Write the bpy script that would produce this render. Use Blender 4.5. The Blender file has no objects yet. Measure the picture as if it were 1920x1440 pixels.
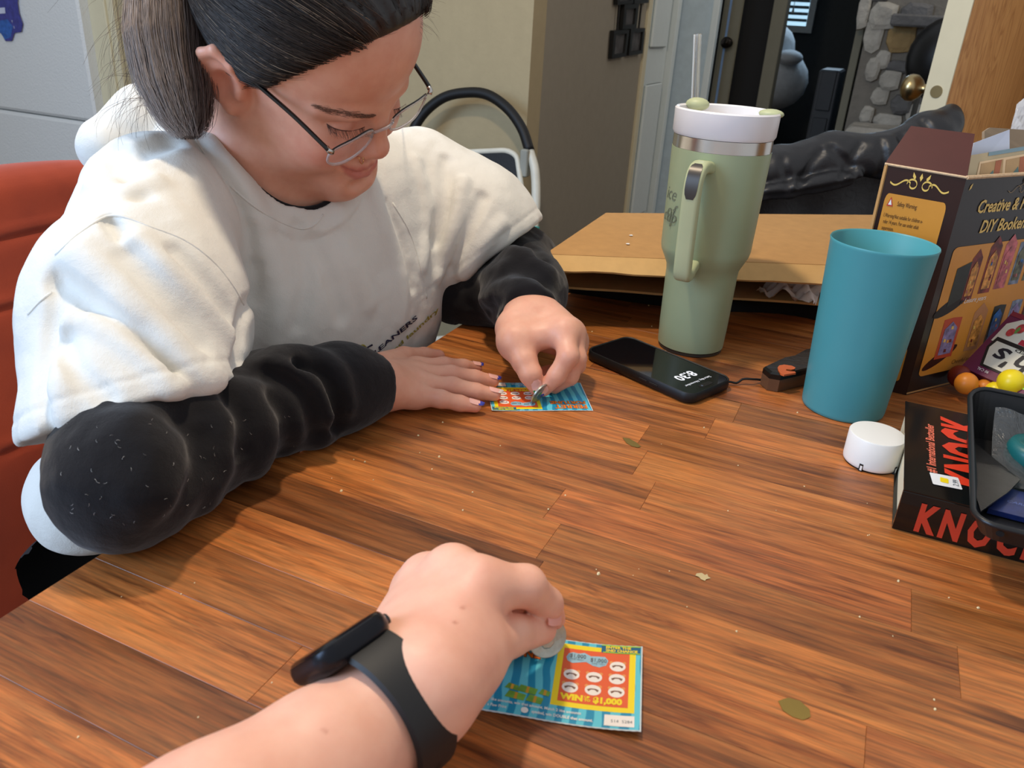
import bpy, math, random
import numpy as np
from mathutils import Vector, Matrix

SC = bpy.context.scene
COL = SC.collection
TZ = 0.75                      # table top height

# ---------------------------------------------------------------- camera
F_PX = 1485.0
PITCH, ROLL, YAW = math.radians(25.0), math.radians(3.45), math.radians(-23.4)
CAM = np.array([0.0, 0.0, TZ + 0.35])
_fw = np.array([math.sin(YAW), math.cos(YAW), 0.0])
_rt = np.array([math.cos(YAW), -math.sin(YAW), 0.0])
_up = np.array([0.0, 0.0, 1.0])
AX_W = _fw*math.cos(PITCH) - _up*math.sin(PITCH)
_u = _fw*math.sin(PITCH) + _up*math.cos(PITCH)
AX_R = _rt*math.cos(ROLL) + _u*math.sin(ROLL)
AX_U = -_rt*math.sin(ROLL) + _u*math.cos(ROLL)

cam_data = bpy.data.cameras.new('camera')
cam_data.sensor_fit = 'HORIZONTAL'
cam_data.sensor_width = 36.0
cam_data.lens = F_PX/1920*36
cam_data.clip_start = 0.02
cam_data.dof.use_dof = True
cam_data.dof.focus_distance = 0.80
cam_data.dof.aperture_fstop = 15.0
cam = bpy.data.objects.new('camera', cam_data)
COL.objects.link(cam)
cam.matrix_world = Matrix(((AX_R[0], AX_U[0], -AX_W[0], CAM[0]),
                           (AX_R[1], AX_U[1], -AX_W[1], CAM[1]),
                           (AX_R[2], AX_U[2], -AX_W[2], CAM[2]), (0, 0, 0, 1)))
SC.camera = cam

# ---------------------------------------------------------------- light
world = bpy.data.worlds.new('room_ambient')
SC.world = world
world.use_nodes = True
_bg = world.node_tree.nodes['Background']
_bg.inputs[0].default_value = (0.90, 0.92, 0.97, 1)
_bg.inputs[1].default_value = 0.50


def add_light(name, kind, loc, energy, color, size=None, target=None, spot=None):
    d = bpy.data.lights.new(name, kind)
    d.energy = energy
    d.color = color
    if kind == 'AREA':
        d.shape = 'RECTANGLE'
        d.size, d.size_y = size
    elif kind in ('POINT', 'SPOT'):
        d.shadow_soft_size = size
    o = bpy.data.objects.new(name, d)
    COL.objects.link(o)
    o.location = loc
    if target is not None:
        v = Vector(target) - Vector(loc)
        o.rotation_euler = v.to_track_quat('-Z', 'Y').to_euler()
    return o


# warm ceiling lamp hanging above the seated woman, cool daylight from a window on the left
add_light('ceiling_lamp', 'POINT', (-0.50, 0.62, TZ + 1.22), 31.0, (1.0, 0.83, 0.62), 0.045)
add_light('window_daylight', 'AREA', (-1.75, -1.15, 1.75), 48.0, (0.46, 0.68, 1.0), (1.3, 1.2),
          target=(-0.6, 0.5, 0.9))
add_light('bedroom_daylight', 'AREA', (-0.55, 6.6, 1.7), 6.0, (0.6, 0.8, 1.0), (0.6, 0.7), target=(-0.5, 4.0, 0.8))
add_light('entry_fill_light', 'POINT', (0.9, 4.3, 2.2), 16.0, (1.0, 0.9, 0.75), 0.1)  # unseen fill added to brighten the oak door and entry

SC.view_settings.view_transform = 'Standard'
SC.view_settings.look = 'None'
SC.view_settings.gamma = 1.0
SC.view_settings.use_curve_mapping = False
SC.view_settings.exposure = 0.35


# ---------------------------------------------------------------- measuring helpers
def ray(px, py):
    return AX_R*((px - 960)/F_PX) - AX_U*((py - 720)/F_PX) + AX_W


def W(px, py, t):
    """world point seen at a photo position, t metres along the optical axis"""
    return ray(px, py)*t + CAM


def T(px, py, z=0.0):
    """world point at height z over the table top"""
    d = ray(px, py)
    return d*((TZ + z - CAM[2])/d[2]) + CAM


def onx(px, py, x):
    d = ray(px, py)
    return d*((x - CAM[0])/d[0]) + CAM


def ony(px, py, y):
    d = ray(px, py)
    return d*((y - CAM[1])/d[1]) + CAM


def rest(p, r):
    """a point that would sink into the table slides along its sight line until it rests on it"""
    p = np.asarray(p, float)
    if p[2] >= TZ + r:
        return p
    d = p - CAM
    return CAM + d*((TZ + r - CAM[2])/d[2])


def depth(p):
    return float((np.asarray(p) - CAM) @ AX_W)


def pxm(n, t):
    return n*t/F_PX


# ---------------------------------------------------------------- materials
def lin(c):
    out = []
    for v in c[:3]:
        v = v/255.0
        out.append(v/12.92 if v <= 0.04045 else ((v + 0.055)/1.055)**2.4)
    return (*out, 1.0)


class NT:
    def __init__(self, name):
        self.m = bpy.data.materials.new(name)
        self.m.use_nodes = True
        self.t = self.m.node_tree
        self.p = self.t.nodes['Principled BSDF']

    def n(self, kind, **kw):
        x = self.t.nodes.new(kind)
        for k, v in kw.items():
            setattr(x, k, v)
        return x

    def l(self, a, b):
        self.t.links.new(a, b)

    def noise(self, vec, scale, detail=4, rough=0.55, dist=0.0):
        x = self.n('ShaderNodeTexNoise')
        x.inputs['Scale'].default_value = scale
        x.inputs['Detail'].default_value = detail
        x.inputs['Roughness'].default_value = rough
        x.inputs['Distortion'].default_value = dist
        if vec is not None:
            self.l(vec, x.inputs['Vector'])
        return x

    def ramp(self, fac, stops, interp='LINEAR'):
        x = self.n('ShaderNodeValToRGB')
        cr = x.color_ramp
        cr.interpolation = interp
        while len(cr.elements) < len(stops):
            cr.elements.new(0.5)
        for e, (pos, c) in zip(cr.elements, stops):
            e.position = pos
            e.color = c if len(c) == 4 else (*c, 1)
        self.l(fac, x.inputs[0])
        return x

    def mix(self, fac, a, b, mode='MIX'):
        x = self.n('ShaderNodeMix', data_type='RGBA', blend_type=mode)
        for s, v in ((x.inputs[0], fac), (x.inputs[6], a), (x.inputs[7], b)):
            if hasattr(v, 'is_linked') or isinstance(v, bpy.types.NodeSocket):
                self.l(v, s)
            else:
                s.default_value = v
        return x.outputs[2]

    def math(self, op, a, b=0.0, clamp=False):
        x = self.n('ShaderNodeMath', operation=op, use_clamp=clamp)
        for s, v in ((x.inputs[0], a), (x.inputs[1], b)):
            if isinstance(v, bpy.types.NodeSocket):
                self.l(v, s)
            else:
                s.default_value = v
        return x.outputs[0]

    def bump(self, h, strength, dist):
        x = self.n('ShaderNodeBump')
        x.inputs['Strength'].default_value = strength
        x.inputs['Distance'].default_value = dist
        self.l(h, x.inputs['Height'])
        self.l(x.outputs[0], self.p.inputs['Normal'])
        return x

    def objvec(self, scale=(1, 1, 1), coord='Object'):
        tc = self.n('ShaderNodeTexCoord')
        mp = self.n('ShaderNodeMapping')
        mp.inputs['Scale'].default_value = scale
        self.l(tc.outputs[coord], mp.inputs['Vector'])
        return mp.outputs[0]


def mat(name, rgb, rough=0.5, metal=0.0, var=0.06, nscale=30.0, bump=0.0, bscale=200.0, bdist=0.0005,
        spec=0.5, coat=0.0, sheen=0.0, trans=0.0, alpha=1.0, emit=None, estr=1.0, ior=1.45):
    k = NT(name)
    p = k.p
    c = lin(rgb)
    v = k.objvec()
    nz = k.noise(v, nscale)
    a = tuple(x*(1 - var) for x in c[:3]) + (1,)
    b = tuple(min(1, x*(1 + var)) for x in c[:3]) + (1,)
    r = k.ramp(nz.outputs[0], [(0.3, a), (0.7, b)])
    k.l(r.outputs[0], p.inputs['Base Color'])
    p.inputs['Roughness'].default_value = rough
    p.inputs['Metallic'].default_value = metal
    p.inputs['Specular IOR Level'].default_value = spec
    p.inputs['Coat Weight'].default_value = coat
    p.inputs['Coat Roughness'].default_value = 0.1
    p.inputs['Sheen Weight'].default_value = sheen
    p.inputs['Transmission Weight'].default_value = trans
    p.inputs['Alpha'].default_value = alpha
    p.inputs['IOR'].default_value = ior
    if emit is not None:
        p.inputs['Emission Color'].default_value = lin(emit)
        p.inputs['Emission Strength'].default_value = estr
    if bump:
        b2 = k.noise(v, bscale, 3)
        k.bump(b2.outputs[0], bump, bdist)
    return k.m


# ---------------------------------------------------------------- objects
def link(name, verts, faces, material=None, parent=None, smooth=False):
    me = bpy.data.meshes.new(name)
    me.from_pydata([tuple(map(float, v)) for v in verts], [], [tuple(map(int, f)) for f in faces])
    me.update()
    if smooth:
        me.polygons.foreach_set('use_smooth', [True]*len(me.polygons))
    o = bpy.data.objects.new(name, me)
    COL.objects.link(o)
    if material is not None:
        me.materials.append(material)
    if parent is not None:
        o.parent = parent
    return o


def tag(o, label=None, cat=None, group=None, kind=None):
    if label:
        o['label'] = label
    if cat:
        o['category'] = cat
    if group:
        o['group'] = group
    if kind:
        o['kind'] = kind
    return o


def thing(name, label, cat, loc=(0, 0, 0), rz=0.0, group=None):
    o = bpy.data.objects.new(name, None)
    o.empty_display_size = 0.02
    COL.objects.link(o)
    o.location = tuple(map(float, loc))
    o.rotation_euler = (0, 0, rz)
    return tag(o, label, cat, group)


def dup(root, loc=None, rz=None, label=None):
    r = root.copy()
    COL.objects.link(r)
    if loc is not None:
        r.location = tuple(map(float, loc))
    if rz is not None:
        r.rotation_euler = (0, 0, rz)
    if label:
        r['label'] = label
    for ch in list(root.children):
        c = ch.copy()
        COL.objects.link(c)
        c.parent = r
        for g in list(ch.children):
            d = g.copy()
            COL.objects.link(d)
            d.parent = c
    return r


class MB:
    """collects shapes, links them as one mesh"""
    def __init__(self):
        self.v, self.f = [], []

    def add(self, vs, fs):
        n = len(self.v)
        self.v += [tuple(map(float, v)) for v in vs]
        self.f += [tuple(n + i for i in f) for f in fs]
        return self

    def box(self, lo, hi, bev=0.0):
        (x0, y0, z0), (x1, y1, z1) = lo, hi
        if bev <= 0:
            vs = [(x0, y0, z0), (x1, y0, z0), (x1, y1, z0), (x0, y1, z0), (x0, y0, z1), (x1, y0, z1), (x1, y1, z1), (x0, y1, z1)]
            return self.add(vs, [(0, 3, 2, 1), (4, 5, 6, 7), (0, 1, 5, 4), (1, 2, 6, 5), (2, 3, 7, 6), (3, 0, 4, 7)])
        b = bev
        rings = [(z0, b), (z0 + b, 0), (z1 - b, 0), (z1, b)]
        vs = []
        for z, q in rings:
            c = b if q == 0 else b + q*0.5
            X0, X1, Y0, Y1 = x0 + q, x1 - q, y0 + q, y1 - q
            e = b*0.7
            vs += [(X0 + e, Y0, z), (X1 - e, Y0, z), (X1, Y0 + e, z), (X1, Y1 - e, z), (X1 - e, Y1, z), (X0 + e, Y1, z), (X0, Y1 - e, z), (X0, Y0 + e, z)]
        fs = [tuple(range(7, -1, -1)), tuple(range(24, 32))]
        for k in range(3):
            for i in range(8):
                j = (i + 1) % 8
                fs.append((k*8 + i, k*8 + j, k*8 + 8 + j, k*8 + 8 + i))
        return self.add(vs, fs)

    def lathe(self, prof, seg=48, c=(0, 0, 0), cap=True):
        n = len(prof)
        vs, fs = [], []
        for r, z in prof:
            for i in range(seg):
                a = 2*math.pi*i/seg
                vs.append((c[0] + r*math.cos(a), c[1] + r*math.sin(a), c[2] + z))
        for k in range(n - 1):
            for i in range(seg):
                j = (i + 1) % seg
                fs.append((k*seg + i, k*seg + j, (k + 1)*seg + j, (k + 1)*seg + i))
        if cap:
            if prof[0][0] > 1e-5:
                fs.append(tuple(range(seg - 1, -1, -1)))
            if prof[-1][0] > 1e-5:
                fs.append(tuple(range((n - 1)*seg, n*seg)))
        return self.add(vs, fs)

    def tube(self, pts, r, seg=8, cap=True, flat=1.0, upv=(0, 0, 1)):
        pts = [np.asarray(p, float) for p in pts]
        n = len(pts)
        rs = r if hasattr(r, '__len__') else [r]*n
        vs, fs = [], []
        prev = None
        for k in range(n):
            a = pts[max(0, k - 1)]
            b = pts[min(n - 1, k + 1)]
            d = b - a
            d = d/(np.linalg.norm(d) + 1e-12)
            if prev is None:
                up = np.asarray(upv, float)
                if abs(d @ up) > 0.95:
                    up = np.array([1.0, 0, 0])
                s = np.cross(d, up)
            else:
                s = prev - d*(prev @ d)
            s = s/(np.linalg.norm(s) + 1e-12)
            prev = s
            u = np.cross(s, d)
            for i in range(seg):
                t = 2*math.pi*i/seg
                vs.append(pts[k] + (s*math.cos(t) + u*math.sin(t)*flat)*rs[k])
        for k in range(n - 1):
            for i in range(seg):
                j = (i + 1) % seg
                fs.append((k*seg + i, (k + 1)*seg + i, (k + 1)*seg + j, k*seg + j))
        if cap:
            fs.append(tuple(range(seg)))
            fs.append(tuple(range(n*seg - 1, (n - 1)*seg - 1, -1)))
        return self.add(vs, fs)

    def prism(self, poly, z0, z1):
        n = len(poly)
        vs = [(x, y, z0) for x, y in poly] + [(x, y, z1) for x, y in poly]
        fs = [tuple(range(n - 1, -1, -1)), tuple(range(n, 2*n))]
        for i in range(n):
            j = (i + 1) % n
            fs.append((i, j, n + j, n + i))
        return self.add(vs, fs)

    def map(self, fn):
        self.v = [tuple(map(float, fn(v))) for v in self.v]
        return self

    def build(self, name, material, parent=None, smooth=False, angle=None):
        o = link(name, self.v, self.f, material, parent, smooth)
        if angle is not None:
            try:
                o.data.set_sharp_from_angle(angle=math.radians(angle))
            except Exception:
                pass
        return o


def rrect(w, h, r, n=5, cx=0.0, cy=0.0):
    out = []
    for sx, sy, a0 in ((1, 1, 0), (-1, 1, 90), (-1, -1, 180), (1, -1, 270)):
        for i in range(n + 1):
            a = math.radians(a0 + 90*i/n)
            out.append((cx + sx*(w/2 - r) + r*math.cos(a), cy + sy*(h/2 - r) + r*math.sin(a)))
    return out


def ellipse(cx, cy, rx, ry, n=20):
    return [(cx + rx*math.cos(2*math.pi*i/n), cy + ry*math.sin(2*math.pi*i/n)) for i in range(n)]


def spline(pts, n=8):
    """Catmull-Rom through points"""
    P = [np.asarray(p, float) for p in pts]
    P = [2*P[0] - P[1]] + P + [2*P[-1] - P[-2]]
    out = []
    for i in range(1, len(P) - 2):
        for k in range(n):
            t = k/n
            a, b, c, d = P[i - 1], P[i], P[i + 1], P[i + 2]
            out.append(0.5*((2*b) + (c - a)*t + (2*a - 5*b + 4*c - d)*t*t + (3*b - a - 3*c + d)*t**3))
    out.append(P[-2])
    return out


def text2d(s, size, bold=0.0, shear=0.0, align='LEFT', xscale=1.0, spacing=1.0):
    """flat lettering mesh: vertices (x, y), faces"""
    cu = bpy.data.curves.new('lettering', 'FONT')
    cu.body = s
    cu.size = size
    cu.offset = bold
    cu.shear = shear
    cu.align_x = align
    cu.space_character = spacing
    cu.resolution_u = 2
    o = bpy.data.objects.new('lettering', cu)
    COL.objects.link(o)
    dg = bpy.context.evaluated_depsgraph_get()
    dg.update()
    me = bpy.data.meshes.new_from_object(o.evaluated_get(dg))
    v = [(p.co.x*xscale, p.co.y) for p in me.vertices]
    f = [tuple(p.vertices) for p in me.polygons]
    bpy.data.objects.remove(o)
    bpy.data.curves.remove(cu)
    bpy.data.meshes.remove(me)
    return v, f


class Sheet:
    """a printed face: maps flat print (u, v, lift) to world and links it as a part"""
    def __init__(self, fn, parent):
        self.fn, self.parent = fn, parent

    def poly(self, name, pts, material, lift=0.0002):
        return link(name, [self.fn(u, v, lift) for u, v in pts], [tuple(range(len(pts)))], material, self.parent)

    def polys(self, name, plist, material, lift=0.0002):
        m = MB()
        for pts in plist:
            m.add([self.fn(u, v, lift) for u, v in pts], [tuple(range(len(pts)))])
        return m.build(name, material, self.parent)

    def text(self, name, s, u, v, size, material, lift=0.0004, rot=0.0, **kw):
        vs, fs = text2d(s, size, **kw)
        c, sn = math.cos(rot), math.sin(rot)
        return link(name, [self.fn(u + x*c - y*sn, v + x*sn + y*c, lift) for x, y in vs], fs, material, self.parent)

    def line(self, name, pts, w, material, lift=0.0003):
        P = [np.asarray(p, float) for p in pts]
        vs, fs = [], []
        for i, p in enumerate(P):
            d = P[min(i + 1, len(P) - 1)] - P[max(i - 1, 0)]
            d = d/(np.linalg.norm(d) + 1e-12)
            n = np.array([-d[1], d[0]])*w/2
            vs += [p + n, p - n]
        for i in range(len(P) - 1):
            fs.append((2*i, 2*i + 1, 2*i + 3, 2*i + 2))
        return link(name, [self.fn(x, y, lift) for x, y in vs], fs, material, self.parent)


def quadsheet(p00, p10, p11, p01, parent):
    """bilinear face through four world corners, u and v in 0..1; print floats off it along the normal"""
    A, B, C, D = [np.asarray(p, float) for p in (p00, p10, p11, p01)]
    nrm = np.cross(B - A, D - A)
    nrm = nrm/np.linalg.norm(nrm)

    def fn(u, v, lift):
        return A*(1 - u)*(1 - v) + B*u*(1 - v) + C*u*v + D*(1 - u)*v + nrm*lift
    return Sheet(fn, parent)


def rnd(a, b):
    return random.uniform(a, b)


random.seed(7)
# ================================================================ SETTING
M = {}
M['tan_wall'] = mat('tan wall paint', (176, 160, 126), 0.85, bump=0.35, bscale=90, bdist=0.002, var=0.03)
M['grey_wall'] = mat('grey wall paint', (150, 142, 126), 0.85, bump=0.3, bscale=90, bdist=0.002, var=0.03)
M['trim_cream'] = mat('cream trim paint', (214, 204, 172), 0.5, var=0.02)
M['trim_white'] = mat('white door paint', (214, 222, 220), 0.45, var=0.02)
M['floor'] = mat('floor boards', (88, 66, 48), 0.6, var=0.2, nscale=6)
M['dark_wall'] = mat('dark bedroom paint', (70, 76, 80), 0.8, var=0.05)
M['jamb'] = mat('grey green jamb paint', (120, 116, 98), 0.7, var=0.03)
M['door_dark'] = mat('dark door paint', (52, 50, 44), 0.5)
M['metal_dark'] = mat('dark bronze', (40, 36, 32), 0.35, metal=0.9)
M['brass'] = mat('aged brass', (168, 150, 110), 0.28, metal=1.0)


def wall(name, p0, p1, z0, z1, thick, material):
    """upright slab from p0 to p1 (plan), thickness behind the visible face (left-hand side of p0->p1)"""
    a, b = np.array(p0, float), np.array(p1, float)
    d = (b - a)/np.linalg.norm(b - a)
    n = np.array([-d[1], d[0]])*thick
    m = MB().prism([tuple(a), tuple(b), tuple(b + n), tuple(a + n)], z0, z1)
    return tag(m.build(name, material), kind='structure')


YW, XG = 2.35, -1.02
fl = MB().box((-4.0, -2.0, -0.05), (2.6, 8.2, 0.0)).build('floor', M['floor'])
tag(fl, kind='structure')
YR = 2.27
XR = ony(163, 120, YR)[0]
wall('wall_back', (XR + 0.006, YW), (XG, YW), 0, 2.5, 0.10, M['tan_wall'])
wall('wall_side', (XG, YW + 0.1005), (XG, 3.52), 0, 2.5, 0.09, M['grey_wall'])
wall('wall_left', (-3.95, -2.0), (-3.95, 2.3), 0, 2.5, 0.05, M['tan_wall'])

# casing on the tan wall behind the refrigerator
tr = MB()
xa, xb = ony(150, 100, YW)[0], ony(232, 100, YW)[0]
tr.box((XR + 0.012, YW - 0.022, 0), (xb, YW - 0.001, 2.2), 0.004)
tr.box((ony(190, 100, YW)[0], YW - 0.034, 0), (ony(222, 100, YW)[0], YW - 0.02, 2.2), 0.004)
tag(tr.build('trim_1', M['trim_cream']), kind='structure')

# cream edge strip, panelled white door on the side wall, white leaf across the passage
y0 = 3.52
strip = MB().box((XG - 0.08, y0, 0), (XG + 0.012, y0 + 0.05, 2.3), 0.003)
tag(strip.build('trim_2', M['trim_cream']), kind='structure')
ydoor1 = onx(1243, 150, XG)[1]
d = thing('door_1', None, None)
d['kind'] = 'structure'
MB().box((XG - 0.05, y0 + 0.051, 0.01), (XG, ydoor1, 2.1)).build('door_leaf', M['trim_white'], d)
for za, zb in ((0.25, 0.85), (1.0, 1.75)):
    MB().box((XG, y0 + 0.10, za), (XG + 0.014, ydoor1 - 0.06, zb), 0.006).build('raised_panel', M['trim_white'], d)
tag(MB().box((XG - 0.05, ydoor1 + 0.001, 0), (XG + 0.03, ydoor1 + 0.06, 2.3), 0.004).build('trim_3', M['trim_white']), kind='structure')

yp = ydoor1 + 0.10
xl, xr = ony(1243, 120, yp)[0], ony(1334, 120, yp)[0]
d = thing('door_2', None, None)
d['kind'] = 'structure'
MB().box((xl, yp, 0.01), (xr, yp + 0.04, 2.2)).build('door_leaf', mat('blue white paint', (190, 206, 214), 0.4), d)
MB().box((xr - 0.03, yp - 0.012, 0.01), (xr, yp - 0.0005, 2.2), 0.004).build('edge_stile', M['trim_white'], d)

yq = yp + 0.25
xa, xb, xc = ony(1341, 120, yq)[0], ony(1374, 120, yq)[0], ony(1432, 120, yq)[0]
d = thing('door_3', None, None)
d['kind'] = 'structure'
MB().box((xa, yq, 0.01), (xb, yq + 0.04, 2.2)).build('door_leaf', M['jamb'], d)
e = ony(1356, 100, yq)
MB().box((e[0] - 0.004, yq - 0.006, 0.01), (e[0] + 0.006, yq - 0.0005, 2.2)).build('painted_edge_light', mat('painted blue edge light', (120, 150, 190), 0.3), d)  # blue light along the door edge, put into the strip's colour
k = ony(1366, 80, yq)
MB().lathe([(0.0, 0), (0.022, 0.002), (0.022, 0.008), (0.009, 0.012), (0.009, 0.035), (0.022, 0.042), (0.027, 0.056), (0.02, 0.07), (0, 0.074)], 20).map(
    lambda v: (k[0] + v[0], yq - v[2], k[2] + v[1])).build('door_knob', M['metal_dark'], d, True)
yj = yq + 0.2
tag(MB().box((ony(1366, 120, yj + 0.02)[0], yj + 0.02, 0), (ony(1433, 120, yj + 0.02)[0], yj + 0.08, 2.3)).build('passage_dark_slab', mat('painted passage dark', (20, 19, 18), 0.8)), kind='structure')  # black slab put in for the unlit gap beside the jamb
xj0, xj1 = ony(1431, 120, yj)[0], ony(1456, 120, yj)[0]
tag(MB().box((xj0, yj, 0), (xj1, yj + 0.12, 2.3), 0.004).build('trim_4', M['jamb']), kind='structure')
xk0, xk1 = ony(1585, 150, yj)[0], ony(1600, 150, yj)[0]
tag(MB().box((xk0, yj, 0), (xk1, yj + 0.14, 2.3), 0.004).build('trim_5', M['jamb']), kind='structure')

# bedroom beyond
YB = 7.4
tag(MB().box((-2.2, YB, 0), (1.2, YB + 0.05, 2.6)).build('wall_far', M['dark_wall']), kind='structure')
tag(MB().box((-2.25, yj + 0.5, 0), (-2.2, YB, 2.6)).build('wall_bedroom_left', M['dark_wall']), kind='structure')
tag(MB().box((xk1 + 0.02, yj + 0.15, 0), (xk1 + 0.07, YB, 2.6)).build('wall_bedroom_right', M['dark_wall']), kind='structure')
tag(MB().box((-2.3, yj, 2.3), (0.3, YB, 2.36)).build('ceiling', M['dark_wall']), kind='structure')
w = thing('window_1', None, None)
w['kind'] = 'structure'
wl, wr = ony(1453, 30, YB)[0], ony(1516, 30, YB)[0]
wb = ony(1490, 48, YB)[2]
wl -= 0.35
wt = wb + 0.75
mwf = mat('white window frame', (225, 232, 232), 0.4)
f = MB()
f.box((wl - 0.05, YB - 0.06, wb - 0.05), (wr + 0.05, YB - 0.001, wb))
f.box((wl - 0.05, YB - 0.06, wt), (wr + 0.05, YB - 0.001, wt + 0.05))
f.box((wl - 0.05, YB - 0.06, wb), (wl, YB - 0.001, wt))
f.box((wr, YB - 0.06, wb), (wr + 0.05, YB - 0.001, wt))
f.build('window_frame', mwf, w)
MB().box((wl, YB - 0.012, wb), (wr, YB - 0.006, wt)).build('pane', mat('daylight pane', (200, 225, 240), 0.2, emit=(170, 205, 225), estr=0.9), w)
ms = mat('blind slat', (120, 140, 150), 0.5)
nsl = 15
for i in range(nsl):
    z = wb + 0.03 + i*(wt - wb - 0.04)/nsl
    MB().box((wl + 0.005, YB - 0.045, z), (wr - 0.005, YB - 0.02, z + 0.022)).build('blind_slat', ms, w)
MB().tube([(wr - 0.12, YB - 0.055, wb + 0.7), (wr - 0.12, YB - 0.055, wb + 0.14), (wr - 0.12, YB - 0.055, wb + 0.09)], [0.003, 0.003, 0.014], 6).build('blind_cord', mwf, w)

# bed with pale bedding, dresser
bed = thing('bed', 'bed with pale rumpled bedding in the dark bedroom', 'bed')
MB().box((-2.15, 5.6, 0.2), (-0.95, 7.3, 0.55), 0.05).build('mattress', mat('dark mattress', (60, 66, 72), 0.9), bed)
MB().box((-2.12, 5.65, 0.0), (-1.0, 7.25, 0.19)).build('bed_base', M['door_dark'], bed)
b = MB()
q0, q1, q2 = ony(1465, 85, 6.4), ony(1500, 130, 6.0), ony(1475, 110, 6.1)
vs, fs = [], []
for (c, r) in ((ony(1452, 92, 6.3), (0.14, 0.2, 0.16)), (ony(1480, 108, 6.1), (0.09, 0.12, 0.05)), (ony(1455, 150, 6.25), (0.22, 0.22, 0.20))):
    prof = [(math.cos(a), math.sin(a)) for a in np.linspace(-1.57, 1.57, 9)]
    MBt = MB().lathe([(max(p[0], 0.001), p[1]) for p in prof], 14, cap=False).map(lambda v: (c[0] + v[0]*r[0], c[1] + v[1]*r[1], c[2] + v[2]*r[2]))
    b.add(MBt.v, MBt.f)
b.build('rumpled_bedding', mat('grey white bedding', (218, 224, 228), 0.9, bump=0.5, bscale=12, bdist=0.02), bed, True)
dr = thing('dresser', 'dark dresser standing against the bedroom wall', 'dresser')
p0, p1 = ony(1537, 130, 5.3), ony(1578, 130, 5.3)
p1 = np.array([min(p1[0], xk1 - 0.0), 0, 0])
MB().box((p0[0], 5.3, 0.0), (p1[0], 5.7, p0[2]), 0.01).build('body', mat('dark dresser wood', (58, 62, 66), 0.5), dr)
for z in (0.15, 0.42, 0.68):
    MB().box((p0[0] + 0.02, 5.285, z), (p1[0] - 0.02, 5.2995, z + 0.22), 0.004).build('drawer', mat('drawer front', (52, 56, 60), 0.5), dr)
q = ony(1492, 215, 5.5)
o = MB().lathe([(max(0.001, 0.17*math.cos(a)), 0.06*math.sin(a)) for a in np.linspace(-1.57, 1.57, 9)], 16, cap=False).map(
    lambda v: (q[0] + v[0], 5.2 + v[1]*0.7, 0.062 + v[2])).build('cushion', mat('grey cushion', (110, 118, 122), 0.9), None, True)
tag(o, 'small pale cushion lying on the dark bedroom floor', 'cushion')

# ---- stone fireplace
yf = yq + 0.1
fp = thing('stone_fireplace', 'pale stone fireplace seen through the gap beside the oak door', 'fireplace')
mst = mat('pale field stone', (168, 162, 150), 0.9, var=0.25, nscale=6, bump=0.8, bscale=18, bdist=0.02)
mst2 = mat('tan field stone', (150, 124, 82), 0.9, var=0.2, nscale=8, bump=0.8, bscale=18, bdist=0.02)
mst3 = mat('dark field stone', (96, 94, 92), 0.9, var=0.25, nscale=6, bump=0.8, bscale=18, bdist=0.02)
mmo = mat('mortar', (120, 114, 104), 0.95, var=0.1, nscale=14, bump=0.5, bscale=40, bdist=0.01)
XF0, XF1 = ony(1604, 150, yf)[0], 0.65
MB().box((XF0, yf, 0), (XF1, yf + 0.3, 2.4)).build('mortar_wall', mmo, fp)
stones = [(1655, 30, 60, 60, 0), (1690, 70, 58, 70, 1), (1640, 60, 40, 90, 0), (1655, 112, 30, 40, 0), (1690, 125, 70, 26, 2),
          (1668, 150, 44, 44, 0), (1710, 160, 34, 46, 2), (1650, 180, 36, 40, 0), (1690, 196, 44, 40, 2), (1662, 225, 60, 30, 0), (1716, 214, 40, 44, 0),
          (1740, 140, 40, 30, 0), (1636, 130, 30, 50, 0), (1625, 215, 28, 40, 0), (1720, 25, 66, 44, 2), (1775, 60, 70, 70, 0), (1640, -10, 60, 30, 2), (1760, 180, 40, 60, 0), (1620, 20, 26, 80, 0), (1632, 250, 50, 26, 0), (1700, 250, 60, 24, 0)]
for (px, py, w_, h_, kk) in stones:
    c = ony(px, py, yf)
    s = depth(c)/F_PX
    hw, hh = w_*s/2*0.94, h_*s/2*0.92
    n = 9
    pts = []
    for i in range(n):
        a = 2*math.pi*i/n
        ca, sa = math.cos(a), math.sin(a)
        k_ = 1.0/max(abs(ca), abs(sa))**0.75
        pts.append((c[0] + hw*ca*k_*rnd(0.86, 1.0), c[2] + hh*sa*k_*rnd(0.86, 1.0)))
    m = MB()
    dpt = rnd(0.02, 0.05)
    vs = [(x, yf + 0.01, z) for x, z in pts] + [(c[0] + (x - c[0])*0.93, yf - dpt*0.7, c[2] + (z - c[2])*0.93) for x, z in pts] + [(c[0] + (x - c[0])*0.6, yf - dpt, c[2] + (z - c[2])*0.6) for x, z in pts]
    fs = []
    for r_ in range(2):
        for i in range(n):
            j = (i + 1) % n
            fs.append((r_*n + i, r_*n + j, (r_ + 1)*n + j, (r_ + 1)*n + i))
    fs.append(tuple(range(2*n, 3*n)))
    m.add(vs, fs).build('stone', (mst, mst2, mst3)[kk], fp)
c = ony(1690, 245, yf - 0.3)
MB().box((XF0 + 0.02, yf - 0.35, 0.0), (XF1, yf - 0.06, c[2]), 0.02).build('hearth', mst, fp)
c = ony(1700, 36, yf - 0.1)
MB().box((ony(1672, 36, yf)[0], yf - 0.16, c[2] - 0.03), (XF1, yf - 0.001, c[2] + 0.02), 0.008).build('mantel_slab', mst3, fp)
c0 = ony(1778, 112, yf - 0.30)
blk = MB().lathe([(max(0.001, 0.165*math.cos(a)), 0.165*math.sin(a)) for a in np.linspace(-1.3, 1.57, 12)], 24, cap=False).map(
    lambda v: (c0[0] + v[0], c0[1] + v[1]*0.7, c0[2] + v[2]*1.05))
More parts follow.
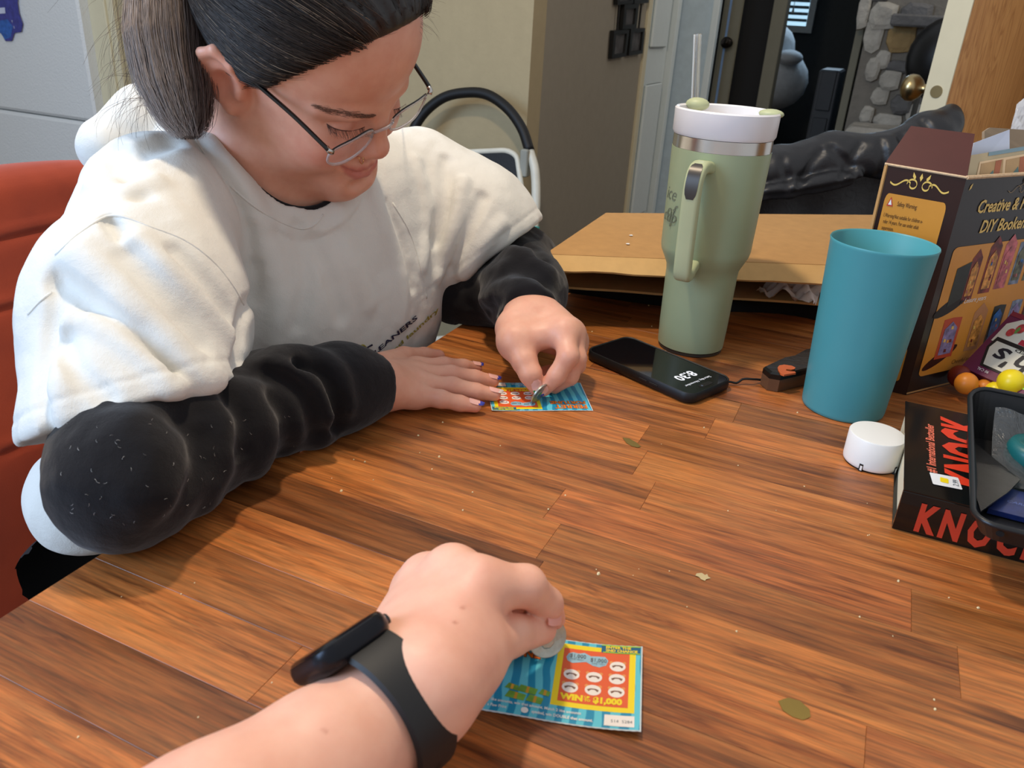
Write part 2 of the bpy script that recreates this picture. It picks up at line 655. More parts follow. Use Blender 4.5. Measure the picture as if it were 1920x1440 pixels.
hz = c0[2] - 0.16
ob = thing('round_stove', 'black rounded stove body in front of the stone wall', 'stove')
blk.build('stove_body', mat('black cast iron', (14, 14, 15), 0.4), ob, True)
for sx in (-0.08, 0.08):
    for sy in (-0.06, 0.06):
        MB().tube([(c0[0] + sx, c0[1] + sy, hz + 0.03), (c0[0] + sx, c0[1] + sy, ony(1690, 245, yf - 0.3)[2] + 0.001)], 0.012, 6).build('leg', M['door_dark'], ob)

# ---- oak door ajar, at right
od = thing('door_4', None, None)
od['kind'] = 'structure'
ko = NT('oak door veneer')
tc = ko.objvec((1.0, 1.0, 0.10), 'Object')
wv = ko.noise(tc, 9, 3, 0.5, 1.5)
ring = ko.math('FRACT', ko.math('MULTIPLY', wv.outputs[0], 16.0))
rr = ko.ramp(ring, [(0.0, lin((176, 112, 56))), (0.35, lin((214, 150, 86))), (0.8, lin((222, 160, 94))), (1.0, lin((176, 112, 56)))])
fine = ko.noise(ko.objvec((60, 60, 2.0), 'Object'), 14, 3)
colr = ko.mix(0.35, rr.outputs[0], ko.ramp(fine.outputs[0], [(0.35, lin((164, 102, 48))), (0.65, lin((226, 168, 102)))]).outputs[0])
ko.l(colr, ko.p.inputs['Base Color'])
ko.p.inputs['Roughness'].default_value = 0.4
M['oak'] = ko.m
lat = ony(1756, 172, 2.06)
ld = np.array([0.45, 0.893])
ln = np.array([0.893, -0.45])
E0 = np.array([lat[0], lat[1]])


def leaf(u, v, z):       # u along the leaf, v across its thickness
    q = E0 + ld*u + ln*v
    return (q[0], q[1], z)


def leafbox(u0, u1, v0, v1, z0, z1):
    m = MB()
    m.box((u0, v0, z0), (u1, v1, z1), 0.0)
    return m.map(lambda p: leaf(*p))


leafbox(0.004, 0.80, -0.026, 0.026, 0.012, 2.03).build('door_leaf', M['oak'], od)
leafbox(0.0, 0.0038, -0.026, 0.026, 0.012, 2.03).build('cream_edge', M['trim_cream'], od)
zk = lat[2]
m = MB().lathe([(0.0, 0.0), (0.013, 0.0), (0.013, 0.002), (0.0, 0.002)], 20).map(lambda v: leaf(-v[2] - 0.0001, v[0], zk + v[1]))
m.build('latch_plate', M['brass'], od)
m = MB().lathe([(0.032, 0), (0.032, 0.005), (0.012, 0.010), (0.010, 0.03), (0.020, 0.038), (0.029, 0.05), (0.030, 0.062), (0.024, 0.072), (0.001, 0.077)], 24)
m.map(lambda v: leaf(0.055 + v[0], -0.0262 - v[2], zk + v[1])).build('door_knob', M['brass'], od, True)
tag(MB().box((0.42, 2.3, 0), (0.50, 3.4, 2.4)).build('wall_right', M['tan_wall']), kind='structure')

# ---- refrigerator with magnet
rf = thing('refrigerator', 'white refrigerator with textured door behind the rust red chair', 'refrigerator')
kf = NT('white textured enamel')
kf.p.inputs['Base Color'].default_value = lin((222, 224, 222))
kf.p.inputs['Roughness'].default_value = 0.38
nz = kf.noise(kf.objvec(), 160, 2)
kf.bump(nz.outputs[0], 0.6, 0.003)
yr, xr = YR + 0.03, XR
MB().box((xr - 0.8, yr + 0.03, 0.02), (xr - 0.002, yr + 0.7, 2.02), 0.01).build('body', kf.m, rf)
MB().box((xr - 0.8, yr - 0.03, 0.10), (xr, yr + 0.029, 0.62), 0.012).build('door', kf.m, rf)
MB().box((xr - 0.8, yr - 0.03, 0.625), (xr, yr + 0.029, 2.0), 0.012).build('freezer_door', kf.m, rf)
MB().box((xr - 0.74, yr + 0.05, 0.0), (xr - 0.05, yr + 0.6, 0.019)).build('base', M['door_dark'], rf)
g = ony(0, 0, yr - 0.031)


def fr(px, py, lift=0.0):
    q = ony(px, py, yr - 0.031 - lift)
    return tuple(q)


mg = thing('fridge_magnet', 'blue and purple cluster shaped magnet on the white refrigerator', 'magnet')
mm = [mat('indigo magnet', (62, 66, 140), 0.35, var=0.25, nscale=60), mat('blue magnet', (48, 96, 170), 0.35, var=0.3, nscale=60), mat('pale print', (200, 205, 225), 0.5)]
outline = [(-60, -60), (28, -50), (36, -30), (33, 5), (36, 25), (43, 45), (40, 60), (27, 62), (22, 77), (10, 77), (2, 62), (-20, 60), (-60, 40)]
m = MB()
n = len(outline)
m.add([fr(x, y) for x, y in outline] + [fr(x, y, 0.005) for x, y in outline], [tuple(range(n)), tuple(range(2*n - 1, n - 1, -1))] + [(i, (i + 1) % n, n + (i + 1) % n, n + i) for i in range(n)])
m.build('magnet_body', mm[0], mg)
MB().add([fr(x, y, 0.0056) for x, y in [(-10, 40), (14, 36), (24, 50), (20, 70), (9, 74), (0, 60)]], [tuple(range(6))]).build('blue_patch', mm[1], mg)
MB().add([fr(x, y, 0.006) for x, y in [(-20, 16), (9, 14), (10, 25), (-20, 27)]], [tuple(range(4))]).build('pale_patch', mm[2], mg)
for s, px, py, sz in (('INL', -14, 24, 0.011), ('Y', 22, 42, 0.011), ('S', 26, 53, 0.011)):
    vs, fs = text2d(s, sz, bold=0.0004)
    o_ = np.array(fr(px, py, 0.0063))
    link('lettering', [(o_[0] + x, o_[1], o_[2] + y) for x, y in vs], fs, mm[2] if s != 'INL' else mm[0], mg)

# ---- framed photo collage on the grey wall
cf = thing('photo_collage', 'black multi frame photo collage hanging on the grey wall', 'picture frame')
mfr = mat('black frame', (14, 14, 14), 0.4)
mph = mat('dim photo print', (74, 72, 72), 0.5, var=0.6, nscale=25)


def gw(px, py, lift=0.0):
    return tuple(onx(px, py, XG + 0.002 + lift))


def frame(name, c, inner):
    """c four outer corners (px), ring plus print"""
    C = np.array([gw(*q) for q in c])
    cen = C.mean(0)
    I = cen + (C - cen)*inner
    up = np.array([0.016, 0, 0])
    vs = list(C) + list(C + up) + list(I + up) + list(I + up*0.4)
    fs = []
    for a in range(3):
        for i in range(4):
            j = (i + 1) % 4
            fs.append((a*4 + i, a*4 + j, a*4 + 4 + j, a*4 + 4 + i))
    fo = link(name, vs, fs, mfr, cf)
    link('photo_print', list(I + up*0.45), [(0, 1, 2, 3)], mph, fo)


frame('frame', [(1144, 57), (1173, 55), (1167, 105), (1140, 110)], 0.72)
frame('frame', [(1176, 54), (1203, 52), (1198, 100), (1172, 104)], 0.72)
frame('frame', [(1164, 8), (1191, 7), (1186, 53), (1160, 55)], 0.66)
frame('frame', [(1152, -36), (1182, -40), (1180, 6), (1150, 9)], 0.72)
frame('frame', [(1184, -40), (1212, -44), (1209, 5), (1182, 7)], 0.72)
for a, b_ in (((1157, 8), (1153, 56)), ((1199, 7), (1194, 53))):
    MB().tube([np.array(gw(*a)) + [0.008, 0, 0], np.array(gw(*b_)) + [0.008, 0, 0]], 0.004, 6).build('hanging_rod', mfr, cf)

# ---- folding step stool against the tan wall
ss = thing('step_stool', 'white folding step stool with black hoop handle leaning on the tan wall', 'step stool')
mwm = mat('white powder coat', (216, 212, 196), 0.4)
mbk = mat('black foam grip', (12, 12, 13), 0.55)
mtr = mat('black ribbed tread', (16, 15, 16), 0.6, bump=0.5, bscale=120, bdist=0.002)


def sp(px, py):
    y = 2.26 - max(0.0, (py - 170))*0.00038
    return ony(px, py, y)


hoop = spline([sp(764, 285), sp(772, 250), sp(795, 212), sp(830, 184), sp(870, 174), sp(912, 177), sp(950, 202), sp(978, 240), sp(993, 283)], 6)
MB().tube(hoop, 0.0155, 12).build('hoop_handle', mbk, ss, True)


def down(px, py, dx, zend):
    a = sp(px, py)
    return np.array([a[0] + dx, a[1] - 0.22, zend])


railR = spline([sp(993, 283), sp(1003, 320), sp(1005, 380), sp(1000, 440)], 5) + [down(1000, 440, 0.01, 0.02)]
railL = spline([sp(764, 285), sp(757, 320), sp(754, 380), sp(752, 440)], 5) + [down(752, 440, -0.02, 0.02)]
MB().tube(railR, 0.0135, 10).build('leg', mwm, ss, True)
MB().tube(railL, 0.0135, 10).build('leg', mwm, ss, True)
teal = spline([sp(1003, 424), sp(1002, 433)], 3)
MB().tube(teal, 0.0142, 10).build('teal_band', mat('teal band', (60, 160, 150), 0.5), ss, True)


def tread(nm, c):
    P4 = [np.array(sp(*q)) for q in c]

    def bl(u, v):
        return P4[0]*(1 - u)*(1 - v) + P4[1]*u*(1 - v) + P4[2]*u*v + P4[3]*(1 - u)*v
    nrm = np.cross(P4[1] - P4[0], P4[3] - P4[0])
    nrm = nrm/np.linalg.norm(nrm)
    if nrm[1] > 0:
        nrm = -nrm
    out = [(0.5 + x, 0.5 + y) for x, y in rrect(1.0, 1.0, 0.13, 6)]
    ring = [bl(u, v) + nrm*0.012 for u, v in out]
    ring.append(ring[0])
    ring.append(ring[1])
    tr_ = MB().tube(ring, 0.0085, 8, cap=False).build(nm, mwm, ss, True)
    pl = [bl(u, v) for u, v in out]
    n_ = len(pl)
    vs = [p for p in pl] + [p + nrm*0.016 for p in pl]
    link('tread_mat', vs, [tuple(range(n_)), tuple(range(2*n_ - 1, n_ - 1, -1))] + [(i, (i + 1) % n_, n_ + (i + 1) % n_, n_ + i) for i in range(n_)], mtr, tr_)


tread('top_step', [(770, 291), (971, 282), (991, 424), (778, 436)])
tread('lower_step', [(775, 520), (990, 505), (1000, 575), (780, 592)])
MB().tube([sp(775, 640), sp(1000, 622)], 0.011, 8).build('cross_bar', mwm, ss, True)
br = MB()
a = sp(986, 305)
br.box((a[0] - 0.012, a[1] - 0.02, a[2] - 0.04), (a[0] + 0.012, a[1] + 0.012, a[2] + 0.04), 0.004)
br.build('hinge_bracket', mat('grey bracket', (150, 150, 140), 0.5), ss)
# ================================================================ TABLE
kw = NT('acacia plank')
oi = kw.n('ShaderNodeObjectInfo')
geo = kw.n('ShaderNodeNewGeometry')
off = kw.n('ShaderNodeVectorMath', operation='SCALE')
comb = kw.n('ShaderNodeCombineXYZ')
kw.l(oi.outputs['Random'], comb.inputs[0])
kw.l(kw.math('MULTIPLY', oi.outputs['Random'], 7.3), comb.inputs[1])
kw.l(kw.math('MULTIPLY', oi.outputs['Random'], 13.7), comb.inputs[2])
kw.l(comb.outputs[0], off.inputs[0])
off.inputs[3].default_value = 9.0
add = kw.n('ShaderNodeVectorMath', operation='ADD')
kw.l(geo.outputs['Position'], add.inputs[0])
kw.l(off.outputs[0], add.inputs[1])


def kmap(scale):
    m_ = kw.n('ShaderNodeMapping')
    m_.inputs['Scale'].default_value = scale
    kw.l(add.outputs[0], m_.inputs['Vector'])
    return m_.outputs[0]


warp = kw.noise(kmap((5, 14, 5)), 1.0, 3, 0.5, 0.6)
band = kw.noise(kmap((2.2, 34, 10)), 1.0, 5, 0.6, 0.9)
ringv = kw.math('FRACT', kw.math('ADD', kw.math('MULTIPLY', band.outputs[0], 5.0), kw.math('MULTIPLY', warp.outputs[0], 2.0)))
fine = kw.noise(kmap((26, 520, 60)), 1.0, 4, 0.65)
mid = kw.noise(kmap((9, 120, 20)), 1.0, 4, 0.6, 0.3)
tone = kw.math('ADD', kw.math('MULTIPLY', band.outputs[0], 0.55), kw.math('MULTIPLY', mid.outputs[0], 0.45))
base = kw.ramp(tone, [(0.34, lin((74, 42, 22))), (0.43, lin((136, 82, 42))), (0.53, lin((182, 118, 62))), (0.70, lin((214, 154, 90)))])
c1 = kw.mix(0.30, base.outputs[0], kw.ramp(ringv, [(0.0, lin((98, 58, 30))), (0.25, lin((184, 122, 66))), (0.9, lin((196, 134, 76))), (1.0, lin((98, 58, 30)))]).outputs[0])
c2 = kw.mix(0.38, c1, kw.ramp(fine.outputs[0], [(0.36, lin((70, 42, 22))), (0.62, lin((222, 174, 116)))]).outputs[0], 'OVERLAY')
# knots: distorted dark eyes, sparse
kn = kw.n('ShaderNodeTexVoronoi', feature='F1')
kn.inputs['Scale'].default_value = 1.0
kv = kmap((6.0, 15.0, 3.0))
kd = kw.n('ShaderNodeVectorMath', operation='ADD')
kw.l(kv, kd.inputs[0])
ks = kw.n('ShaderNodeVectorMath', operation='SCALE')
kw.l(kw.noise(kmap((30, 60, 10)), 1.0, 2).outputs['Color'], ks.inputs[0])
ks.inputs[3].default_value = 0.25
kw.l(ks.outputs[0], kd.inputs[1])
kw.l(kd.outputs[0], kn.inputs['Vector'])
kmask = kw.ramp(kn.outputs['Distance'], [(0.05, (1, 1, 1, 1)), (0.24, (0, 0, 0, 1))])
krand = kw.math('GREATER_THAN', kw.n('ShaderNodeSeparateColor').outputs[0], 0.5)
sepk = [x for x in kw.t.nodes if x.bl_idname == 'ShaderNodeSeparateColor'][0]
kw.l(kn.outputs['Color'], sepk.inputs[0])
kfac = kw.math('MULTIPLY', kw.math('MULTIPLY', kmask.outputs[0], krand), 0.72)
c3 = kw.mix(kfac, c2, lin((52, 27, 14)))
# each plank's own tone from its object colour
hsv = kw.n('ShaderNodeHueSaturation')
hsv.inputs['Hue'].default_value = 0.4985
hsv.inputs['Saturation'].default_value = 1.0
hsv.inputs['Value'].default_value = 0.88
kw.l(c3, hsv.inputs['Color'])
c4 = kw.mix(1.0, hsv.outputs[0], oi.outputs['Color'], 'MULTIPLY')
kw.l(c4, kw.p.inputs['Base Color'])
rg = kw.ramp(mid.outputs[0], [(0.3, (0.30, 0.30, 0.30, 1)), (0.7, (0.42, 0.42, 0.42, 1))])
kw.l(rg.outputs[0], kw.p.inputs['Roughness'])
kw.p.inputs['Specular IOR Level'].default_value = 0.42
kw.bump(fine.outputs[0], 0.12, 0.0006)
M['plank'] = kw.m
M['table_under'] = mat('table frame wood', (86, 46, 24), 0.5)

TX0, TX1, TY0, TY1 = -0.4245, 0.72, -0.12, 1.46
table = thing('dining_table', 'acacia plank dining table filling the lower half of the view', 'table')
YS, PW = 0.771, 0.0485
known = {  # row index below the leaf seam: joints (x) and tones between them
    0: ([-0.075], [1.0, 0.74]), 1: ([-0.092], [0.98, 1.22]), 2: ([-0.145], [1.12, 0.80]), 3: ([-0.133], [1.05, 1.12]),
    4: ([-0.112], [0.96, 1.02]), 5: ([-0.175, 0.086], [0.88, 1.16, 0.76]), 6: ([-0.160, 0.113], [1.12, 0.78, 1.06]),
    7: ([-0.154, 0.24], [0.50, 1.12, 0.9]), 8: ([0.063], [1.12, 0.9]), 9: ([0.20], [0.80, 1.02]), 10: ([-0.25], [1.08, 0.95]),
    11: ([-0.10], [0.62, 1.0]), 12: ([0.12], [1.12, 0.9]), 13: ([-0.2], [1.0, 1.1])}
hue = {0: (1, .98, .92), 5: (1.06, .98, 1.0), 1: (1.1, 1.02, 1.0)}
nrow0 = int(math.ceil((YS - TY0)/PW))
rows = []
for k_ in range(nrow0):
    rows.append((YS - PW*(k_ + 1), YS - PW*k_, known.get(k_)))
k_ = 0
while YS + 0.0016 + PW*k_ < TY1 - 0.01:
    rows.append((YS + 0.0016 + PW*k_, YS + 0.0016 + PW*(k_ + 1), None))
    k_ += 1
for (ya, yb, kn_) in rows:
    if kn_ is None:
        js, x = [], TX0 + rnd(0.15, 0.5)
        while x < TX1 - 0.1:
            js.append(x)
            x += rnd(0.3, 0.6)
        tones = [rnd(0.66, 1.15) for _ in range(len(js) + 1)]
    else:
        js, tones = kn_
    xs = [TX0] + list(js) + [TX1]
    for i in range(len(xs) - 1):
        zt = TZ - rnd(0.0, 0.00015)
        g = 0.00008
        m = MB()
        x0_, x1_, e_ = xs[i] + g, xs[i + 1] - g, 0.00018
        y0_, y1_ = ya + g, yb - g
        vs = [(x0_, y0_, TZ - 0.03), (x1_, y0_, TZ - 0.03), (x1_, y1_, TZ - 0.03), (x0_, y1_, TZ - 0.03),
              (x0_, y0_, zt - e_), (x1_, y0_, zt - e_), (x1_, y1_, zt - e_), (x0_, y1_, zt - e_),
              (x0_ + e_, y0_ + e_, zt), (x1_ - e_, y0_ + e_, zt), (x1_ - e_, y1_ - e_, zt), (x0_ + e_, y1_ - e_, zt)]
        fs = [(0, 3, 2, 1), (8, 9, 10, 11)] + [(a_, b_, b_ + 4, a_ + 4) for a_, b_ in ((0, 1), (1, 2), (2, 3), (4, 5), (5, 6), (6, 7))] + [(3, 0, 4, 7), (7, 4, 8, 11)]
        pl = m.add(vs, fs).build('plank', M['plank'], table)
        t_ = tones[i]
        pl.color = (t_*rnd(0.97, 1.03), t_*rnd(0.95, 1.02), t_*rnd(0.92, 1.03), 1)
fr_ = MB()
for (a_, b_) in (((TX0 + 0.04, TY0 + 0.04), (TX1 - 0.04, TY0 + 0.065)), ((TX0 + 0.04, TY1 - 0.065), (TX1 - 0.04, TY1 - 0.04)),
                 ((TX0 + 0.04, TY0 + 0.065), (TX0 + 0.065, TY1 - 0.065)), ((TX1 - 0.065, TY0 + 0.065), (TX1 - 0.04, TY1 - 0.065))):
    fr_.box((a_[0], a_[1], TZ - 0.11), (b_[0], b_[1], TZ - 0.0305))
fr_.build('apron', M['table_under'], table)
for x_ in (TX0 + 0.08, TX1 - 0.08):
    for y_ in (TY0 + 0.08, TY1 - 0.08):
        MB().box((x_ - 0.03, y_ - 0.03, 0.0), (x_ + 0.03, y_ + 0.03, TZ - 0.111), 0.004).build('leg', M['table_under'], table)

# crumbs on the wood
mc = mat('pale crumb', (226, 206, 160), 0.8, var=0.15)
cr = MB()
spots = [(640, 921, 7), (823, 857, 6), (784, 817, 5), (810, 880, 4), (684, 866, 4), (886, 923, 4), (938, 836, 3), (830, 792, 4), (787, 849, 3), (868, 957, 4), (1122, 1076, 8), (1118, 1068, 3),
         (1255, 1071, 3), (1187, 1079, 2), (1612, 1157, 5), (1684, 1090, 7), (1381, 1184, 5), (1288, 1138, 3), (1834, 1140, 6), (1779, 1121, 4), (1751, 1312, 5), (1753, 1330, 6), (1674, 1193, 3), (1626, 944, 2), (1384, 873, 3), (1508, 912, 3),
         (1455, 957, 2), (1630, 1003, 3), (1627, 1004, 3), (1198, 1067, 2), (1320, 802, 4), (1495, 774, 4), (1222, 612, 3), (1216, 573, 4), (228, 1119, 3), (340, 1114, 4), (365, 1093, 3), (147, 1382, 5), (510, 1280, 4), (372, 1345, 4), (1028, 955, 4), (1060, 929, 4), (1240, 833, 2), (700, 900, 3), (663, 862, 3), (622, 897, 3), (1365, 958, 3),
         (1040, 596, 3), (1075, 601, 4), (1060, 590, 3), (1110, 622, 3)]
for (px, py, sz) in spots:
    c = T(px, py, 0.0)
    s = sz*depth(c)/F_PX*0.5
    n = 6
    ring = [(c[0] + s*math.cos(6.283*i/n)*rnd(0.6, 1.1), c[1] + s*1.2*math.sin(6.283*i/n)*rnd(0.6, 1.1)) for i in range(n)]
    vs = [(x, y, TZ + 0.0001) for x, y in ring] + [(c[0] + (x - c[0])*0.6, c[1] + (y - c[1])*0.6, TZ + s*0.8) for x, y in ring]
    cr.add(vs, [tuple(range(n, 2*n))] + [(i, (i + 1) % n, n + (i + 1) % n, n + i) for i in range(n)])
tag(cr.build('crumbs', mc), 'scattered pale food crumbs on the wooden table', 'crumbs', kind='stuff')


def stain(name, label, px, py, pts, material):
    c = T(px, py)
    vs = [T(px + x, py + y, 0.0004) for x, y in pts]
    o = link(name, vs, [tuple(range(len(vs)))], material)
    return tag(o, label, 'spill')


stain('glue_spot', 'pale cream dried splash by the dark knot on the table', 1320, 1082, [(-14, -7), (-4, -8), (2, -4), (6, -6), (8, -1), (13, 2), (4, 4), (2, 7), (-6, 4), (-9, 0), (-16, -3)], mat('dried cream splash', (190, 168, 122), 0.6))
stain('varnish_chip', 'olive green leaf shaped mark on the table nearest the camera', 1490, 1328, [(-31, -14), (-12, -20), (10, -14), (28, 2), (30, 16), (16, 22), (-4, 16), (-22, 4)], mat('olive mark', (128, 104, 40), 0.45))
stain('varnish_chip', 'small olive green mark on the table near the phone', 1186, 830, [(-19, -10), (-6, -8), (8, 0), (16, 7), (10, 9), (-2, 6), (-12, 0)], mat('olive mark dark', (112, 92, 40), 0.45))
# ================================================================ THINGS ON THE TABLE
def nz(a):
    a = np.asarray(a, float)
    return a/np.linalg.norm(a)


M['black_plastic'] = mat('black plastic', (16, 16, 17), 0.38)
M['black_rubber'] = mat('black rubber', (20, 20, 21), 0.55, bump=0.1, bscale=400)
M['white_plastic'] = mat('white plastic', (232, 228, 220), 0.4, var=0.01)
M['paper_white'] = mat('white paper', (226, 226, 226), 0.8, var=0.02)
M['kraft'] = mat('kraft cardboard', (182, 138, 84), 0.85, var=0.06, nscale=60, bump=0.15, bscale=300)
M['ink_black'] = mat('black ink', (18, 16, 16), 0.5)
M['ink_white'] = mat('white ink', (232, 232, 226), 0.5, var=0.01)

# ---- tumbler
tc_ = T(1293, 648)
tb = thing('tumbler', 'tall sage green insulated tumbler with handle, white lid and clear straw', 'tumbler', tc_)
msage = mat('sage powder coat', (154, 166, 132), 0.42, var=0.02, bump=0.12, bscale=900, bdist=0.0002)
msage_h = mat('sage handle plastic', (176, 182, 142), 0.45, var=0.02)
msteel = mat('brushed steel', (200, 196, 190), 0.22, metal=1.0, var=0.03)
MB().lathe([(0.0365, 0.0035), (0.0385, 0.005), (0.0395, 0.03), (0.0405, 0.093), (0.0412, 0.100), (0.0440, 0.106), (0.0492, 0.117), (0.0503, 0.123), (0.0530, 0.2305), (0.0530, 0.2312)], 64).build('body', msage, tb, True, 40)
MB().lathe([(0.034, 0.0), (0.0375, 0.0005), (0.0378, 0.0036), (0.034, 0.0036)], 64).build('base', mat('dark base ring', (60, 54, 46), 0.5), tb, True, 40)
MB().lathe([(0.0500, 0.2312), (0.0526, 0.2314), (0.0526, 0.2440), (0.0500, 0.2442)], 64).build('steel_band', msteel, tb, True, 40)
mlid = mat('white lid plastic', (228, 226, 228), 0.3, var=0.01)
ld_ = MB().lathe([(0.046, 0.2443), (0.0528, 0.2445), (0.0545, 0.2475), (0.0550, 0.2700), (0.0535, 0.2716), (0.0512, 0.2700), (0.0508, 0.2590), (0.0, 0.2585)], 64).build('lid', mlid, tb, True, 40)
# handle: faces the camera, a touch to its left
hd = nz(CAM[:2] - tc_[:2])
ang = math.radians(-15.0)
hd = np.array([hd[0]*math.cos(ang) - hd[1]*math.sin(ang), hd[0]*math.sin(ang) + hd[1]*math.cos(ang)])
hs = np.array([-hd[1], hd[0]])


def hpt(r, s, z):
    return np.array([hd[0]*r + hs[0]*s, hd[1]*r + hs[1]*s, z])


path = spline([(0.046, 0.2165), (0.066, 0.2190), (0.0785, 0.2150), (0.0835, 0.2020), (0.0830, 0.18), (0.0805, 0.15), (0.0775, 0.118), (0.0745, 0.1070), (0.0660, 0.1045), (0.056, 0.109), (0.046, 0.112)], 5)
hv, hf = [], []
sec = rrect(0.0185, 0.0125, 0.004, 3)
nsec = len(sec)
for i, p in enumerate(path):
    a = path[max(0, i - 1)]
    b = path[min(len(path) - 1, i + 1)]
    tg = nz(b - a)
    nn = np.array([-tg[1], tg[0]])
    k = 1.25 if i < 2 else 1.0
    for (sx, sy) in sec:
        q = p + nn*sy
        hv.append(hpt(q[0], sx*k, q[1]))
for i in range(len(path) - 1):
    for j in range(nsec):
        k = (j + 1) % nsec
        hf.append((i*nsec + j, (i + 1)*nsec + j, (i + 1)*nsec + k, i*nsec + k))
hf += [tuple(range(nsec)), tuple(range(len(path)*nsec - 1, (len(path) - 1)*nsec - 1, -1))]
hnd = link('handle', hv, hf, msage_h, tb, True)
grip = []
for i in range(8, 19):
    p = path[i]
    tg = nz(path[i + 1] - path[i - 1])
    nn = np.array([-tg[1], tg[0]])
    wv_ = 0.0066*math.sqrt(max(0.05, 1 - abs((i - 13)/5.4)**5))
    q = p - nn*0.0066 if (p - nn*0.0066)[0] > (p + nn*0.0066)[0] else p + nn*0.0066
    grip.append((hpt(q[0], -wv_, q[1]), hpt(q[0], wv_, q[1])))
gv = [x for pr_ in grip for x in pr_]
gf = [(2*i, 2*i + 1, 2*i + 3, 2*i + 2) for i in range(len(grip) - 1)]
link('grip_inlay', gv, gf, mat('graphite grip inlay', (66, 62, 58), 0.35, metal=0.3), hnd, True)
# lid tabs and straw
for (a_, r_, nm) in ((math.radians(150), 0.043, 'straw_tab'), (math.radians(10), 0.045, 'drink_tab')):
    cx, cy = r_*math.cos(a_), r_*math.sin(a_)
    m = MB()
    prof = [(max(0.0005, math.cos(t_)), math.sin(t_)) for t_ in np.linspace(-1.57, 1.57, 9)]
    m.lathe(prof, 20, cap=False)
    zz = 0.2715 if nm == 'straw_tab' else 0.2700
    m.map(lambda v: (cx + v[0]*0.012*1.1, cy + v[1]*0.010, zz + v[2]*(0.007 if nm == 'straw_tab' else 0.005)))
    m.build(nm, msage_h, tb, True)
mclear = NT('clear straw plastic')
mclear.p.inputs['Base Color'].default_value = (0.95, 0.97, 0.97, 1)
mclear.p.inputs['Roughness'].default_value = 0.08
mclear.p.inputs['Transmission Weight'].default_value = 0.92
mclear.p.inputs['IOR'].default_value = 1.3
s0 = W(1302, 207, 0.893)
s1 = W(1308, 64, 0.872)
MB().tube([s0 - tc_, s1 - tc_], 0.0044, 16, cap=False).build('straw', mclear.m, tb, True)
MB().tube([s0 - tc_, s1 - tc_], 0.0033, 16, cap=False).build('straw_bore', mclear.m, tb, True)
# engraved script on the left side
mengr = mat('engraved steel lettering', (120, 128, 112), 0.4, metal=0.4)


def wrap(o_, a0, z0, r_):
    vs, fs = o_
    return [((r_ + 0.0004)*math.cos(a0 + y/r_), (r_ + 0.0004)*math.sin(a0 + y/r_), z0 + x) for x, y in vs], fs


acam = math.atan2(CAM[1] - tc_[1], CAM[0] - tc_[0])
for s_, da, z_ in (('cup', -1.32, 0.152), ('of', -1.16, 0.158), ('ice', -1.30, 0.176)):
    vs, fs = text2d(s_, 0.020, shear=0.3)
    r_ = 0.0515
    link('engraved_lettering', [((r_ + 0.0006)*math.cos(acam + da + x/r_), (r_ + 0.0006)*math.sin(acam + da + x/r_), z_ + y) for x, y in vs], fs, mengr, tb)

# ---- blue cup
cc = T(1579, 762)
cup = thing('plastic_cup', 'tall turquoise blue plastic cup in front of the puzzle box', 'cup', cc)
mblue = mat('turquoise plastic', (72, 146, 152), 0.42, var=0.015, spec=0.45)
MB().lathe([(0.0385, 0.0), (0.0400, 0.001), (0.0405, 0.004), (0.0482, 0.1715), (0.0489, 0.1735), (0.0484, 0.1748), (0.0468, 0.1735), (0.0388, 0.006), (0.0, 0.005)], 72).build('cup_body', mblue, cup, True, 50)

# ---- white cap
wc = T(1631, 866)
cap = thing('white_cap', 'small white cylindrical cap with two dark notches beside the red lettered book', 'cap', wc)
MB().lathe([(0.0228, 0.0015), (0.0236, 0.0024), (0.0239, 0.005), (0.0239, 0.0285), (0.0232, 0.0296), (0.021, 0.0299), (0.0, 0.0299)], 64).build('cap_body', M['white_plastic'], cap, True, 40)
MB().lathe([(0.0222, 0.0), (0.0224, 0.0015), (0.0, 0.0016)], 48).build('cap_base', M['black_plastic'], cap)
for px in (1620, 1651):
    q = T(px, 876) - wc
    a_ = math.atan2(q[1], q[0])
    m = MB()
    for s_, z_ in ((-1, 0), (1, 0)):
        m.box((0.0225, -0.0016 + s_*0.0022*0, 0.0), (0.0243, 0.0016, 0.0072))
        break
    m.map(lambda v: (v[0]*math.cos(a_) - v[1]*math.sin(a_), v[0]*math.sin(a_) + v[1]*math.cos(a_), v[2]))
    nb = m.build('notch', M['ink_black'], cap)
    m = MB().box((0.0243, -0.0006, 0.0012), (0.02445, 0.0012, 0.0056))
    m.map(lambda v: (v[0]*math.cos(a_) - v[1]*math.sin(a_), v[0]*math.sin(a_) + v[1]*math.cos(a_), v[2]))
    m.build('notch_pin', M['white_plastic'], nb)

# ---- phone
pc = T(1232, 681, 0.012)
pc[2] = TZ
pa = math.radians(-23.6)
ph = thing('phone', 'black cased phone lying face up with clock reading 8:30', 'phone', pc, pa)
PL, PWD = 0.1495, 0.0755
mcase = mat('matte black case', (17, 17, 18), 0.5)
m = MB()
rings = [(PL - 0.006, PWD - 0.006, 0.0104, 0.0), (PL - 0.001, PWD - 0.001, 0.0125, 0.002), (PL, PWD, 0.013, 0.006), (PL - 0.0008, PWD - 0.0008, 0.0125, 0.0112), (PL - 0.003, PWD - 0.003, 0.0115, 0.0124), (PL - 0.0055, PWD - 0.0055, 0.0105, 0.0116)]
vs, fs = [], []
for (w_, h_, r_, z_) in rings:
    vs += [(x, y, z_) for x, y in rrect(w_, h_, r_, 6)]
n = len(rrect(1, 1, .1, 6))
for k in range(len(rings) - 1):
    for i in range(n):
        j = (i + 1) % n
        fs.append((k*n + i, k*n + j, (k + 1)*n + j, (k + 1)*n + i))
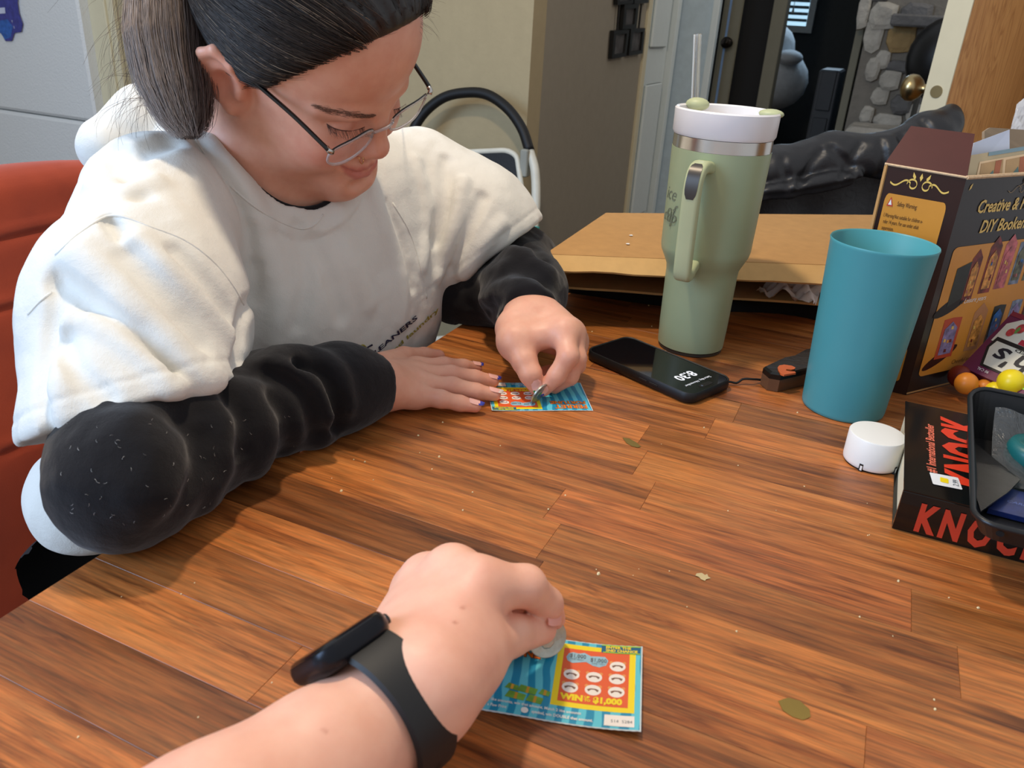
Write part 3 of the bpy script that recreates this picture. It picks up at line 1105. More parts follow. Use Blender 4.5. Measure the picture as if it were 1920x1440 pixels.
fs.append(tuple(range(n - 1, -1, -1)))
m.add(vs, fs).build('case', mcase, ph, True, 50)
mscr = NT('phone glass')
mscr.p.inputs['Base Color'].default_value = (0.004, 0.0045, 0.006, 1)
mscr.p.inputs['Roughness'].default_value = 0.06
scr = MB().prism(rrect(PL - 0.006, PWD - 0.006, 0.0105, 6), 0.009, 0.0114).build('screen', mscr.m, ph)
mlit = mat('lit clock digits', (225, 228, 235), 0.4, emit=(205, 210, 222), estr=0.28)


def phonesheet(u, v, lift):   # reading frame: top of the phone at +x
    return (u, v, 0.01145 + lift)


sh = Sheet(phonesheet, scr)
tp = math.radians(-90)      # letters run along -y (seen from the top end), upright towards +x
sh.text('clock_digits', '8:30', 0.033, 0.0, 0.0175, mlit, 0.0001, rot=tp, align='CENTER', bold=0.0004)
sh.text('date_line', 'Saturday, November', 0.0535, 0.0, 0.0052, mlit, 0.0001, rot=tp, align='CENTER')
sh.poly('sensor_slot', [(x + 0.0645, y) for x, y in rrect(0.006, 0.021, 0.003, 5)], M['ink_black'], 0.00012)
sh.poly('lens_dot', ellipse(0.0645, -0.006, 0.0012, 0.0012, 12), mat('lens dot', (90, 100, 120), 0.2), 0.0002)
for y_ in (0.012, 0.026):
    MB().box((y_ - 0.005, -PWD/2 - 0.0006, 0.005), (y_ + 0.006, -PWD/2 + 0.0006, 0.008), 0.0005).build('side_button', mcase, ph)

# ---- cord and pocket tool
cd = MB()
cpts = spline([T(1352, 716, 0.004), T(1368, 716, 0.0035), T(1381, 718, 0.0025), T(1393, 711, 0.006), T(1410, 711, 0.006), T(1432, 713, 0.003), T(1447, 718, 0.0018), T(1478, 722, 0.0018), T(1496, 717, 0.002), T(1503, 714, 0.003), T(1516, 718, 0.002), T(1560, 716, 0.002)], 6)
o = cd.tube(cpts, 0.0013, 7).build('charging_cord', M['black_rubber'], None, True)
tag(o, 'thin black cord running from the phone to the blue cup', 'cord')
tl = thing('pocket_tool', 'black pocket tool with an orange clip, half hidden behind the blue cup', 'tool')
zt = 0.0195
top = [T(1431, 690, zt), T(1444, 701, zt), T(1464, 704.5, zt), T(1514, 693, zt), T(1560, 672, zt), T(1560, 644, zt), T(1512, 656, zt), T(1490, 668, zt), T(1470, 672, zt)]
top = [np.array([p[0], p[1], TZ + zt]) for p in top]
nn_ = len(top)
cen = np.mean(top, 0)
inn = [cen + (p - cen)*0.93 + [0, 0, 0.0015] for p in top]
bot = [np.array([p[0], p[1], TZ + 0.0006]) for p in top]
midr = [np.array([p[0], p[1], TZ + zt*0.72]) for p in top]
m = MB().add(bot + midr, [tuple(range(nn_))] + [(i, nn_ + i, nn_ + (i + 1) % nn_, (i + 1) % nn_) for i in range(nn_)])
m.build('lower_shell', mat('bronze tinted shell', (96, 66, 46), 0.25, spec=0.6), tl)
m = MB().add(midr + top + inn, [(a + i, a + nn_ + i, a + nn_ + (i + 1) % nn_, a + (i + 1) % nn_) for a in (0, nn_) for i in range(nn_)] + [tuple(range(3*nn_ - 1, 2*nn_ - 1, -1))])
m.build('upper_shell', mat('gloss black shell', (12, 12, 12), 0.25, bump=0.3, bscale=120, bdist=0.001), tl)
mor = mat('orange clip plastic', (196, 92, 42), 0.4)
zc = zt + 0.0018
clip_o = [(1458, 690), (1461, 686.5), (1470, 685), (1484, 687), (1491, 690.5), (1490, 693), (1484, 694.5), (1474, 693.5), (1473.5, 696), (1480, 697.5), (1490, 698), (1492, 700.5), (1470, 704), (1464, 702), (1459, 695)]
cp = [T(a, b, zc) for a, b in clip_o]
n_ = len(cp)
cvs = [np.array([p[0], p[1], TZ + zc - 0.001]) for p in cp] + [np.array([p[0], p[1], TZ + zc + 0.001]) for p in cp]
link('orange_clip', cvs, [tuple(range(n_)), tuple(range(2*n_ - 1, n_ - 1, -1))] + [(i, (i + 1) % n_, n_ + (i + 1) % n_, n_ + i) for i in range(n_)], mor, tl)
a, b = T(1470, 718.5, 0.001), T(1488, 719, 0.001)
MB().add([T(1469, 704.2, zt - 0.001), T(1492, 700.8, zt - 0.001), T(1490, 716.5, 0.002), T(1466, 717.5, 0.002)], [(0, 1, 2, 3)]).build('clip_flank', mat('amber clip flank', (160, 100, 66), 0.35), tl)
MB().tube([T(1452, 712, 0.006), T(1446, 706, 0.012)], 0.0028, 8).build('chrome_pin', msteel, tl, True)

# ---- scratch tickets
mt_teal = NT('teal ray print')
tcn = mt_teal.n('ShaderNodeTexCoord')
wvn = mt_teal.n('ShaderNodeTexWave', wave_type='BANDS')
wvn.inputs['Scale'].default_value = 34
wvn.inputs['Distortion'].default_value = 5.0
wvn.inputs['Detail Scale'].default_value = 0.6
mt_teal.l(tcn.outputs['Object'], wvn.inputs['Vector'])
rr_ = mt_teal.ramp(wvn.outputs[0], [(0.42, lin((18, 140, 178))), (0.58, lin((92, 196, 214)))])
mt_teal.l(rr_.outputs[0], mt_teal.p.inputs['Base Color'])
mt_teal.p.inputs['Roughness'].default_value = 0.35
TM = dict(teal=mt_teal.m, yellow=mat('yellow ink', (242, 214, 20), 0.4, var=0.02), orange=mat('orange ink', (226, 92, 44), 0.45, var=0.03),
          pale=mat('scratched blue', (150, 190, 206), 0.6, var=0.06, nscale=400), white=mat('symbol white', (238, 230, 222), 0.5, var=0.02),
          brown=mat('symbol brown', (120, 84, 66), 0.5), ear=mat('symbol ear', (226, 150, 80), 0.5), green=mat('banknote green', (110, 160, 60), 0.5, var=0.25, nscale=200),
          gold=mat('banknote band', (196, 150, 50), 0.5), lime=mat('lime ink', (150, 196, 60), 0.5), title=mat('title orange', (238, 120, 24), 0.45), dgrey=mat('grey print', (96, 100, 104), 0.6),
          navy=mat('deep teal ink', (10, 92, 128), 0.45), edge=mat('ticket stock', (206, 214, 214), 0.8))


def ticket(name, label, org, ang_, curl, near):
    root = thing(name, label, 'lottery ticket', (org[0], org[1], TZ), ang_)
    TW, TH = 0.1005, 0.0648

    def fn(u, v, lift):
        s = max(0.0, (u*0.001 - 0.045)/0.055)
        z = 0.0007 + curl*s*s + 0.0003*math.sin(u*0.06)
        return (u*0.001, v*0.001, z + lift)
    sh_ = Sheet(fn, root)

    def rect(nm, u0, u1, v0, v1, m_, lift, parent=None):
        n_ = max(1, int((u1 - u0)/6))
        vs, fs = [], []
        for i in range(n_ + 1):
            u = u0 + (u1 - u0)*i/n_
            vs += [fn(u, v0, lift), fn(u, v1, lift)]
        for i in range(n_):
            fs.append((2*i, 2*i + 2, 2*i + 3, 2*i + 1))
        return link(nm, vs, fs, m_, parent or root)
    # card stock with a finely notched lower edge
    m = MB()
    n_ = 50
    vs, fs = [], []
    for i in range(n_ + 1):
        u = 100.5*i/n_
        e = 0.25 if i % 2 else 0.0
        for z_ in (0, -0.00035):
            vs += [fn(u, 0 + e, z_), fn(u, 64.8 - e, z_)]
    for i in range(n_):
        a = 4*i
        fs += [(a, a + 4, a + 5, a + 1), (a + 2, a + 3, a + 7, a + 6), (a, a + 2, a + 6, a + 4), (a + 1, a + 5, a + 7, a + 3)]
    fs += [(0, 1, 3, 2), (4*n_, 4*n_ + 2, 4*n_ + 3, 4*n_ + 1)]
    link('card', vs, fs, TM['edge'], root)
    rect('teal_ground', 0.8, 99.7, 0.8, 64.0, TM['teal'], 0.00008)
    pa_ = rect('play_border', 50, 96.6, 12, 61.2, TM['yellow'], 0.00016)
    rect('play_field', 53.6, 93.0, 15.5, 57.5, TM['orange'], 0.00024, pa_)
    rect('chance_banner', 76, 99.2, 57.2, 64.0, TM['navy'], 0.00032)
    rect('banner_line', 76, 99.2, 63.0, 64.0, TM['lime'], 0.0004)
    rect('banner_line', 77, 99.2, 57.2, 58.0, TM['lime'], 0.0004)
    kwt = dict(lift=0.00045)
    sh_.text('banner_lettering', 'ENTER THE', 78.5, 61.0, 2.7, TM['yellow'], bold=0.12, xscale=1.1, **kwt)
    sh_.text('banner_lettering', '2ND CHANCE', 78.5, 58.4, 2.7, TM['yellow'], bold=0.12, xscale=1.1, **kwt)
    cols, rws = (59.8, 73.0, 86.2), (26.5, 36.5, 46.5)
    for j, v in enumerate(rws):
        for i, u in enumerate(cols):
            if j == 2 and i < 2:
                continue
            so = sh_.poly('symbol', ellipse(u, v, 4.7, 4.0, 18), TM['white'], 0.00034)
            s2 = Sheet(fn, so)
            s2.polys('ears', [ellipse(u - 3.8, v + 2.9, 1.2, 1.3, 8), ellipse(u + 3.8, v + 2.9, 1.2, 1.3, 8)], TM['ear'], 0.00030)
            s2.poly('mask_band', [(u - 3.4, v + 0.2), (u - 2.6, v - 1.3), (u - 1.0, v + 0.2), (u + 1.0, v + 0.2), (u + 2.6, v - 1.3), (u + 3.4, v + 0.2), (u + 1.5, v + 1.1), (u - 1.5, v + 1.1)], TM['brown'], 0.00040)
    # scratched spots with amounts
    cl = [(55.4, 50), (56.6, 53.2), (59.2, 54.6), (62.6, 54.0), (66.0, 55.2), (70, 53.0), (74, 53.4), (78.5, 53.6), (80.6, 50.6), (79.4, 46.6), (75.6, 44.6), (71.6, 45.4), (67.5, 47.8), (63.6, 46.8), (59.4, 45.6), (56.4, 47.2)]
    sh_.poly('scratched_patch', cl, TM['pale'], 0.00036)
    sh_.text('amount', '$1,000', 57.4, 50.0, 4.2, TM['dgrey'], lift=0.0009, xscale=0.85, bold=0.03)
    sh_.text('amount', '$1,000', 69.8, 48.4, 4.2, TM['dgrey'], lift=0.0009, xscale=0.85, bold=0.03)
    sh_.text('amount_words', 'ONE THOU', 58.0, 48.2, 1.5, TM['dgrey'], lift=0.0009)
    sh_.text('amount_words', 'ONE THOU', 71.0, 46.4, 1.5, TM['dgrey'], lift=0.0009)
    sh_.text('win_lettering', 'WIN', 55.2, 17.3, 5.8, TM['yellow'], bold=0.35, xscale=1.05, **kwt)
    sh_.text('win_lettering', 'UP', 68.6, 19.7, 2.4, TM['yellow'], bold=0.12, **kwt)
    sh_.text('win_lettering', 'TO', 68.6, 17.5, 2.4, TM['yellow'], bold=0.12, **kwt)
    sh_.text('win_lettering', '$1,000', 73.6, 17.3, 5.8, TM['yellow'], bold=0.35, xscale=1.0, **kwt)
    # banknote pile (plain)
    for (u, v, a_, b_) in ((30, 14, 12, 6), (41, 13.5, 10, 6), (36, 19.5, 12, 6), (27, 20, 8, 5), (46, 19.5, 7, 5)):
        po = sh_.poly('banknote_bundle', [(u - a_/2, v - b_/2 + 1), (u + a_/2 - 1, v - b_/2), (u + a_/2, v + b_/2 - 1.5), (u - a_/2 + 2, v + b_/2)], TM['green'], 0.00034)
        Sheet(fn, po).poly('band', [(u - 0.8, v - b_/2 + .4), (u + 0.8, v - b_/2 + .3), (u + 1.2, v + b_/2 - .9), (u - 0.4, v + b_/2 - .6)], TM['gold'], 0.0004)
    # title and rules
    for s_, v_, sz, u_ in (('FERRET', 53.5, 10.5, 4.0), ('FORTUNE', 45.0, 8.4, 4.2)):
        sh_.text('title_shadow', s_, u_ + 0.3, v_ - 0.3, sz, TM['brown'], lift=0.0003, bold=0.55, xscale=0.95)
        sh_.text('title_lettering', s_, u_, v_, sz, TM['title'], lift=0.0004, bold=0.28, xscale=0.95)
    sh_.text('rules_lettering', 'Match 3 like amounts, win that amount. Match 2 like amounts', 8.5, 7.6, 2.75, M['ink_white'], lift=0.0004, bold=0.05, xscale=0.86)
    sh_.text('rules_lettering', 'and a Paw Print', 11.5, 3.6, 2.75, M['ink_white'], lift=0.0004, bold=0.05, xscale=0.86)
    sh_.poly('paw_seal', ellipse(36.6, 4.6, 2.1, 2.1, 16), M['ink_white'], 0.0004)
    sh_.text('rules_lettering', 'symbol, win DOUBLE that amount.', 40.5, 3.6, 2.75, M['ink_white'], lift=0.0004, bold=0.08, xscale=0.86)
    rect('serial_box', 80.5, 96.8, 2.2, 9.8, TM['white'], 0.00034)
    sh_.text('serial_print', '514  5284', 84, 4.6, 2.9, TM['dgrey'], lift=0.00044)
    return root


pBR = T(1200, 1384)
an = math.radians(15.6)
orgn = pBR - np.array([math.cos(an), math.sin(an), 0])*0.1005
ticket('scratch_ticket', 'scratch ticket under the near hand showing two scratched $1,000 amounts', orgn, an, 0.0042, True)
pTR = T(1112, 771)        # far ticket faces the woman: turned half round
an2 = math.radians(31.5)
orgf = pTR + np.array([-math.sin(an2), math.cos(an2), 0])*0.0648
ticket('scratch_ticket', 'upside down scratch ticket being scratched by the seated woman', orgf, an2 + math.pi, 0.0008, False)

# ---- coins
mcoin = mat('cupronickel coin', (176, 178, 168), 0.32, metal=0.85, var=0.1, nscale=300, bump=0.5, bscale=500, bdist=0.0004)
mcoin_e = mat('copper coin edge', (176, 132, 92), 0.35, metal=0.85)


def coin(label, c, nrm, r_=0.0122):
    n_ = nz(nrm)
    u_ = nz(np.cross(n_, [0.1, 0.2, 1]))
    v_ = np.cross(n_, u_)
    root = thing('coin', label, 'coin')
    m = MB().lathe([(0.0, -0.00075), (r_*0.90, -0.00075), (r_*0.93, -0.0009), (r_*0.985, -0.0009), (r_, -0.0007), (r_, 0.0007), (r_*0.985, 0.0009), (r_*0.93, 0.0009), (r_*0.90, 0.00075), (0.0, 0.00075)], 40)
    m.map(lambda p: np.asarray(c) + u_*p[0] + v_*p[1] + n_*p[2]).build('coin_body', mcoin, root, True, 30)
    # raised relief: a plain profile bust on each side
    for s_ in (-1, 1):
        prof = [(0.10, -.62), (.42, -.5), (.30, -.22), (.40, -.02), (.52, .06), (.40, .16), (.36, .38), (.12, .60), (-.24, .56), (-.44, .28), (-.38, -.12), (-.22, -.34), (-.36, -.56)]
        pts = [(a*r_*0.9, b*r_*0.9) for a, b in prof]
        k_ = len(pts)
        vs = [np.asarray(c) + u_*a + v_*b + n_*s_*0.00072 for a, b in pts] + [np.asarray(c) + u_*a*0.9 + v_*b*0.9 + n_*s_*0.00105 for a, b in pts]
        link('relief', vs, [tuple(range(k_, 2*k_))] + [(i, (i + 1) % k_, k_ + (i + 1) % k_, k_ + i) for i in range(k_)], mcoin, root)
    return root


COIN_F = W(1013, 736, depth(T(1000, 745, 0.008)))
cb = T(998, 754, 0.0014)
COIN_NEAR = W(1026, 1196, 0.4735)
_cn = nz(-0.62*AX_W + 0.5*AX_R - 0.55*AX_U)
coin('silver coin pinched in the near hand, its face towards the camera', COIN_NEAR, nz(-AX_W*0.92 + AX_R*0.34 - AX_U*0.10))
_fd = nz(COIN_F - cb)
coin('small coin held edge on between the thumb and finger of the woman', cb + _fd*0.0120, np.cross(_fd, nz(AX_W*0.9 + AX_R*0.1)) + AX_W*0.25, 0.0118)

# ---- thick book
bx0, by0 = T(1672, 990)[0], T(1672, 990)[1]
BH = 0.036
bk = thing('book', 'thick black paperback titled KNOCK KNOCK in red, under the black tray', 'book', (bx0, by0, TZ))
BWX, BWY = 0.232, 0.178
mcov = mat('gloss black cover', (15, 14, 13), 0.16, spec=0.6)
mpage = mat('cream page edges', (216, 206, 176), 0.85, var=0.05, nscale=90)
k_ = NT('page edges')
wv_n = k_.n('ShaderNodeTexWave', wave_type='BANDS', bands_direction='Z')
wv_n.inputs['Scale'].default_value = 260
k_.l(k_.objvec(), wv_n.inputs['Vector'])
k_.l(k_.ramp(wv_n.outputs[0], [(0.3, lin((196, 184, 150))), (0.7, lin((226, 218, 192)))]).outputs[0], k_.p.inputs['Base Color'])
k_.p.inputs['Roughness'].default_value = 0.9
MB().box((0.003, 0.003, 0.0012), (BWX - 0.003, BWY - 0.003, BH - 0.0012)).build('page_block', k_.m, bk)
MB().box((0, 0.0, 0.0), (BWX, BWY, 0.0011)).build('back_cover', mcov, bk)
MB().box((0, 0.0, BH - 0.0011), (BWX, BWY, BH)).build('front_cover', mcov, bk)
# slightly rounded spine
sp_ = MB()
prof = [(0.0026, 0.0), (-0.0006, 0.0015), (-0.0018, BH*0.3), (-0.0018, BH*0.7), (-0.0006, BH - 0.0015), (0.0026, BH), (0.0029, BH*0.5)]
vs = [(0, y, z) for y, z in prof] + [(BWX, y, z) for y, z in prof]
n_ = len(prof)
sp_.add(vs, [tuple(range(n_ - 1, -1, -1)), tuple(range(n_, 2*n_))] + [(i, n_ + i, n_ + (i + 1) % n_, (i + 1) % n_) for i in range(n_)])
sp_.build('spine', mcov, bk)
mred = mat('red foil lettering', (226, 62, 34), 0.4, var=0.03)
mred2 = mat('pale red lettering', (236, 120, 92), 0.4)


def covf(u, v, lift):      # read along +y, top of the letters towards -x
    return (v, u, BH + lift)


cs = Sheet(lambda u, v, l: (0.058 - v if False else v, u, BH + l), bk)


def cover_text(nm, s_, x_, y_, sz, m_, **kwa):
    vs, fs = text2d(s_, sz, **kwa)
    link(nm, [(x_ - b, y_ + a, BH + 0.0003) for a, b in vs], fs, m_, bk)


cover_text('lettering', '#1 International Bestseller', 0.0235, 0.040, 0.0098, mred2, shear=0.05, xscale=0.90, bold=0.0002)
cover_text('lettering', 'KNOCK', 0.0665, 0.030, 0.050, mred, xscale=0.66, bold=0.0026, spacing=1.12)
cover_text('lettering', 'KNOCK', 0.120, 0.030, 0.050, mred, xscale=0.66, bold=0.0026, spacing=1.12)
link('sticker', [(0.030 + x*math.cos(.12) - y*math.sin(.12), 0.030 + x*math.sin(.12) + y*math.cos(.12), BH + 0.0006) for x, y in rrect(0.021, 0.019, 0.001, 2, 0.0, 0.0)], [tuple(range(12))], M['paper_white'], bk)
link('sticker_print', [(0.029 + x, 0.030 + y, BH + 0.0008) for x, y in rrect(0.006, 0.008, 0.001, 2)], [tuple(range(12))], TM['yellow'], bk)
vs, fs = text2d('2.99', 0.006)
link('sticker_print', [(0.039 - b, 0.025 + a, BH + 0.0009) for a, b in vs], fs, TM['dgrey'], bk)
vs, fs = text2d('KNOCK KNOCK', 0.0325, xscale=0.60, bold=0.0016, spacing=1.38)
link('spine_lettering', [(0.014 + a, -0.0021 - 0.0002, 0.0055 + b) for a, b in vs], fs, mat('dull red spine lettering', (190, 56, 32), 0.5), bk)

# ---- black tray on the book
tr0 = T(1826, 977, BH + 0.016)
TRX0, TRY0 = tr0[0], tr0[1]
trz = TZ + BH
TRL = T(1802, 719, BH + 0.045)[1] - TRY0
tray = thing('tray', 'black plastic tray resting on the red lettered book, holding wrappers and cards', 'tray', (TRX0, TRY0, trz))
mtray = mat('black tray plastic', (26, 26, 27), 0.34, var=0.05)
TRW, TRH = 0.19, 0.016
TRB = 0.045          # raised back wall


def wallz(y):
    s = min(1, max(0, (y - TRL*0.55)/(TRL*0.45)))
    return TRH + (TRB - TRH)*s


m = MB()
fl0 = rrect(TRW - 0.016, TRL - 0.016, 0.012, 5, TRW/2, TRL/2)
rm0 = rrect(TRW, TRL, 0.016, 5, TRW/2, TRL/2)
n_ = len(fl0)
vs = [(x, y, 0.0008) for x, y in fl0] + [(x, y, 0.0022) for x, y in fl0]
fs = [tuple(range(n_ - 1, -1, -1)), tuple(range(n_, 2*n_))] + [(i, (i + 1) % n_, n_ + (i + 1) % n_, n_ + i) for i in range(n_)]
m.add(vs, fs).build('tray_floor', mtray, tray)
inn_ = rrect(TRW - 0.004, TRL - 0.004, 0.0145, 5, TRW/2, TRL/2)
vs = [(x, y, 0.001) for x, y in fl0] + [(x, y, wallz(y)) for x, y in rm0] + [(x, y, wallz(y)) for x, y in inn_] + [((x - TRW/2)*0.985 + TRW/2, (y - TRL/2)*0.985 + TRL/2, 0.0023) for x, y in fl0]
fs = []
for a in range(3):
    fs += [(a*n_ + i, a*n_ + (i + 1) % n_, (a + 1)*n_ + (i + 1) % n_, (a + 1)*n_ + i) for i in range(n_)]
MB().add(vs, fs).build('tray_wall', mtray, tray)
ring = [(x, y, wallz(y)) for x, y in rrect(TRW - 0.001, TRL - 0.001, 0.0155, 5, TRW/2, TRL/2)]
ring += ring[:2]
MB().tube(ring, 0.0022, 8, cap=False).build('rim', mtray, tray, True)
MB().lathe([(0.0, 0), (0.0026, 0.0), (0.0026, 0.0006), (0, 0.0006)], 16).map(lambda v: (0.017 + v[0], -0.0006 - v[2] + 0.0, TRH - 0.004 + v[1]*0.8)).build('hole', mat('hole black', (4, 4, 4), 0.8), tray)
# things lying in the tray
fm = NT('clear crinkled film')
fm.p.inputs['Base Color'].default_value = (0.12, 0.125, 0.125, 1)
fm.p.inputs['Roughness'].default_value = 0.16
fm.p.inputs['Alpha'].default_value = 0.5
nzf = fm.noise(fm.objvec(), 55, 4, 0.6, 1.2)
fm.bump(nzf.outputs[0], 0.9, 0.006)
vs, fs = [], []
N = 24
for j in range(N + 1):
    for i in range(N + 1):
        u, v = i/N, j/N
        x = TRX0 + 0.020 + u*(TRW - 0.040)
        y = TRY0 + 0.080 + v*(TRL - 0.100)
        z = trz + 0.006 + 0.034*v**2.2 + 0.003*math.sin(9*u + 4*v) + 0.002*math.sin(23*u*v + 5*u)
        vs.append((x, y, z))
for j in range(N):
    for i in range(N):
        a = j*(N + 1) + i
        fs.append((a, a + 1, a + N + 2, a + N + 1))
o = link('plastic_film', vs, fs, fm.m, None, True)
tag(o, 'crinkled clear plastic film bag lying in the black tray', 'bag')
zf = BH + 0.013
flp = [T(1826, 832, zf), T(1912, 902, zf), T(1890, 925, zf), T(1868, 940, zf), T(1838, 962, zf), T(1830, 935, zf)]
n_ = len(flp)
o = link('black_wrapper', [p for p in flp] + [p + [0, 0, 0.0014] for p in flp], [tuple(range(n_)), tuple(range(2*n_ - 1, n_ - 1, -1))] + [(i, (i + 1) % n_, n_ + (i + 1) % n_, n_ + i) for i in range(n_)], mat('glossy black wrapper', (9, 9, 10), 0.3, bump=0.15, bscale=40, bdist=0.002, spec=0.3), None)
tag(o, 'glossy black wrapper with a pointed corner lying in the tray', 'wrapper')
zb_ = BH + 0.0035
bl = [T(1850, 962, zb_), T(1893, 925, zb_), T(1990, 950, zb_), T(1990, 998, zb_)]
bc = thing('card_packet', 'dark blue card packet at the near edge of the black tray', 'packet')
link('packet_body', [p for p in bl] + [p + [0, 0, 0.004] for p in bl], [(0, 1, 2, 3), (7, 6, 5, 4)] + [(i, (i + 1) % 4, 4 + (i + 1) % 4, 4 + i) for i in range(4)], mat('navy card print', (22, 38, 92), 0.4, var=0.3, nscale=120), bc)
q0, q1, q2, q3 = [p + [0, 0, 0.004] for p in bl]
qs = quadsheet(q0, q3, q2, q1, bc)
qs.poly('white_print', [(0.44, 0.76), (0.62, 0.76), (0.62, 0.97), (0.44, 0.97)], M['ink_white'], 0.0003)
qs.polys('pips', [ellipse(0.48, 0.88, 0.018, 0.05, 6), ellipse(0.53, 0.84, 0.018, 0.05, 6), ellipse(0.57, 0.90, 0.018, 0.05, 6)], M['ink_black'], 0.0005)
qs.poly('white_print', [(0.52, 0.22), (0.72, 0.22), (0.72, 0.6), (0.52, 0.6)], mat('pale green print', (150, 170, 160), 0.5), 0.0003)
qs.text('lettering', 'CARDS', 0.12, 0.42, 0.13, mat('pale blue lettering', (90, 110, 170), 0.5), 0.0004)
q = T(1938, 862, BH + 0.012)
o = MB().lathe([(0.0, 0.0), (0.019, 0.001), (0.0215, 0.006), (0.0215, 0.016), (0.019, 0.021), (0.008, 0.022), (0.008, 0.012), (0, 0.012)], 32).map(lambda v: (q[0] + v[0], q[1] + v[1], TZ + BH + 0.0045 + v[2])).build('tape_roll', mat('teal tape', (20, 92, 92), 0.4), None, True)
tag(o, 'dark teal roll in the black tray, cut by the picture edge', 'tape roll')
# ================================================================ PUZZLE BOX, CARTON, SNACK BOX, JACKET, CHAIRS
P0 = T(1699, 741)
dr_ = ray(1813, 333)
tt = (P0[1] - CAM[1])/dr_[1]
P1 = CAM + dr_*tt                        # top of the near upright edge
ztop = P1[2]
BX = P1 - P0


def atz(px, py, z):
    d = ray(px, py)
    return CAM + d*((z - CAM[2])/d[2])


L1 = W(1659, 307, (P1 - CAM) @ AX_W + 0.030)
L1[2] = ztop + (L1[2] - ztop)*1.0
L0 = L1 - BX*(L1[2] - TZ)/BX[2]
L0[2] = TZ
rdir = nz(np.array([0.60, 0.80, 0]))
RL = 0.20
R0_ = P0 + rdir*RL
R1_ = R0_ + BX
# match the slope of the far top edge to the photo
ldir = L0 - P0
Bk0, Bk1 = R0_ + ldir, R1_ + ldir
box = thing('puzzle_box', 'open dark brown craft kit box with orange panels and gold title', 'box')
mbr = mat('dark brown box print', (44, 22, 18), 0.3, var=0.08, spec=0.5)
mblk = mat('black brown box print', (34, 27, 24), 0.28, var=0.08)
morp = mat('orange panel print', (204, 138, 52), 0.35, var=0.06, nscale=20)
mgold = mat('gold print', (222, 186, 96), 0.35)
mflap = mat('maroon flap print', (74, 34, 28), 0.4, var=0.06)


def panel(nm, a, b, c, d, m_, th=0.003):
    a, b, c, d = [np.asarray(x, float) for x in (a, b, c, d)]
    n = nz(np.cross(b - a, d - a))*-th
    vs = [a, b, c, d, a + n, b + n, c + n, d + n]
    return link(nm, vs, [(0, 1, 2, 3), (7, 6, 5, 4), (0, 4, 5, 1), (1, 5, 6, 2), (2, 6, 7, 3), (3, 7, 4, 0)], m_, box)


panel('side_wall', L0, P0, P1, L1, mbr)
panel('front_wall', P0, R0_, R1_, P1, mblk)
panel('back_wall', R0_, Bk0, Bk1, R1_, M['kraft'])
panel('far_wall', Bk0, L0, L1, Bk1, M['kraft'])
panel('box_bottom', P0 + [0, 0, 0.001], L0 + [0, 0, 0.001], Bk0 + [0, 0, 0.001], R0_ + [0, 0, 0.001], M['kraft'], 0.002)
th_ = (P1 - CAM) @ AX_W
fa = [L1, P1, W(1828, 251, th_ + 0.012)]
nfl = np.cross(fa[1] - fa[0], fa[2] - fa[0])
for q_ in ((1708, 236), (1669, 292)):
    d_ = ray(*q_)
    fa.append(CAM + d_*(((L1 - CAM) @ nfl)/(d_ @ nfl)))
nf = nz(np.cross(fa[1] - fa[0], fa[3] - fa[0]))*-0.003
n_ = 5
link('flap', fa + [p + nf for p in fa], [tuple(range(5)), tuple(range(9, 4, -1))] + [(i, 5 + i, 5 + (i + 1) % 5, (i + 1) % 5) for i in range(5)], mflap, box)
mraw = mat('raw card edge', (206, 176, 140), 0.9, var=0.15, nscale=300)
MB().tube([L1, P1], 0.0013, 6).build('worn_crease', mraw, box)
MB().tube([P1, R1_], 0.0020, 6).build('worn_crease', mraw, box)
# far flap in grey brown card
q = [W(1845, 300, th_ + 0.115), W(1960, 300, th_ + 0.16), W(1960, 246, th_ + 0.16), W(1856, 239, th_ + 0.12), W(1846, 246, th_ + 0.115)]
nf2 = nz(np.cross(q[1] - q[0], q[3] - q[0]))*-0.003
link('rear_flap', q + [p + nf2 for p in q], [tuple(range(5)), tuple(range(9, 4, -1))] + [(i, 5 + i, 5 + (i + 1) % 5, (i + 1) % 5) for i in range(5)], mat('grey board', (140, 122, 100), 0.8), box)

# side print: u from far corner to near corner, v up
S = quadsheet(L0, P0, P1, L1, box)
rrp = lambda u0, u1, v0, v1, r=0.05, k=0.5: [(u0 + (u1 - u0)*(0.5 + x), v0 + (v1 - v0)*(0.5 + y)) for x, y in rrect(1, 1, r, 4)]
S.poly('warning_panel', rrp(0.10, 0.86, 0.245, 0.885, 0.06), morp, 0.0004)
S.poly('address_panel', rrp(0.10, 0.86, 0.055, 0.230, 0.10), morp, 0.0004)
S.poly('white_label', [(0.30, 0.02), (0.62, 0.02), (0.62, 0.045), (0.30, 0.045)], M['ink_white'], 0.0005)


def stext(s_, u, v, size, m_=None, sheet=S, asp=None, lift=0.0008, nm='lettering', **kwa):
    """size as share of panel height, width corrected for the panel's own proportions"""
    vs, fs = text2d(s_, size, **kwa)
    return link(nm, [sheet.fn(u + a*asp, v + b, lift) for a, b in vs], fs, m_ or M['ink_black'], sheet.parent)


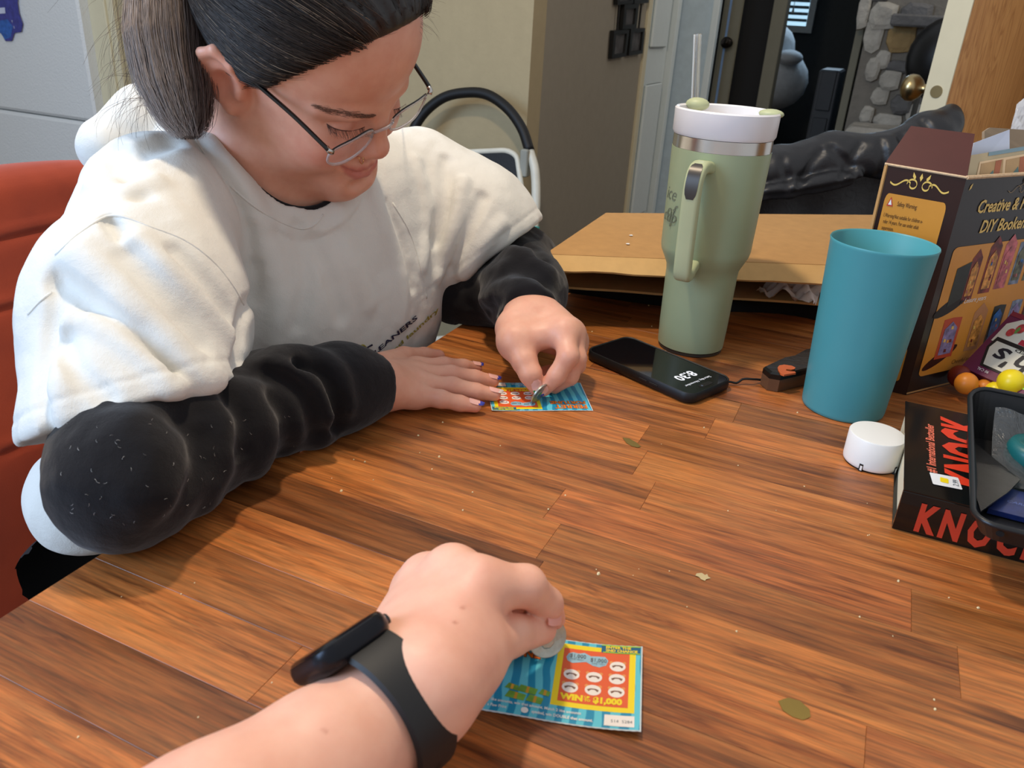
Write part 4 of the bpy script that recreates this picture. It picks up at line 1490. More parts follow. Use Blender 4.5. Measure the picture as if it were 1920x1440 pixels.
aspS = np.linalg.norm(P1 - P0)/np.linalg.norm(P0 - L0)
stext('Safety Warning:', 0.27, 0.838, 0.028, asp=aspS*0.45)
S.poly('warning_triangle', [(0.14, 0.832), (0.22, 0.832), (0.18, 0.872)], mat('warning red', (190, 60, 40), 0.5), 0.0008)
S.poly('warning_triangle', [(0.158, 0.838), (0.202, 0.838), (0.18, 0.862)], M['ink_white'], 0.001)
v_ = 0.785
lines = ['1.Warning:Not suitable for children u-', '  nder 14 years. For use under adult', '  supervision.', '', '2.There are small parts in the toy to', '  avoid a risk of choking please do n-', '  ot give to children under 3 years old', '  play along.', '',
         '3.Please follow the manual and ask', '  an adult for help with small tools.', '  Do not put parts near fire or water', '  and keep out of sun.', '', '4.Colours of parts and of the cover', '  may differ slightly from the actual', '  item. Read the manual before use-', '  ing this product. The maker may', '  change parts and do not tell.']
for s_ in lines:
    if s_:
        stext(s_, 0.13, v_, 0.0245, asp=aspS*0.42)
    v_ -= 0.0275
v_ = 0.195
for s_ in ['Factory of toy building,', 'Craft toys industrial Bui-', 'lding, East industrial', 'park of the city Ec-', 'onomic trade Zone']:
    stext(s_, 0.30, v_, 0.0245, asp=aspS*0.45)
    v_ -= 0.030


def scroll(sheet, cu, cv, w, asp, m_):
    for sgn in (-1, 1):
        pts = []
        for i in range(34):
            t = i/33
            if t < 0.55:
                a = t/0.55*4.2*math.pi*0.5
                r = 0.011 + 0.014*(1 - t/0.55)
                pts.append((cu + sgn*(0.055*w + (0.03*w) + r*math.cos(a)*asp*0.9), cv + r*math.sin(a)))
            else:
                s = (t - 0.55)/0.45
                pts.append((cu + sgn*(0.10*w + s*0.26*w), cv + 0.016*math.sin(s*6.0)*(1 - 0.3*s)))
        sheet.line('scroll_ornament', pts, 0.0075*w, m_, 0.0008)
    for dx in (-0.035, 0, 0.035):
        sheet.poly('leaf_ornament', [(cu + dx*w*2, cv + 0.018), (cu + dx*w*2 + 0.02*w + dx*w*.4, cv + 0.034), (cu + dx*w*3, cv + 0.052), (cu + dx*w*2 - 0.02*w + dx*w*.4, cv + 0.034)], m_, 0.0008)


scroll(S, 0.48, 0.935, 1.0, aspS, mgold)

# front print
Fp = quadsheet(P0, R0_, R1_, P1, box)
aspF = np.linalg.norm(P1 - P0)/RL
Fp.poly('picture_panel', rrp(0.055, 0.97, 0.085, 0.700, 0.04), morp, 0.0004)
Fp.poly('leaf_ornament', [(0.04, 0.945), (0.055, 0.955), (0.06, 0.975), (0.045, 0.965)], mgold, 0.0006)
scroll(Fp, 0.52, 0.935, 0.42, aspF, mat('dim gold print', (130, 104, 60), 0.4))
stext('Creative & Fantastic', 0.15, 0.845, 0.078, mgold, Fp, aspF*0.86, shear=0.18, bold=0.0016)
stext('DIY Bookend Kit', 0.22, 0.755, 0.078, mgold, Fp, aspF*0.86, shear=0.18, bold=0.0016)
stext('Leisure years', 0.27, 0.425, 0.034, M['ink_white'], Fp, aspF*0.9, shear=0.2)
Fp.poly('marker', [(0.235, 0.425), (0.262, 0.425), (0.249, 0.450)], M['ink_black'], 0.0008)
stext('Cheerful time', 0.32, 0.115, 0.032, mat('brown lettering', (120, 74, 24), 0.5), Fp, aspF*0.9, shear=0.2)
mhs = [mat('picture maroon', (112, 42, 34), 0.4, var=0.7, nscale=110), mat('picture rose', (176, 92, 96), 0.4, var=0.6, nscale=120), mat('picture grey blue', (110, 122, 140), 0.4, var=0.7, nscale=120),
       mat('picture moss', (92, 96, 76), 0.4, var=0.7, nscale=120), mat('picture deep green', (26, 38, 34), 0.4, var=0.3, nscale=60), mat('picture blue', (36, 92, 150), 0.4, var=0.7, nscale=120),
       mat('picture lilac', (130, 120, 160), 0.4, var=0.6, nscale=120), mat('picture amber', (190, 130, 60), 0.4, var=0.8, nscale=140)]


def house(u, v, w, h, m_, roof, frame_=None, lean=0.0):
    """small pictured book nook: frame, scene, gable"""
    fo = Fp.poly('pictured_bookend', [(u, v), (u + w, v + lean*0.02), (u + w, v + h*0.82), (u + w*0.5, v + h*(1.0 if roof else 0.84)), (u, v + h*0.82)], frame_ or mhs[0], 0.0006)
    s2 = Sheet(Fp.fn, fo)
    s2.poly('picture_scene', [(u + w*0.15, v + h*0.08), (u + w*0.85, v + h*0.08), (u + w*0.85, v + h*0.62), (u + w*0.5, v + h*0.76), (u + w*0.15, v + h*0.62)], m_, 0.0009)
    for i in range(5):
        uu, vv = u + w*rnd(0.2, 0.7), v + h*rnd(0.12, 0.6)
        s2.poly('picture_spot', [(uu, vv), (uu + w*0.14, vv), (uu + w*0.12, vv + h*0.06), (uu, vv + h*0.07)], rnd_m(), 0.0011)


def rnd_m():
    return random.choice([mhs[7], mgold, mhs[1], mhs[0], mhs[5]])


Fp.poly('pictured_base', [(0.12 + 0.13*math.cos(a) + 0.05, 0.425 + 0.035*math.sin(a) + 0.04*math.cos(a)) for a in np.linspace(0, 6.283, 20)[:-1]], M['ink_black'], 0.0005)
Fp.poly('pictured_book', [(0.13, 0.42), (0.24, 0.455), (0.24, 0.625), (0.13, 0.60)], mhs[4], 0.0007)
house(0.24, 0.44, 0.085, 0.24, mhs[7], True, mhs[0])
house(0.37, 0.46, 0.10, 0.27, mhs[7], True, mhs[0])
house(0.50, 0.47, 0.10, 0.26, mhs[1], True, mhs[1])
house(0.63, 0.48, 0.09, 0.25, mhs[3], False, mhs[2])
house(0.75, 0.49, 0.09, 0.24, mhs[3], False, mhs[3])
house(0.86, 0.50, 0.07, 0.22, mhs[7], True, mhs[0])
Fp.poly('pictured_base', [(0.20 + 0.13*math.cos(a), 0.165 + 0.03*math.sin(a) + 0.045*math.cos(a)) for a in np.linspace(0, 6.283, 20)[:-1]], mat('dark base print', (52, 24, 18), 0.4), 0.0005)
house(0.15, 0.16, 0.15, 0.24, mhs[6], False, mat('picture red frame', (182, 72, 46), 0.4))
house(0.40, 0.17, 0.12, 0.24, mhs[7], True, mat('picture tan frame', (176, 122, 80), 0.4))
house(0.57, 0.19, 0.11, 0.23, mhs[5], False, mhs[4])
house(0.73, 0.21, 0.10, 0.22, mhs[6], False, mhs[2])
house(0.86, 0.22, 0.08, 0.20, mhs[3], False, mhs[0])

# papers standing in the box
mpap = mat('pale blue white paper', (196, 204, 222), 0.7, var=0.02)
pp = thing('instruction_sheet', 'white printed sheet standing in the open brown box', 'paper')
t1 = th_
c_ = [W(1806, 345, t1 + 0.030), W(1893, 345, t1 + 0.055), W(1893, 243, t1 + 0.055), W(1826, 268, t1 + 0.034)]
nv = nz(np.cross(c_[1] - c_[0], c_[3] - c_[0]))*-0.001
link('sheet', c_ + [p + nv for p in c_], [(0, 1, 2, 3), (7, 6, 5, 4)] + [(i, 4 + i, 4 + (i + 1) % 4, (i + 1) % 4) for i in range(4)], mpap, pp)
ps = quadsheet(*c_, pp)
ps.text('lettering', 'Sheet (18*12cm)', 0.26, 0.46, 0.12, M['ink_black'], 0.0006, xscale=0.80, rot=0.12)
ps.line('rule', [(0.5, 0.36), (0.97, 0.52)], 0.012, mat('grey rule', (120, 124, 140), 0.6), 0.0006)
pr2 = thing('photo_booklet', 'booklet with step photographs standing in the open brown box', 'booklet')
c_ = [W(1812, 342, t1 + 0.012), W(1960, 322, t1 + 0.075), W(1960, 268, t1 + 0.075), W(1821, 291, t1 + 0.014)]
nv = nz(np.cross(c_[1] - c_[0], c_[3] - c_[0]))*-0.002
link('cover', c_ + [p + nv for p in c_], [(0, 1, 2, 3), (7, 6, 5, 4)] + [(i, 4 + i, 4 + (i + 1) % 4, (i + 1) % 4) for i in range(4)], mat('beige booklet', (196, 178, 140), 0.5, var=0.05), pr2)
ps = quadsheet(*c_, pr2)
ps.poly('blue_strip', [(0.22, 0.86), (1, 0.86), (1, 1.0), (0.22, 1.0)], mat('dusty blue strip', (128, 156, 166), 0.5), 0.0004)
ps.poly('photo_frame', [(0.10, 0.06), (1, 0.06), (1, 0.74), (0.12, 0.70)], mat('cream border', (236, 204, 160), 0.5), 0.0004)
mphs = mat('step photo', (188, 152, 104), 0.5, var=0.12, nscale=30)
mskin_p = mat('finger in photo', (172, 98, 62), 0.5, var=0.2, nscale=60)
for u0 in (0.14, 0.46, 0.78):
    po = ps.poly('step_photo', [(u0, 0.10), (u0 + 0.28, 0.10), (u0 + 0.28, 0.66), (u0, 0.62)], mphs, 0.0007)
    s2 = Sheet(ps.fn, po)
    s2.poly('photo_detail', [(u0 + 0.17, 0.10), (u0 + 0.24, 0.10), (u0 + 0.26, 0.65), (u0 + 0.18, 0.64)], mskin_p, 0.0009)
    s2.poly('photo_detail', [(u0 + 0.09, 0.10), (u0 + 0.17, 0.10), (u0 + 0.16, 0.32)], mat('teal photo part', (90, 122, 118), 0.5), 0.0009)

# bubble wrap behind and beside the box
bw = NT('bubble wrap film')
bw.p.inputs['Base Color'].default_value = (0.62, 0.64, 0.66, 1)
bw.p.inputs['Roughness'].default_value = 0.2
bw.p.inputs['Alpha'].default_value = 0.75
vb = bw.n('ShaderNodeTexVoronoi')
vb.inputs['Scale'].default_value = 95
bw.l(bw.objvec(), vb.inputs['Vector'])
bw.bump(vb.outputs['Distance'], 0.8, 0.004)


def wrapsheet(label, c, amp, seed):
    rs = random.Random(seed)
    C4 = [np.asarray(p, float) for p in c]
    nrm = nz(np.cross(C4[1] - C4[0], C4[3] - C4[0]))
    N = 26
    vs, fs = [], []
    for j in range(N + 1):
        for i in range(N + 1):
            u, v = i/N, j/N
            p = C4[0]*(1 - u)*(1 - v) + C4[1]*u*(1 - v) + C4[2]*u*v + C4[3]*(1 - u)*v
            p = p + nrm*(amp*math.sin(7*u + 3*v + seed) + amp*0.5*math.sin(15*v - 6*u) + 0.0016*((i + j) % 2))
            vs.append(p)
    for j in range(N):
        for i in range(N):
            a = j*(N + 1) + i
            fs.append((a, a + 1, a + N + 2, a + N + 1))
    o = link('bubble_wrap', vs, fs, bw.m, None, True)
    return tag(o, label, 'bubble wrap')


a0 = Bk0 + np.array([0.035, 0.055, 0.0])
wrapsheet('clear bubble wrap standing behind the open brown box', [[a0[0] - 0.02, a0[1], TZ + 0.012], [a0[0] + 0.16, a0[1] + 0.03, TZ + 0.012], W(1985, 150, 1.13), W(1906, 196, 1.10)], 0.006, 3)
rr0 = R0_
wrapsheet('grey bubble wrap bunched at the right end of the brown box', [R0_ + rdir*0.014 + [0.0, -0.004, 0.012], R0_ + np.array([0.20, 0.03, 0.012]), R0_ + np.array([0.20, 0.03, 0.16]), R0_ + rdir*0.014 + [0.0, -0.004, 0.16]], 0.006, 5)

# ---- fruit snack box lying tilted against the brown box
sb = thing('snack_box', 'purple and white fruit snack box lying upside down beyond the tray', 'snack box')
nfw_ = np.cross(R0_ - P0, P1 - P0)


def before_wall(px, py, gap):
    d = ray(px, py)
    return CAM + d*(((P0 - CAM) @ nfw_)/(d @ nfw_) - gap)


A_ = T(1802, 687, 0.024)
if (A_ - before_wall(1802, 687, 0.0)) @ AX_W > -0.02:
    A_ = before_wall(1802, 687, 0.02)
B_ = before_wall(1900, 584, 0.022)
ex = nz(T(1873, 719, A_[2] - TZ - 0.001) - A_)
C_ = B_ + ex*0.15
D_ = A_ + ex*0.15
nrm = nz(np.cross(D_ - A_, B_ - A_))
if nrm[2] < 0:
    nrm = -nrm
dn = -nrm*0.018
mpur = mat('purple snack carton', (98, 32, 66), 0.4, var=0.1)
link('carton_body', [A_, D_, C_, B_, A_ + dn, D_ + dn, C_ + dn, B_ + dn], [(0, 1, 2, 3), (7, 6, 5, 4), (0, 4, 5, 1), (1, 5, 6, 2), (2, 6, 7, 3), (3, 7, 4, 0)], mpur, sb)
Q = quadsheet(A_, D_, C_, B_, sb)
aspQ = np.linalg.norm(B_ - A_)/0.15
mcrm = mat('cream carton print', (206, 202, 186), 0.45)
Q.poly('white_field', [(0.03, 0.50), (1.0, 0.50), (1.0, 0.93), (0.10, 0.93), (0.03, 0.80)], mcrm, 0.0004)
Q.poly('red_top', [(0.0, 0.93), (1.0, 0.93), (1.0, 1.0), (0.0, 1.0)], mat('maroon carton print', (120, 36, 52), 0.4), 0.0004)
Q.poly('label_outline', [(0.10, 0.12), (0.95, 0.12), (1.0, 0.3), (1.0, 0.58), (0.05, 0.58), (0.04, 0.40)], M['ink_black'], 0.0007)
lp = Q.poly('label_plate', [(0.115, 0.15), (0.95, 0.15), (1.0, 0.32), (1.0, 0.52), (0.07, 0.52), (0.06, 0.40)], mcrm, 0.0010)
Q.poly('red_ribbon', [(0.20, 0.585), (1.0, 0.56), (1.0, 0.68), (0.20, 0.665)], mat('crimson ribbon', (170, 40, 54), 0.4), 0.0007)


def upside(s_, u, v, sz, m_, lift, wid=1.0, uend=None, **kwa):
    vs, fs = text2d(s_, sz, **kwa)
    if uend is not None:
        wid = (u - uend)/(max(a for a, b in vs)*aspQ)
    link('lettering', [Q.fn(u - a*aspQ*wid, v - b, lift) for a, b in vs], fs, m_, sb)


upside("Welch's", 0.97, 0.46, 0.36, mat('dark lettering', (24, 24, 34), 0.45), 0.0014, uend=0.12, shear=0.15, bold=0.006)
upside('FAMILY FARMER OWNED', 0.95, 0.515, 0.060, M['ink_black'], 0.0014, uend=0.22, bold=0.001)
upside('GRAPES & CHERRIES', 0.95, 0.655, 0.075, M['ink_white'], 0.0012, uend=0.24)
upside('Fruit Snacks', 0.72, 0.80, 0.16, mat('indigo lettering', (40, 40, 74), 0.45), 0.0012, 0.9, shear=0.25, bold=0.002)
upside('Berries', 0.56, 0.955, 0.09, M['ink_black'], 0.0012, 0.9)
upside('90 CAL', 0.19, 0.09, 0.055, M['ink_white'], 0.0008, 0.9)
mbery = mat('berry print', (176, 58, 58), 0.45, var=0.4, nscale=300)
for (u, v, r_) in ((0.14, 0.80, 0.06), (0.23, 0.86, 0.07), (0.10, 0.70, 0.05)):
    Q.poly('berry', ellipse(u, v, r_*aspQ*0.9, r_*1.3, 16), mbery, 0.0010)
Q.poly('leaf', ellipse(0.13, 0.76, 0.012, 0.06, 8), mat('leaf print', (90, 130, 60), 0.5), 0.0013)

# ---- small foam balls behind the tray
prof = [(max(0.0002, math.cos(t)), math.sin(t)) for t in np.linspace(-1.5707, 1.5707, 17)]


def ball(name, label, px, py, t, r_, m_):
    c = W(px, py, t)
    o = MB().lathe([(a*r_, b*r_) for a, b in prof], 28, cap=False).map(lambda v: c + np.asarray(v)).build(name, m_, None, True)
    return tag(o, label, 'ball', 'small balls beyond the tray')


mye = mat('yellow foam', (240, 214, 30), 0.35, var=0.02)
moe = mat('orange foam', (214, 130, 40), 0.4, var=0.02)
mre = mat('brick red foam', (120, 36, 20), 0.5, var=0.02)
mge = mat('lime foam', (176, 220, 70), 0.4, var=0.02)
ball('foam_ball', 'bright yellow ball sitting highest behind the tray', 1896, 716, 0.825, 0.0134, mye)
ball('foam_ball', 'orange ball peeping over the corner of the tray', 1812, 719, 0.845, 0.0118, moe)
ball('foam_ball', 'dark red ball in shadow beside the brown box', 1800, 706, 0.868, 0.0124, mre)
ball('foam_ball', 'orange ball mostly hidden by the tray edge', 1846, 728, 0.850, 0.0100, moe)
ball('foam_ball', 'yellow ball low between two others behind the tray', 1866, 734, 0.838, 0.0105, mye)
ball('foam_ball', 'lime green ball cut by the picture edge', 1922, 738, 0.822, 0.0112, mge)
bwl = T(1866, 742, 0.02)

# ---- flattened carton at the far end
zb, zt_ = 0.030, 0.088
f0, f1 = atz(1033, 536, TZ + zb), atz(1560, 570, TZ + zb)
g0, g1 = atz(1022, 476, TZ + zt_), atz(1560, 497, TZ + zt_)
ct = thing('cardboard_carton', 'flat brown cardboard carton lying open at the far end of the table', 'carton')
h0, h1 = atz(1136, 399, TZ + zt_ + 0.002), atz(1668, 403, TZ + zt_ + 0.002)


def slab(nm, c, th, m_, parent, nsub=10, wob=0.0, seed=0):
    a, b, c2, d = [np.asarray(p, float) for p in c]
    n = nz(np.cross(b - a, d - a))
    if n[2] < 0:
        n = -n
    n = n*th
    rs = random.Random(seed)
    vs, fs = [], []
    for i in range(nsub + 1):
        u = i/nsub
        w_ = wob*rs.uniform(-1, 1)
        p, q_ = a + (b - a)*u, d + (c2 - d)*u
        p = p + (p - q_)/np.linalg.norm(p - q_)*w_
        vs += [p, q_, p - n, q_ - n]
    for i in range(nsub):
        k = 4*i
        fs += [(k, k + 4, k + 5, k + 1), (k + 2, k + 3, k + 7, k + 6), (k, k + 2, k + 6, k + 4), (k + 1, k + 5, k + 7, k + 3)]
    fs += [(0, 1, 3, 2), (4*nsub, 4*nsub + 2, 4*nsub + 3, 4*nsub + 1)]
    return link(nm, vs, fs, m_, parent)


slab('top_panel', [g0, g1, h1, h0], 0.003, M['kraft'], ct)
e0, e1 = atz(1036, 506, TZ + zt_ - 0.014), atz(1560, 533, TZ + zt_ - 0.018)
mkl = mat('pale kraft flap', (206, 166, 108), 0.85, var=0.05, nscale=60)
slab('front_flap', [e0, e1, g1 + [0, 0, -0.0005], g0 + [0, 0, -0.0005]], 0.003, mkl, ct, 14, 0.0012, 2)
hb0, hb1 = np.array([h0[0], h0[1], TZ + zb]), np.array([h1[0], h1[1], TZ + zb])
slab('bottom_panel', [f0, f1, hb1, hb0], 0.003, mkl, ct, 16, 0.002, 4)
slab('side_panel', [np.array([f0[0] - 0.002, f0[1] + 0.03, TZ + zb]), hb0, h0, g0 + [0.0, 0.02, -0.004]], 0.003, M['kraft'], ct, 4)
slab('back_panel', [hb0, hb1, h1 + [0, 0, -0.004], h0 + [0, 0, -0.004]], 0.003, M['kraft'], ct, 4)
slab('right_panel', [f1 + [-0.004, 0.02, 0], hb1, h1 + [0, 0, -0.004], g1 + [-0.004, 0.02, -0.004]], 0.003, M['kraft'], ct, 4)
for (px, py) in ((1183, 442), (1177, 458)):
    c = atz(px, py, TZ + zt_ + 0.0012)
    link('white_fleck', [c + [0.0025*math.cos(a), 0.0032*math.sin(a), 0.0008] for a in np.linspace(0, 6.28, 9)[:-1]], [tuple(range(8))], M['paper_white'], ct)
# stuffing inside
vs, fs = [], []
N = 30
p0_, p1_ = f0 + [0.04, 0.045, 0.008], f1 + [-0.05, 0.05, 0.008]
for j in range(9):
    for i in range(N + 1):
        u, v = i/N, j/8
        p = p0_*(1 - u) + p1_*u
        hgt = 0.036*math.sin(math.pi*min(1, 0.15 + v*0.7))*(0.35 + 0.65*math.sin(math.pi*(0.1 + 0.8*u))**0.7) + 0.003*math.sin(i*1.3 + j)
        vs.append(p + np.array([0.01*math.sin(j + i*0.4), 0.15*v, hgt*0.9]))
for j in range(8):
    for i in range(N):
        a = j*(N + 1) + i
        fs.append((a, a + 1, a + N + 2, a + N + 1))
o = link('packing_sheet', vs, fs, mat('beige packing sheet', (180, 160, 130), 0.6, var=0.05), None, True)
tag(o, 'beige packing sheet lying inside the open cardboard carton', 'packing')
cq = atz(1482, 548, TZ + zb + 0.012)
vs, fs = [], []
N = 16
rs = random.Random(11)
for j in range(N + 1):
    for i in range(N + 1):
        u, v = i/N*2 - 1, j/N*2 - 1
        z = 0.016*(1 - 0.6*u*u) + 0.006*math.sin(7*u + 5*v) + 0.004*math.sin(13*v - 9*u) + rs.uniform(-0.0015, 0.0015)
        vs.append(cq + np.array([0.036*u + 0.006*v, 0.026*v + 0.018, z - 0.006 + 0.010*v]))
for j in range(N):
    for i in range(N):
        a = j*(N + 1) + i
        fs.append((a, a + 1, a + N + 2, a + N + 1))
o = link('crumpled_paper', vs, fs, M['paper_white'], None, True)
tag(o, 'crumpled white tissue at the mouth of the cardboard carton', 'tissue')
# black pad added to stand in for the shaded gap under the carton
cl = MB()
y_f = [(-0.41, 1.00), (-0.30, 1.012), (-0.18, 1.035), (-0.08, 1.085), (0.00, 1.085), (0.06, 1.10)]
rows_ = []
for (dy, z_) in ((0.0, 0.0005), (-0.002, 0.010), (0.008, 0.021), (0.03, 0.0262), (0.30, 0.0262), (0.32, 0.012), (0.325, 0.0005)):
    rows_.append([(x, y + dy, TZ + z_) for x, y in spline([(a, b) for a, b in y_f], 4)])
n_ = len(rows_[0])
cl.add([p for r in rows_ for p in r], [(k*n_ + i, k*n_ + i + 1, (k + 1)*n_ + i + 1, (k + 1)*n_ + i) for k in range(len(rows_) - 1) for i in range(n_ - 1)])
o = cl.build('carton_shade_pad', mat('carton shade black', (13, 13, 14), 0.9), None, True)
tag(o, 'added black pad for the shaded gap under the cardboard carton', 'shade pad')
# ================================================================ SMOOTH BODIES (distance fields meshed by surface nets)
def smin(a, b, k):
    h = np.maximum(k - np.abs(a - b), 0.0)/k
    return np.minimum(a, b) - h*h*k*0.25


def smax(a, b, k):
    return -smin(-a, -b, k)


def d_cap(p, a, b, ra, rb):
    a, b = np.asarray(a, np.float32), np.asarray(b, np.float32)
    ab = b - a
    t = np.clip(((p - a) @ ab)/(ab @ ab + 1e-12), 0, 1)
    q = p - a - t[:, None]*ab
    return np.sqrt(np.einsum('ij,ij->i', q, q)) - (ra + (rb - ra)*t)


def d_chain(p, pts, rs, k=0.01):
    d = None
    for i in range(len(pts) - 1):
        e = d_cap(p, pts[i], pts[i + 1], rs[i], rs[i + 1])
        d = e if d is None else (smin(d, e, k) if k > 0 else np.minimum(d, e))
    return d


def d_line(p, pts, r):
    """plain tube through many points"""
    d = None
    for i in range(len(pts) - 1):
        e = d_cap(p, pts[i], pts[i + 1], r, r)
        d = e if d is None else np.minimum(d, e)
    return d


def d_ell(p, c, r, R=None):
    q = p - np.asarray(c, np.float32)
    if R is not None:
        q = q @ np.asarray(R, np.float32)      # columns of R are the ellipsoid axes
    r = np.asarray(r, np.float32)
    k0 = np.linalg.norm(q/r, axis=1)
    k1 = np.linalg.norm(q/(r*r), axis=1)
    return np.where(k0 < 1e-4, -r.min(), k0*(k0 - 1)/np.maximum(k1, 1e-9))


def near(fn, lo, hi, pad):
    """evaluate a part of a field only inside its box; elsewhere a lower bound"""
    lo, hi = np.asarray(lo) - pad, np.asarray(hi) + pad

    def g(p):
        out = np.maximum(np.maximum(lo - p, p - hi), 0)
        dist = np.sqrt((out*out).sum(1)).astype(np.float32)
        res = dist + pad*0.9
        m = dist <= 0
        if m.any():
            res[m] = fn(p[m])
        return res
    return g


def vnoise(p, scale, seed=0):
    """cheap smooth value noise in -1..1"""
    q = np.asarray(p, np.float64)*scale + seed*17.13
    i = np.floor(q).astype(np.int64)
    f = q - i
    f = f*f*(3 - 2*f)

    def h(ix, iy, iz):
        n = (ix*374761393 + iy*668265263 + iz*2147483647 + seed*9176) & 0xffffffff
        n = ((n ^ (n >> 13))*1274126177) & 0xffffffff
        return ((n ^ (n >> 16)) & 0xffff)/32767.5 - 1.0
    out = 0
    for dx in (0, 1):
        for dy in (0, 1):
            for dz in (0, 1):
                w = (f[:, 0] if dx else 1 - f[:, 0])*(f[:, 1] if dy else 1 - f[:, 1])*(f[:, 2] if dz else 1 - f[:, 2])
                out = out + w*h(i[:, 0] + dx, i[:, 1] + dy, i[:, 2] + dz)
    return out.astype(np.float32)


def mesh_field(fn, lo, hi, h, slack=1.5):
    B = 8
    lo = np.asarray(lo, np.float64)
    nb = np.maximum(1, np.ceil((np.asarray(hi) - lo)/(h*B)).astype(int))
    N = nb*B
    gi = np.stack(np.meshgrid(*[np.arange(n) for n in nb], indexing='ij'), -1).reshape(-1, 3)
    cen = lo + (gi + 0.5)*B*h
    keep = []
    for s in range(0, len(cen), 200000):
        keep.append(np.abs(fn(cen[s:s + 200000].astype(np.float32))) < 0.5*math.sqrt(3)*B*h*slack + h)
    blocks = gi[np.concatenate(keep)]
    ax = np.arange(B + 1)
    loc = np.stack(np.meshgrid(ax, ax, ax, indexing='ij'), -1).reshape(-1, 3)
    cid_all, cv_all, q_all = [], [], []
    S1, S2 = int(N[1] + 2), int(N[2] + 2)

    def cid(c):
        return (c[..., 0].astype(np.int64)*S1 + c[..., 1])*S2 + c[..., 2]
    for s in range(0, len(blocks), 400):
        b = blocks[s:s + 400]
        g = (b[:, None, :]*B + loc[None])
        P = (lo + g.reshape(-1, 3)*h).astype(np.float32)
        D = fn(P).reshape(len(b), B + 1, B + 1, B + 1)
        I = D < 0
        cnt = np.zeros((len(b), B, B, B), np.int8)
        for dx in (0, 1):
            for dy in (0, 1):
                for dz in (0, 1):
                    cnt += I[:, dx:dx + B, dy:dy + B, dz:dz + B]
        mix = (cnt > 0) & (cnt < 8)
        idx = np.argwhere(mix)
        if not len(idx):
            continue
        num = np.zeros((len(idx), 3))
        den = np.zeros(len(idx))
        bi, ci = idx[:, 0], idx[:, 1:]
        corners = [(dx, dy, dz) for dx in (0, 1) for dy in (0, 1) for dz in (0, 1)]
        vals = {c: D[bi, ci[:, 0] + c[0], ci[:, 1] + c[1], ci[:, 2] + c[2]] for c in corners}
        for c in corners:
            for a in range(3):
                if c[a] == 0:
                    e = list(c)
                    e[a] = 1
                    e = tuple(e)
                    va, vb = vals[c], vals[e]
                    m = (va < 0) != (vb < 0)
                    t = np.where(m, va/np.where(m, va - vb, 1), 0)
                    pt = np.array(c, float)[None] + np.eye(3)[a][None]*t[:, None]
                    num += pt*m[:, None]
                    den += m
        cell = b[bi]*B + ci
        cid_all.append(cid(cell))
        cv_all.append(lo + (cell + num/den[:, None])*h)
        for a in range(3):
            sl0 = [slice(None)] + [slice(0, B)]*3
            sl1 = list(sl0)
            sl1[1 + a] = slice(1, B + 1)
            A0, A1 = I[tuple(sl0)], I[tuple(sl1)]
            m = np.argwhere(A0 != A1)
            if not len(m):
                continue
            c = b[m[:, 0]]*B + m[:, 1:]
            u, v = (a + 1) % 3, (a + 2) % 3
            eu, ev = np.eye(3, dtype=int)[u], np.eye(3, dtype=int)[v]
            q = np.stack([cid(c - eu - ev), cid(c - ev), cid(c), cid(c - eu)], 1)
            flip = ~A0[m[:, 0], m[:, 1], m[:, 2], m[:, 3]]
            q[flip] = q[flip][:, ::-1]
            ok = (c - eu - ev >= 0).all(1)
            q_all.append(q[ok])
    ids = np.concatenate(cid_all)
    V = np.concatenate(cv_all)
    Q = np.concatenate(q_all)
    o = np.argsort(ids)
    ids, V = ids[o], V[o]
    pos = np.searchsorted(ids, Q)
    pos = np.clip(pos, 0, len(ids) - 1)
    good = (ids[pos] == Q).all(1)
    return V, pos[good]


def link_np(name, V, Q, material, parent=None, colors=None):
    me = bpy.data.meshes.new(name)
    n, k = len(V), Q.shape[1]
    me.vertices.add(n)
    me.vertices.foreach_set('co', np.asarray(V, np.float32).ravel())
    me.loops.add(len(Q)*k)
    me.loops.foreach_set('vertex_index', np.asarray(Q, np.int32).ravel())
    me.polygons.add(len(Q))
    me.polygons.foreach_set('loop_start', np.arange(0, len(Q)*k, k, dtype=np.int32))
    me.polygons.foreach_set('use_smooth', np.ones(len(Q), bool))
    if colors is not None:
        at = me.color_attributes.new('tint', 'FLOAT_COLOR', 'POINT')
        at.data.foreach_set('color', np.asarray(colors, np.float32).ravel())
    me.update(calc_edges=True)
    me.validate()
    o = bpy.data.objects.new(name, me)
    COL.objects.link(o)
    me.materials.append(material)
    if parent is not None:
        o.parent = parent
    return o


def grad(fn, P, e=0.0012):
    P = np.asarray(P, np.float32)
    g = np.zeros_like(P)
    for a in range(3):
        d = np.zeros(3, np.float32)
        d[a] = e
        g[:, a] = fn(P + d) - fn(P - d)
    return g/(np.linalg.norm(g, axis=1, keepdims=True) + 1e-9)


def cast(fn, pix, t0=0.25, steps=70):
    """first hit of the photo rays through pix with a field; returns points and outward normals"""
    D = np.array([ray(p[0], p[1]) for p in pix])
    L = np.linalg.norm(D, axis=1)
    t = np.full(len(D), t0)
    for _ in range(steps):
        P = CAM + D*t[:, None]
        t = t + 0.85*fn(P.astype(np.float32))/L
        t = np.minimum(t, 1.6)
    P = CAM + D*t[:, None]
    return P, grad(fn, P)


def dense(pts, n=6):
    return [tuple(q) for q in spline([(a, b, 0) for a, b in pts], n)]


def ridge(fn, pix, r, hgt, n=5):
    """tube points so that a tube of radius r stands hgt proud of the field under the photo path"""
    P, G = cast(fn, [(a[0], a[1]) for a in dense(pix, n)])
    return P - G*(r - hgt)


def groove(fn, pix, r, dep, n=5):
    P, G = cast(fn, [(a[0], a[1]) for a in dense(pix, n)])
    return P + G*(r - dep)
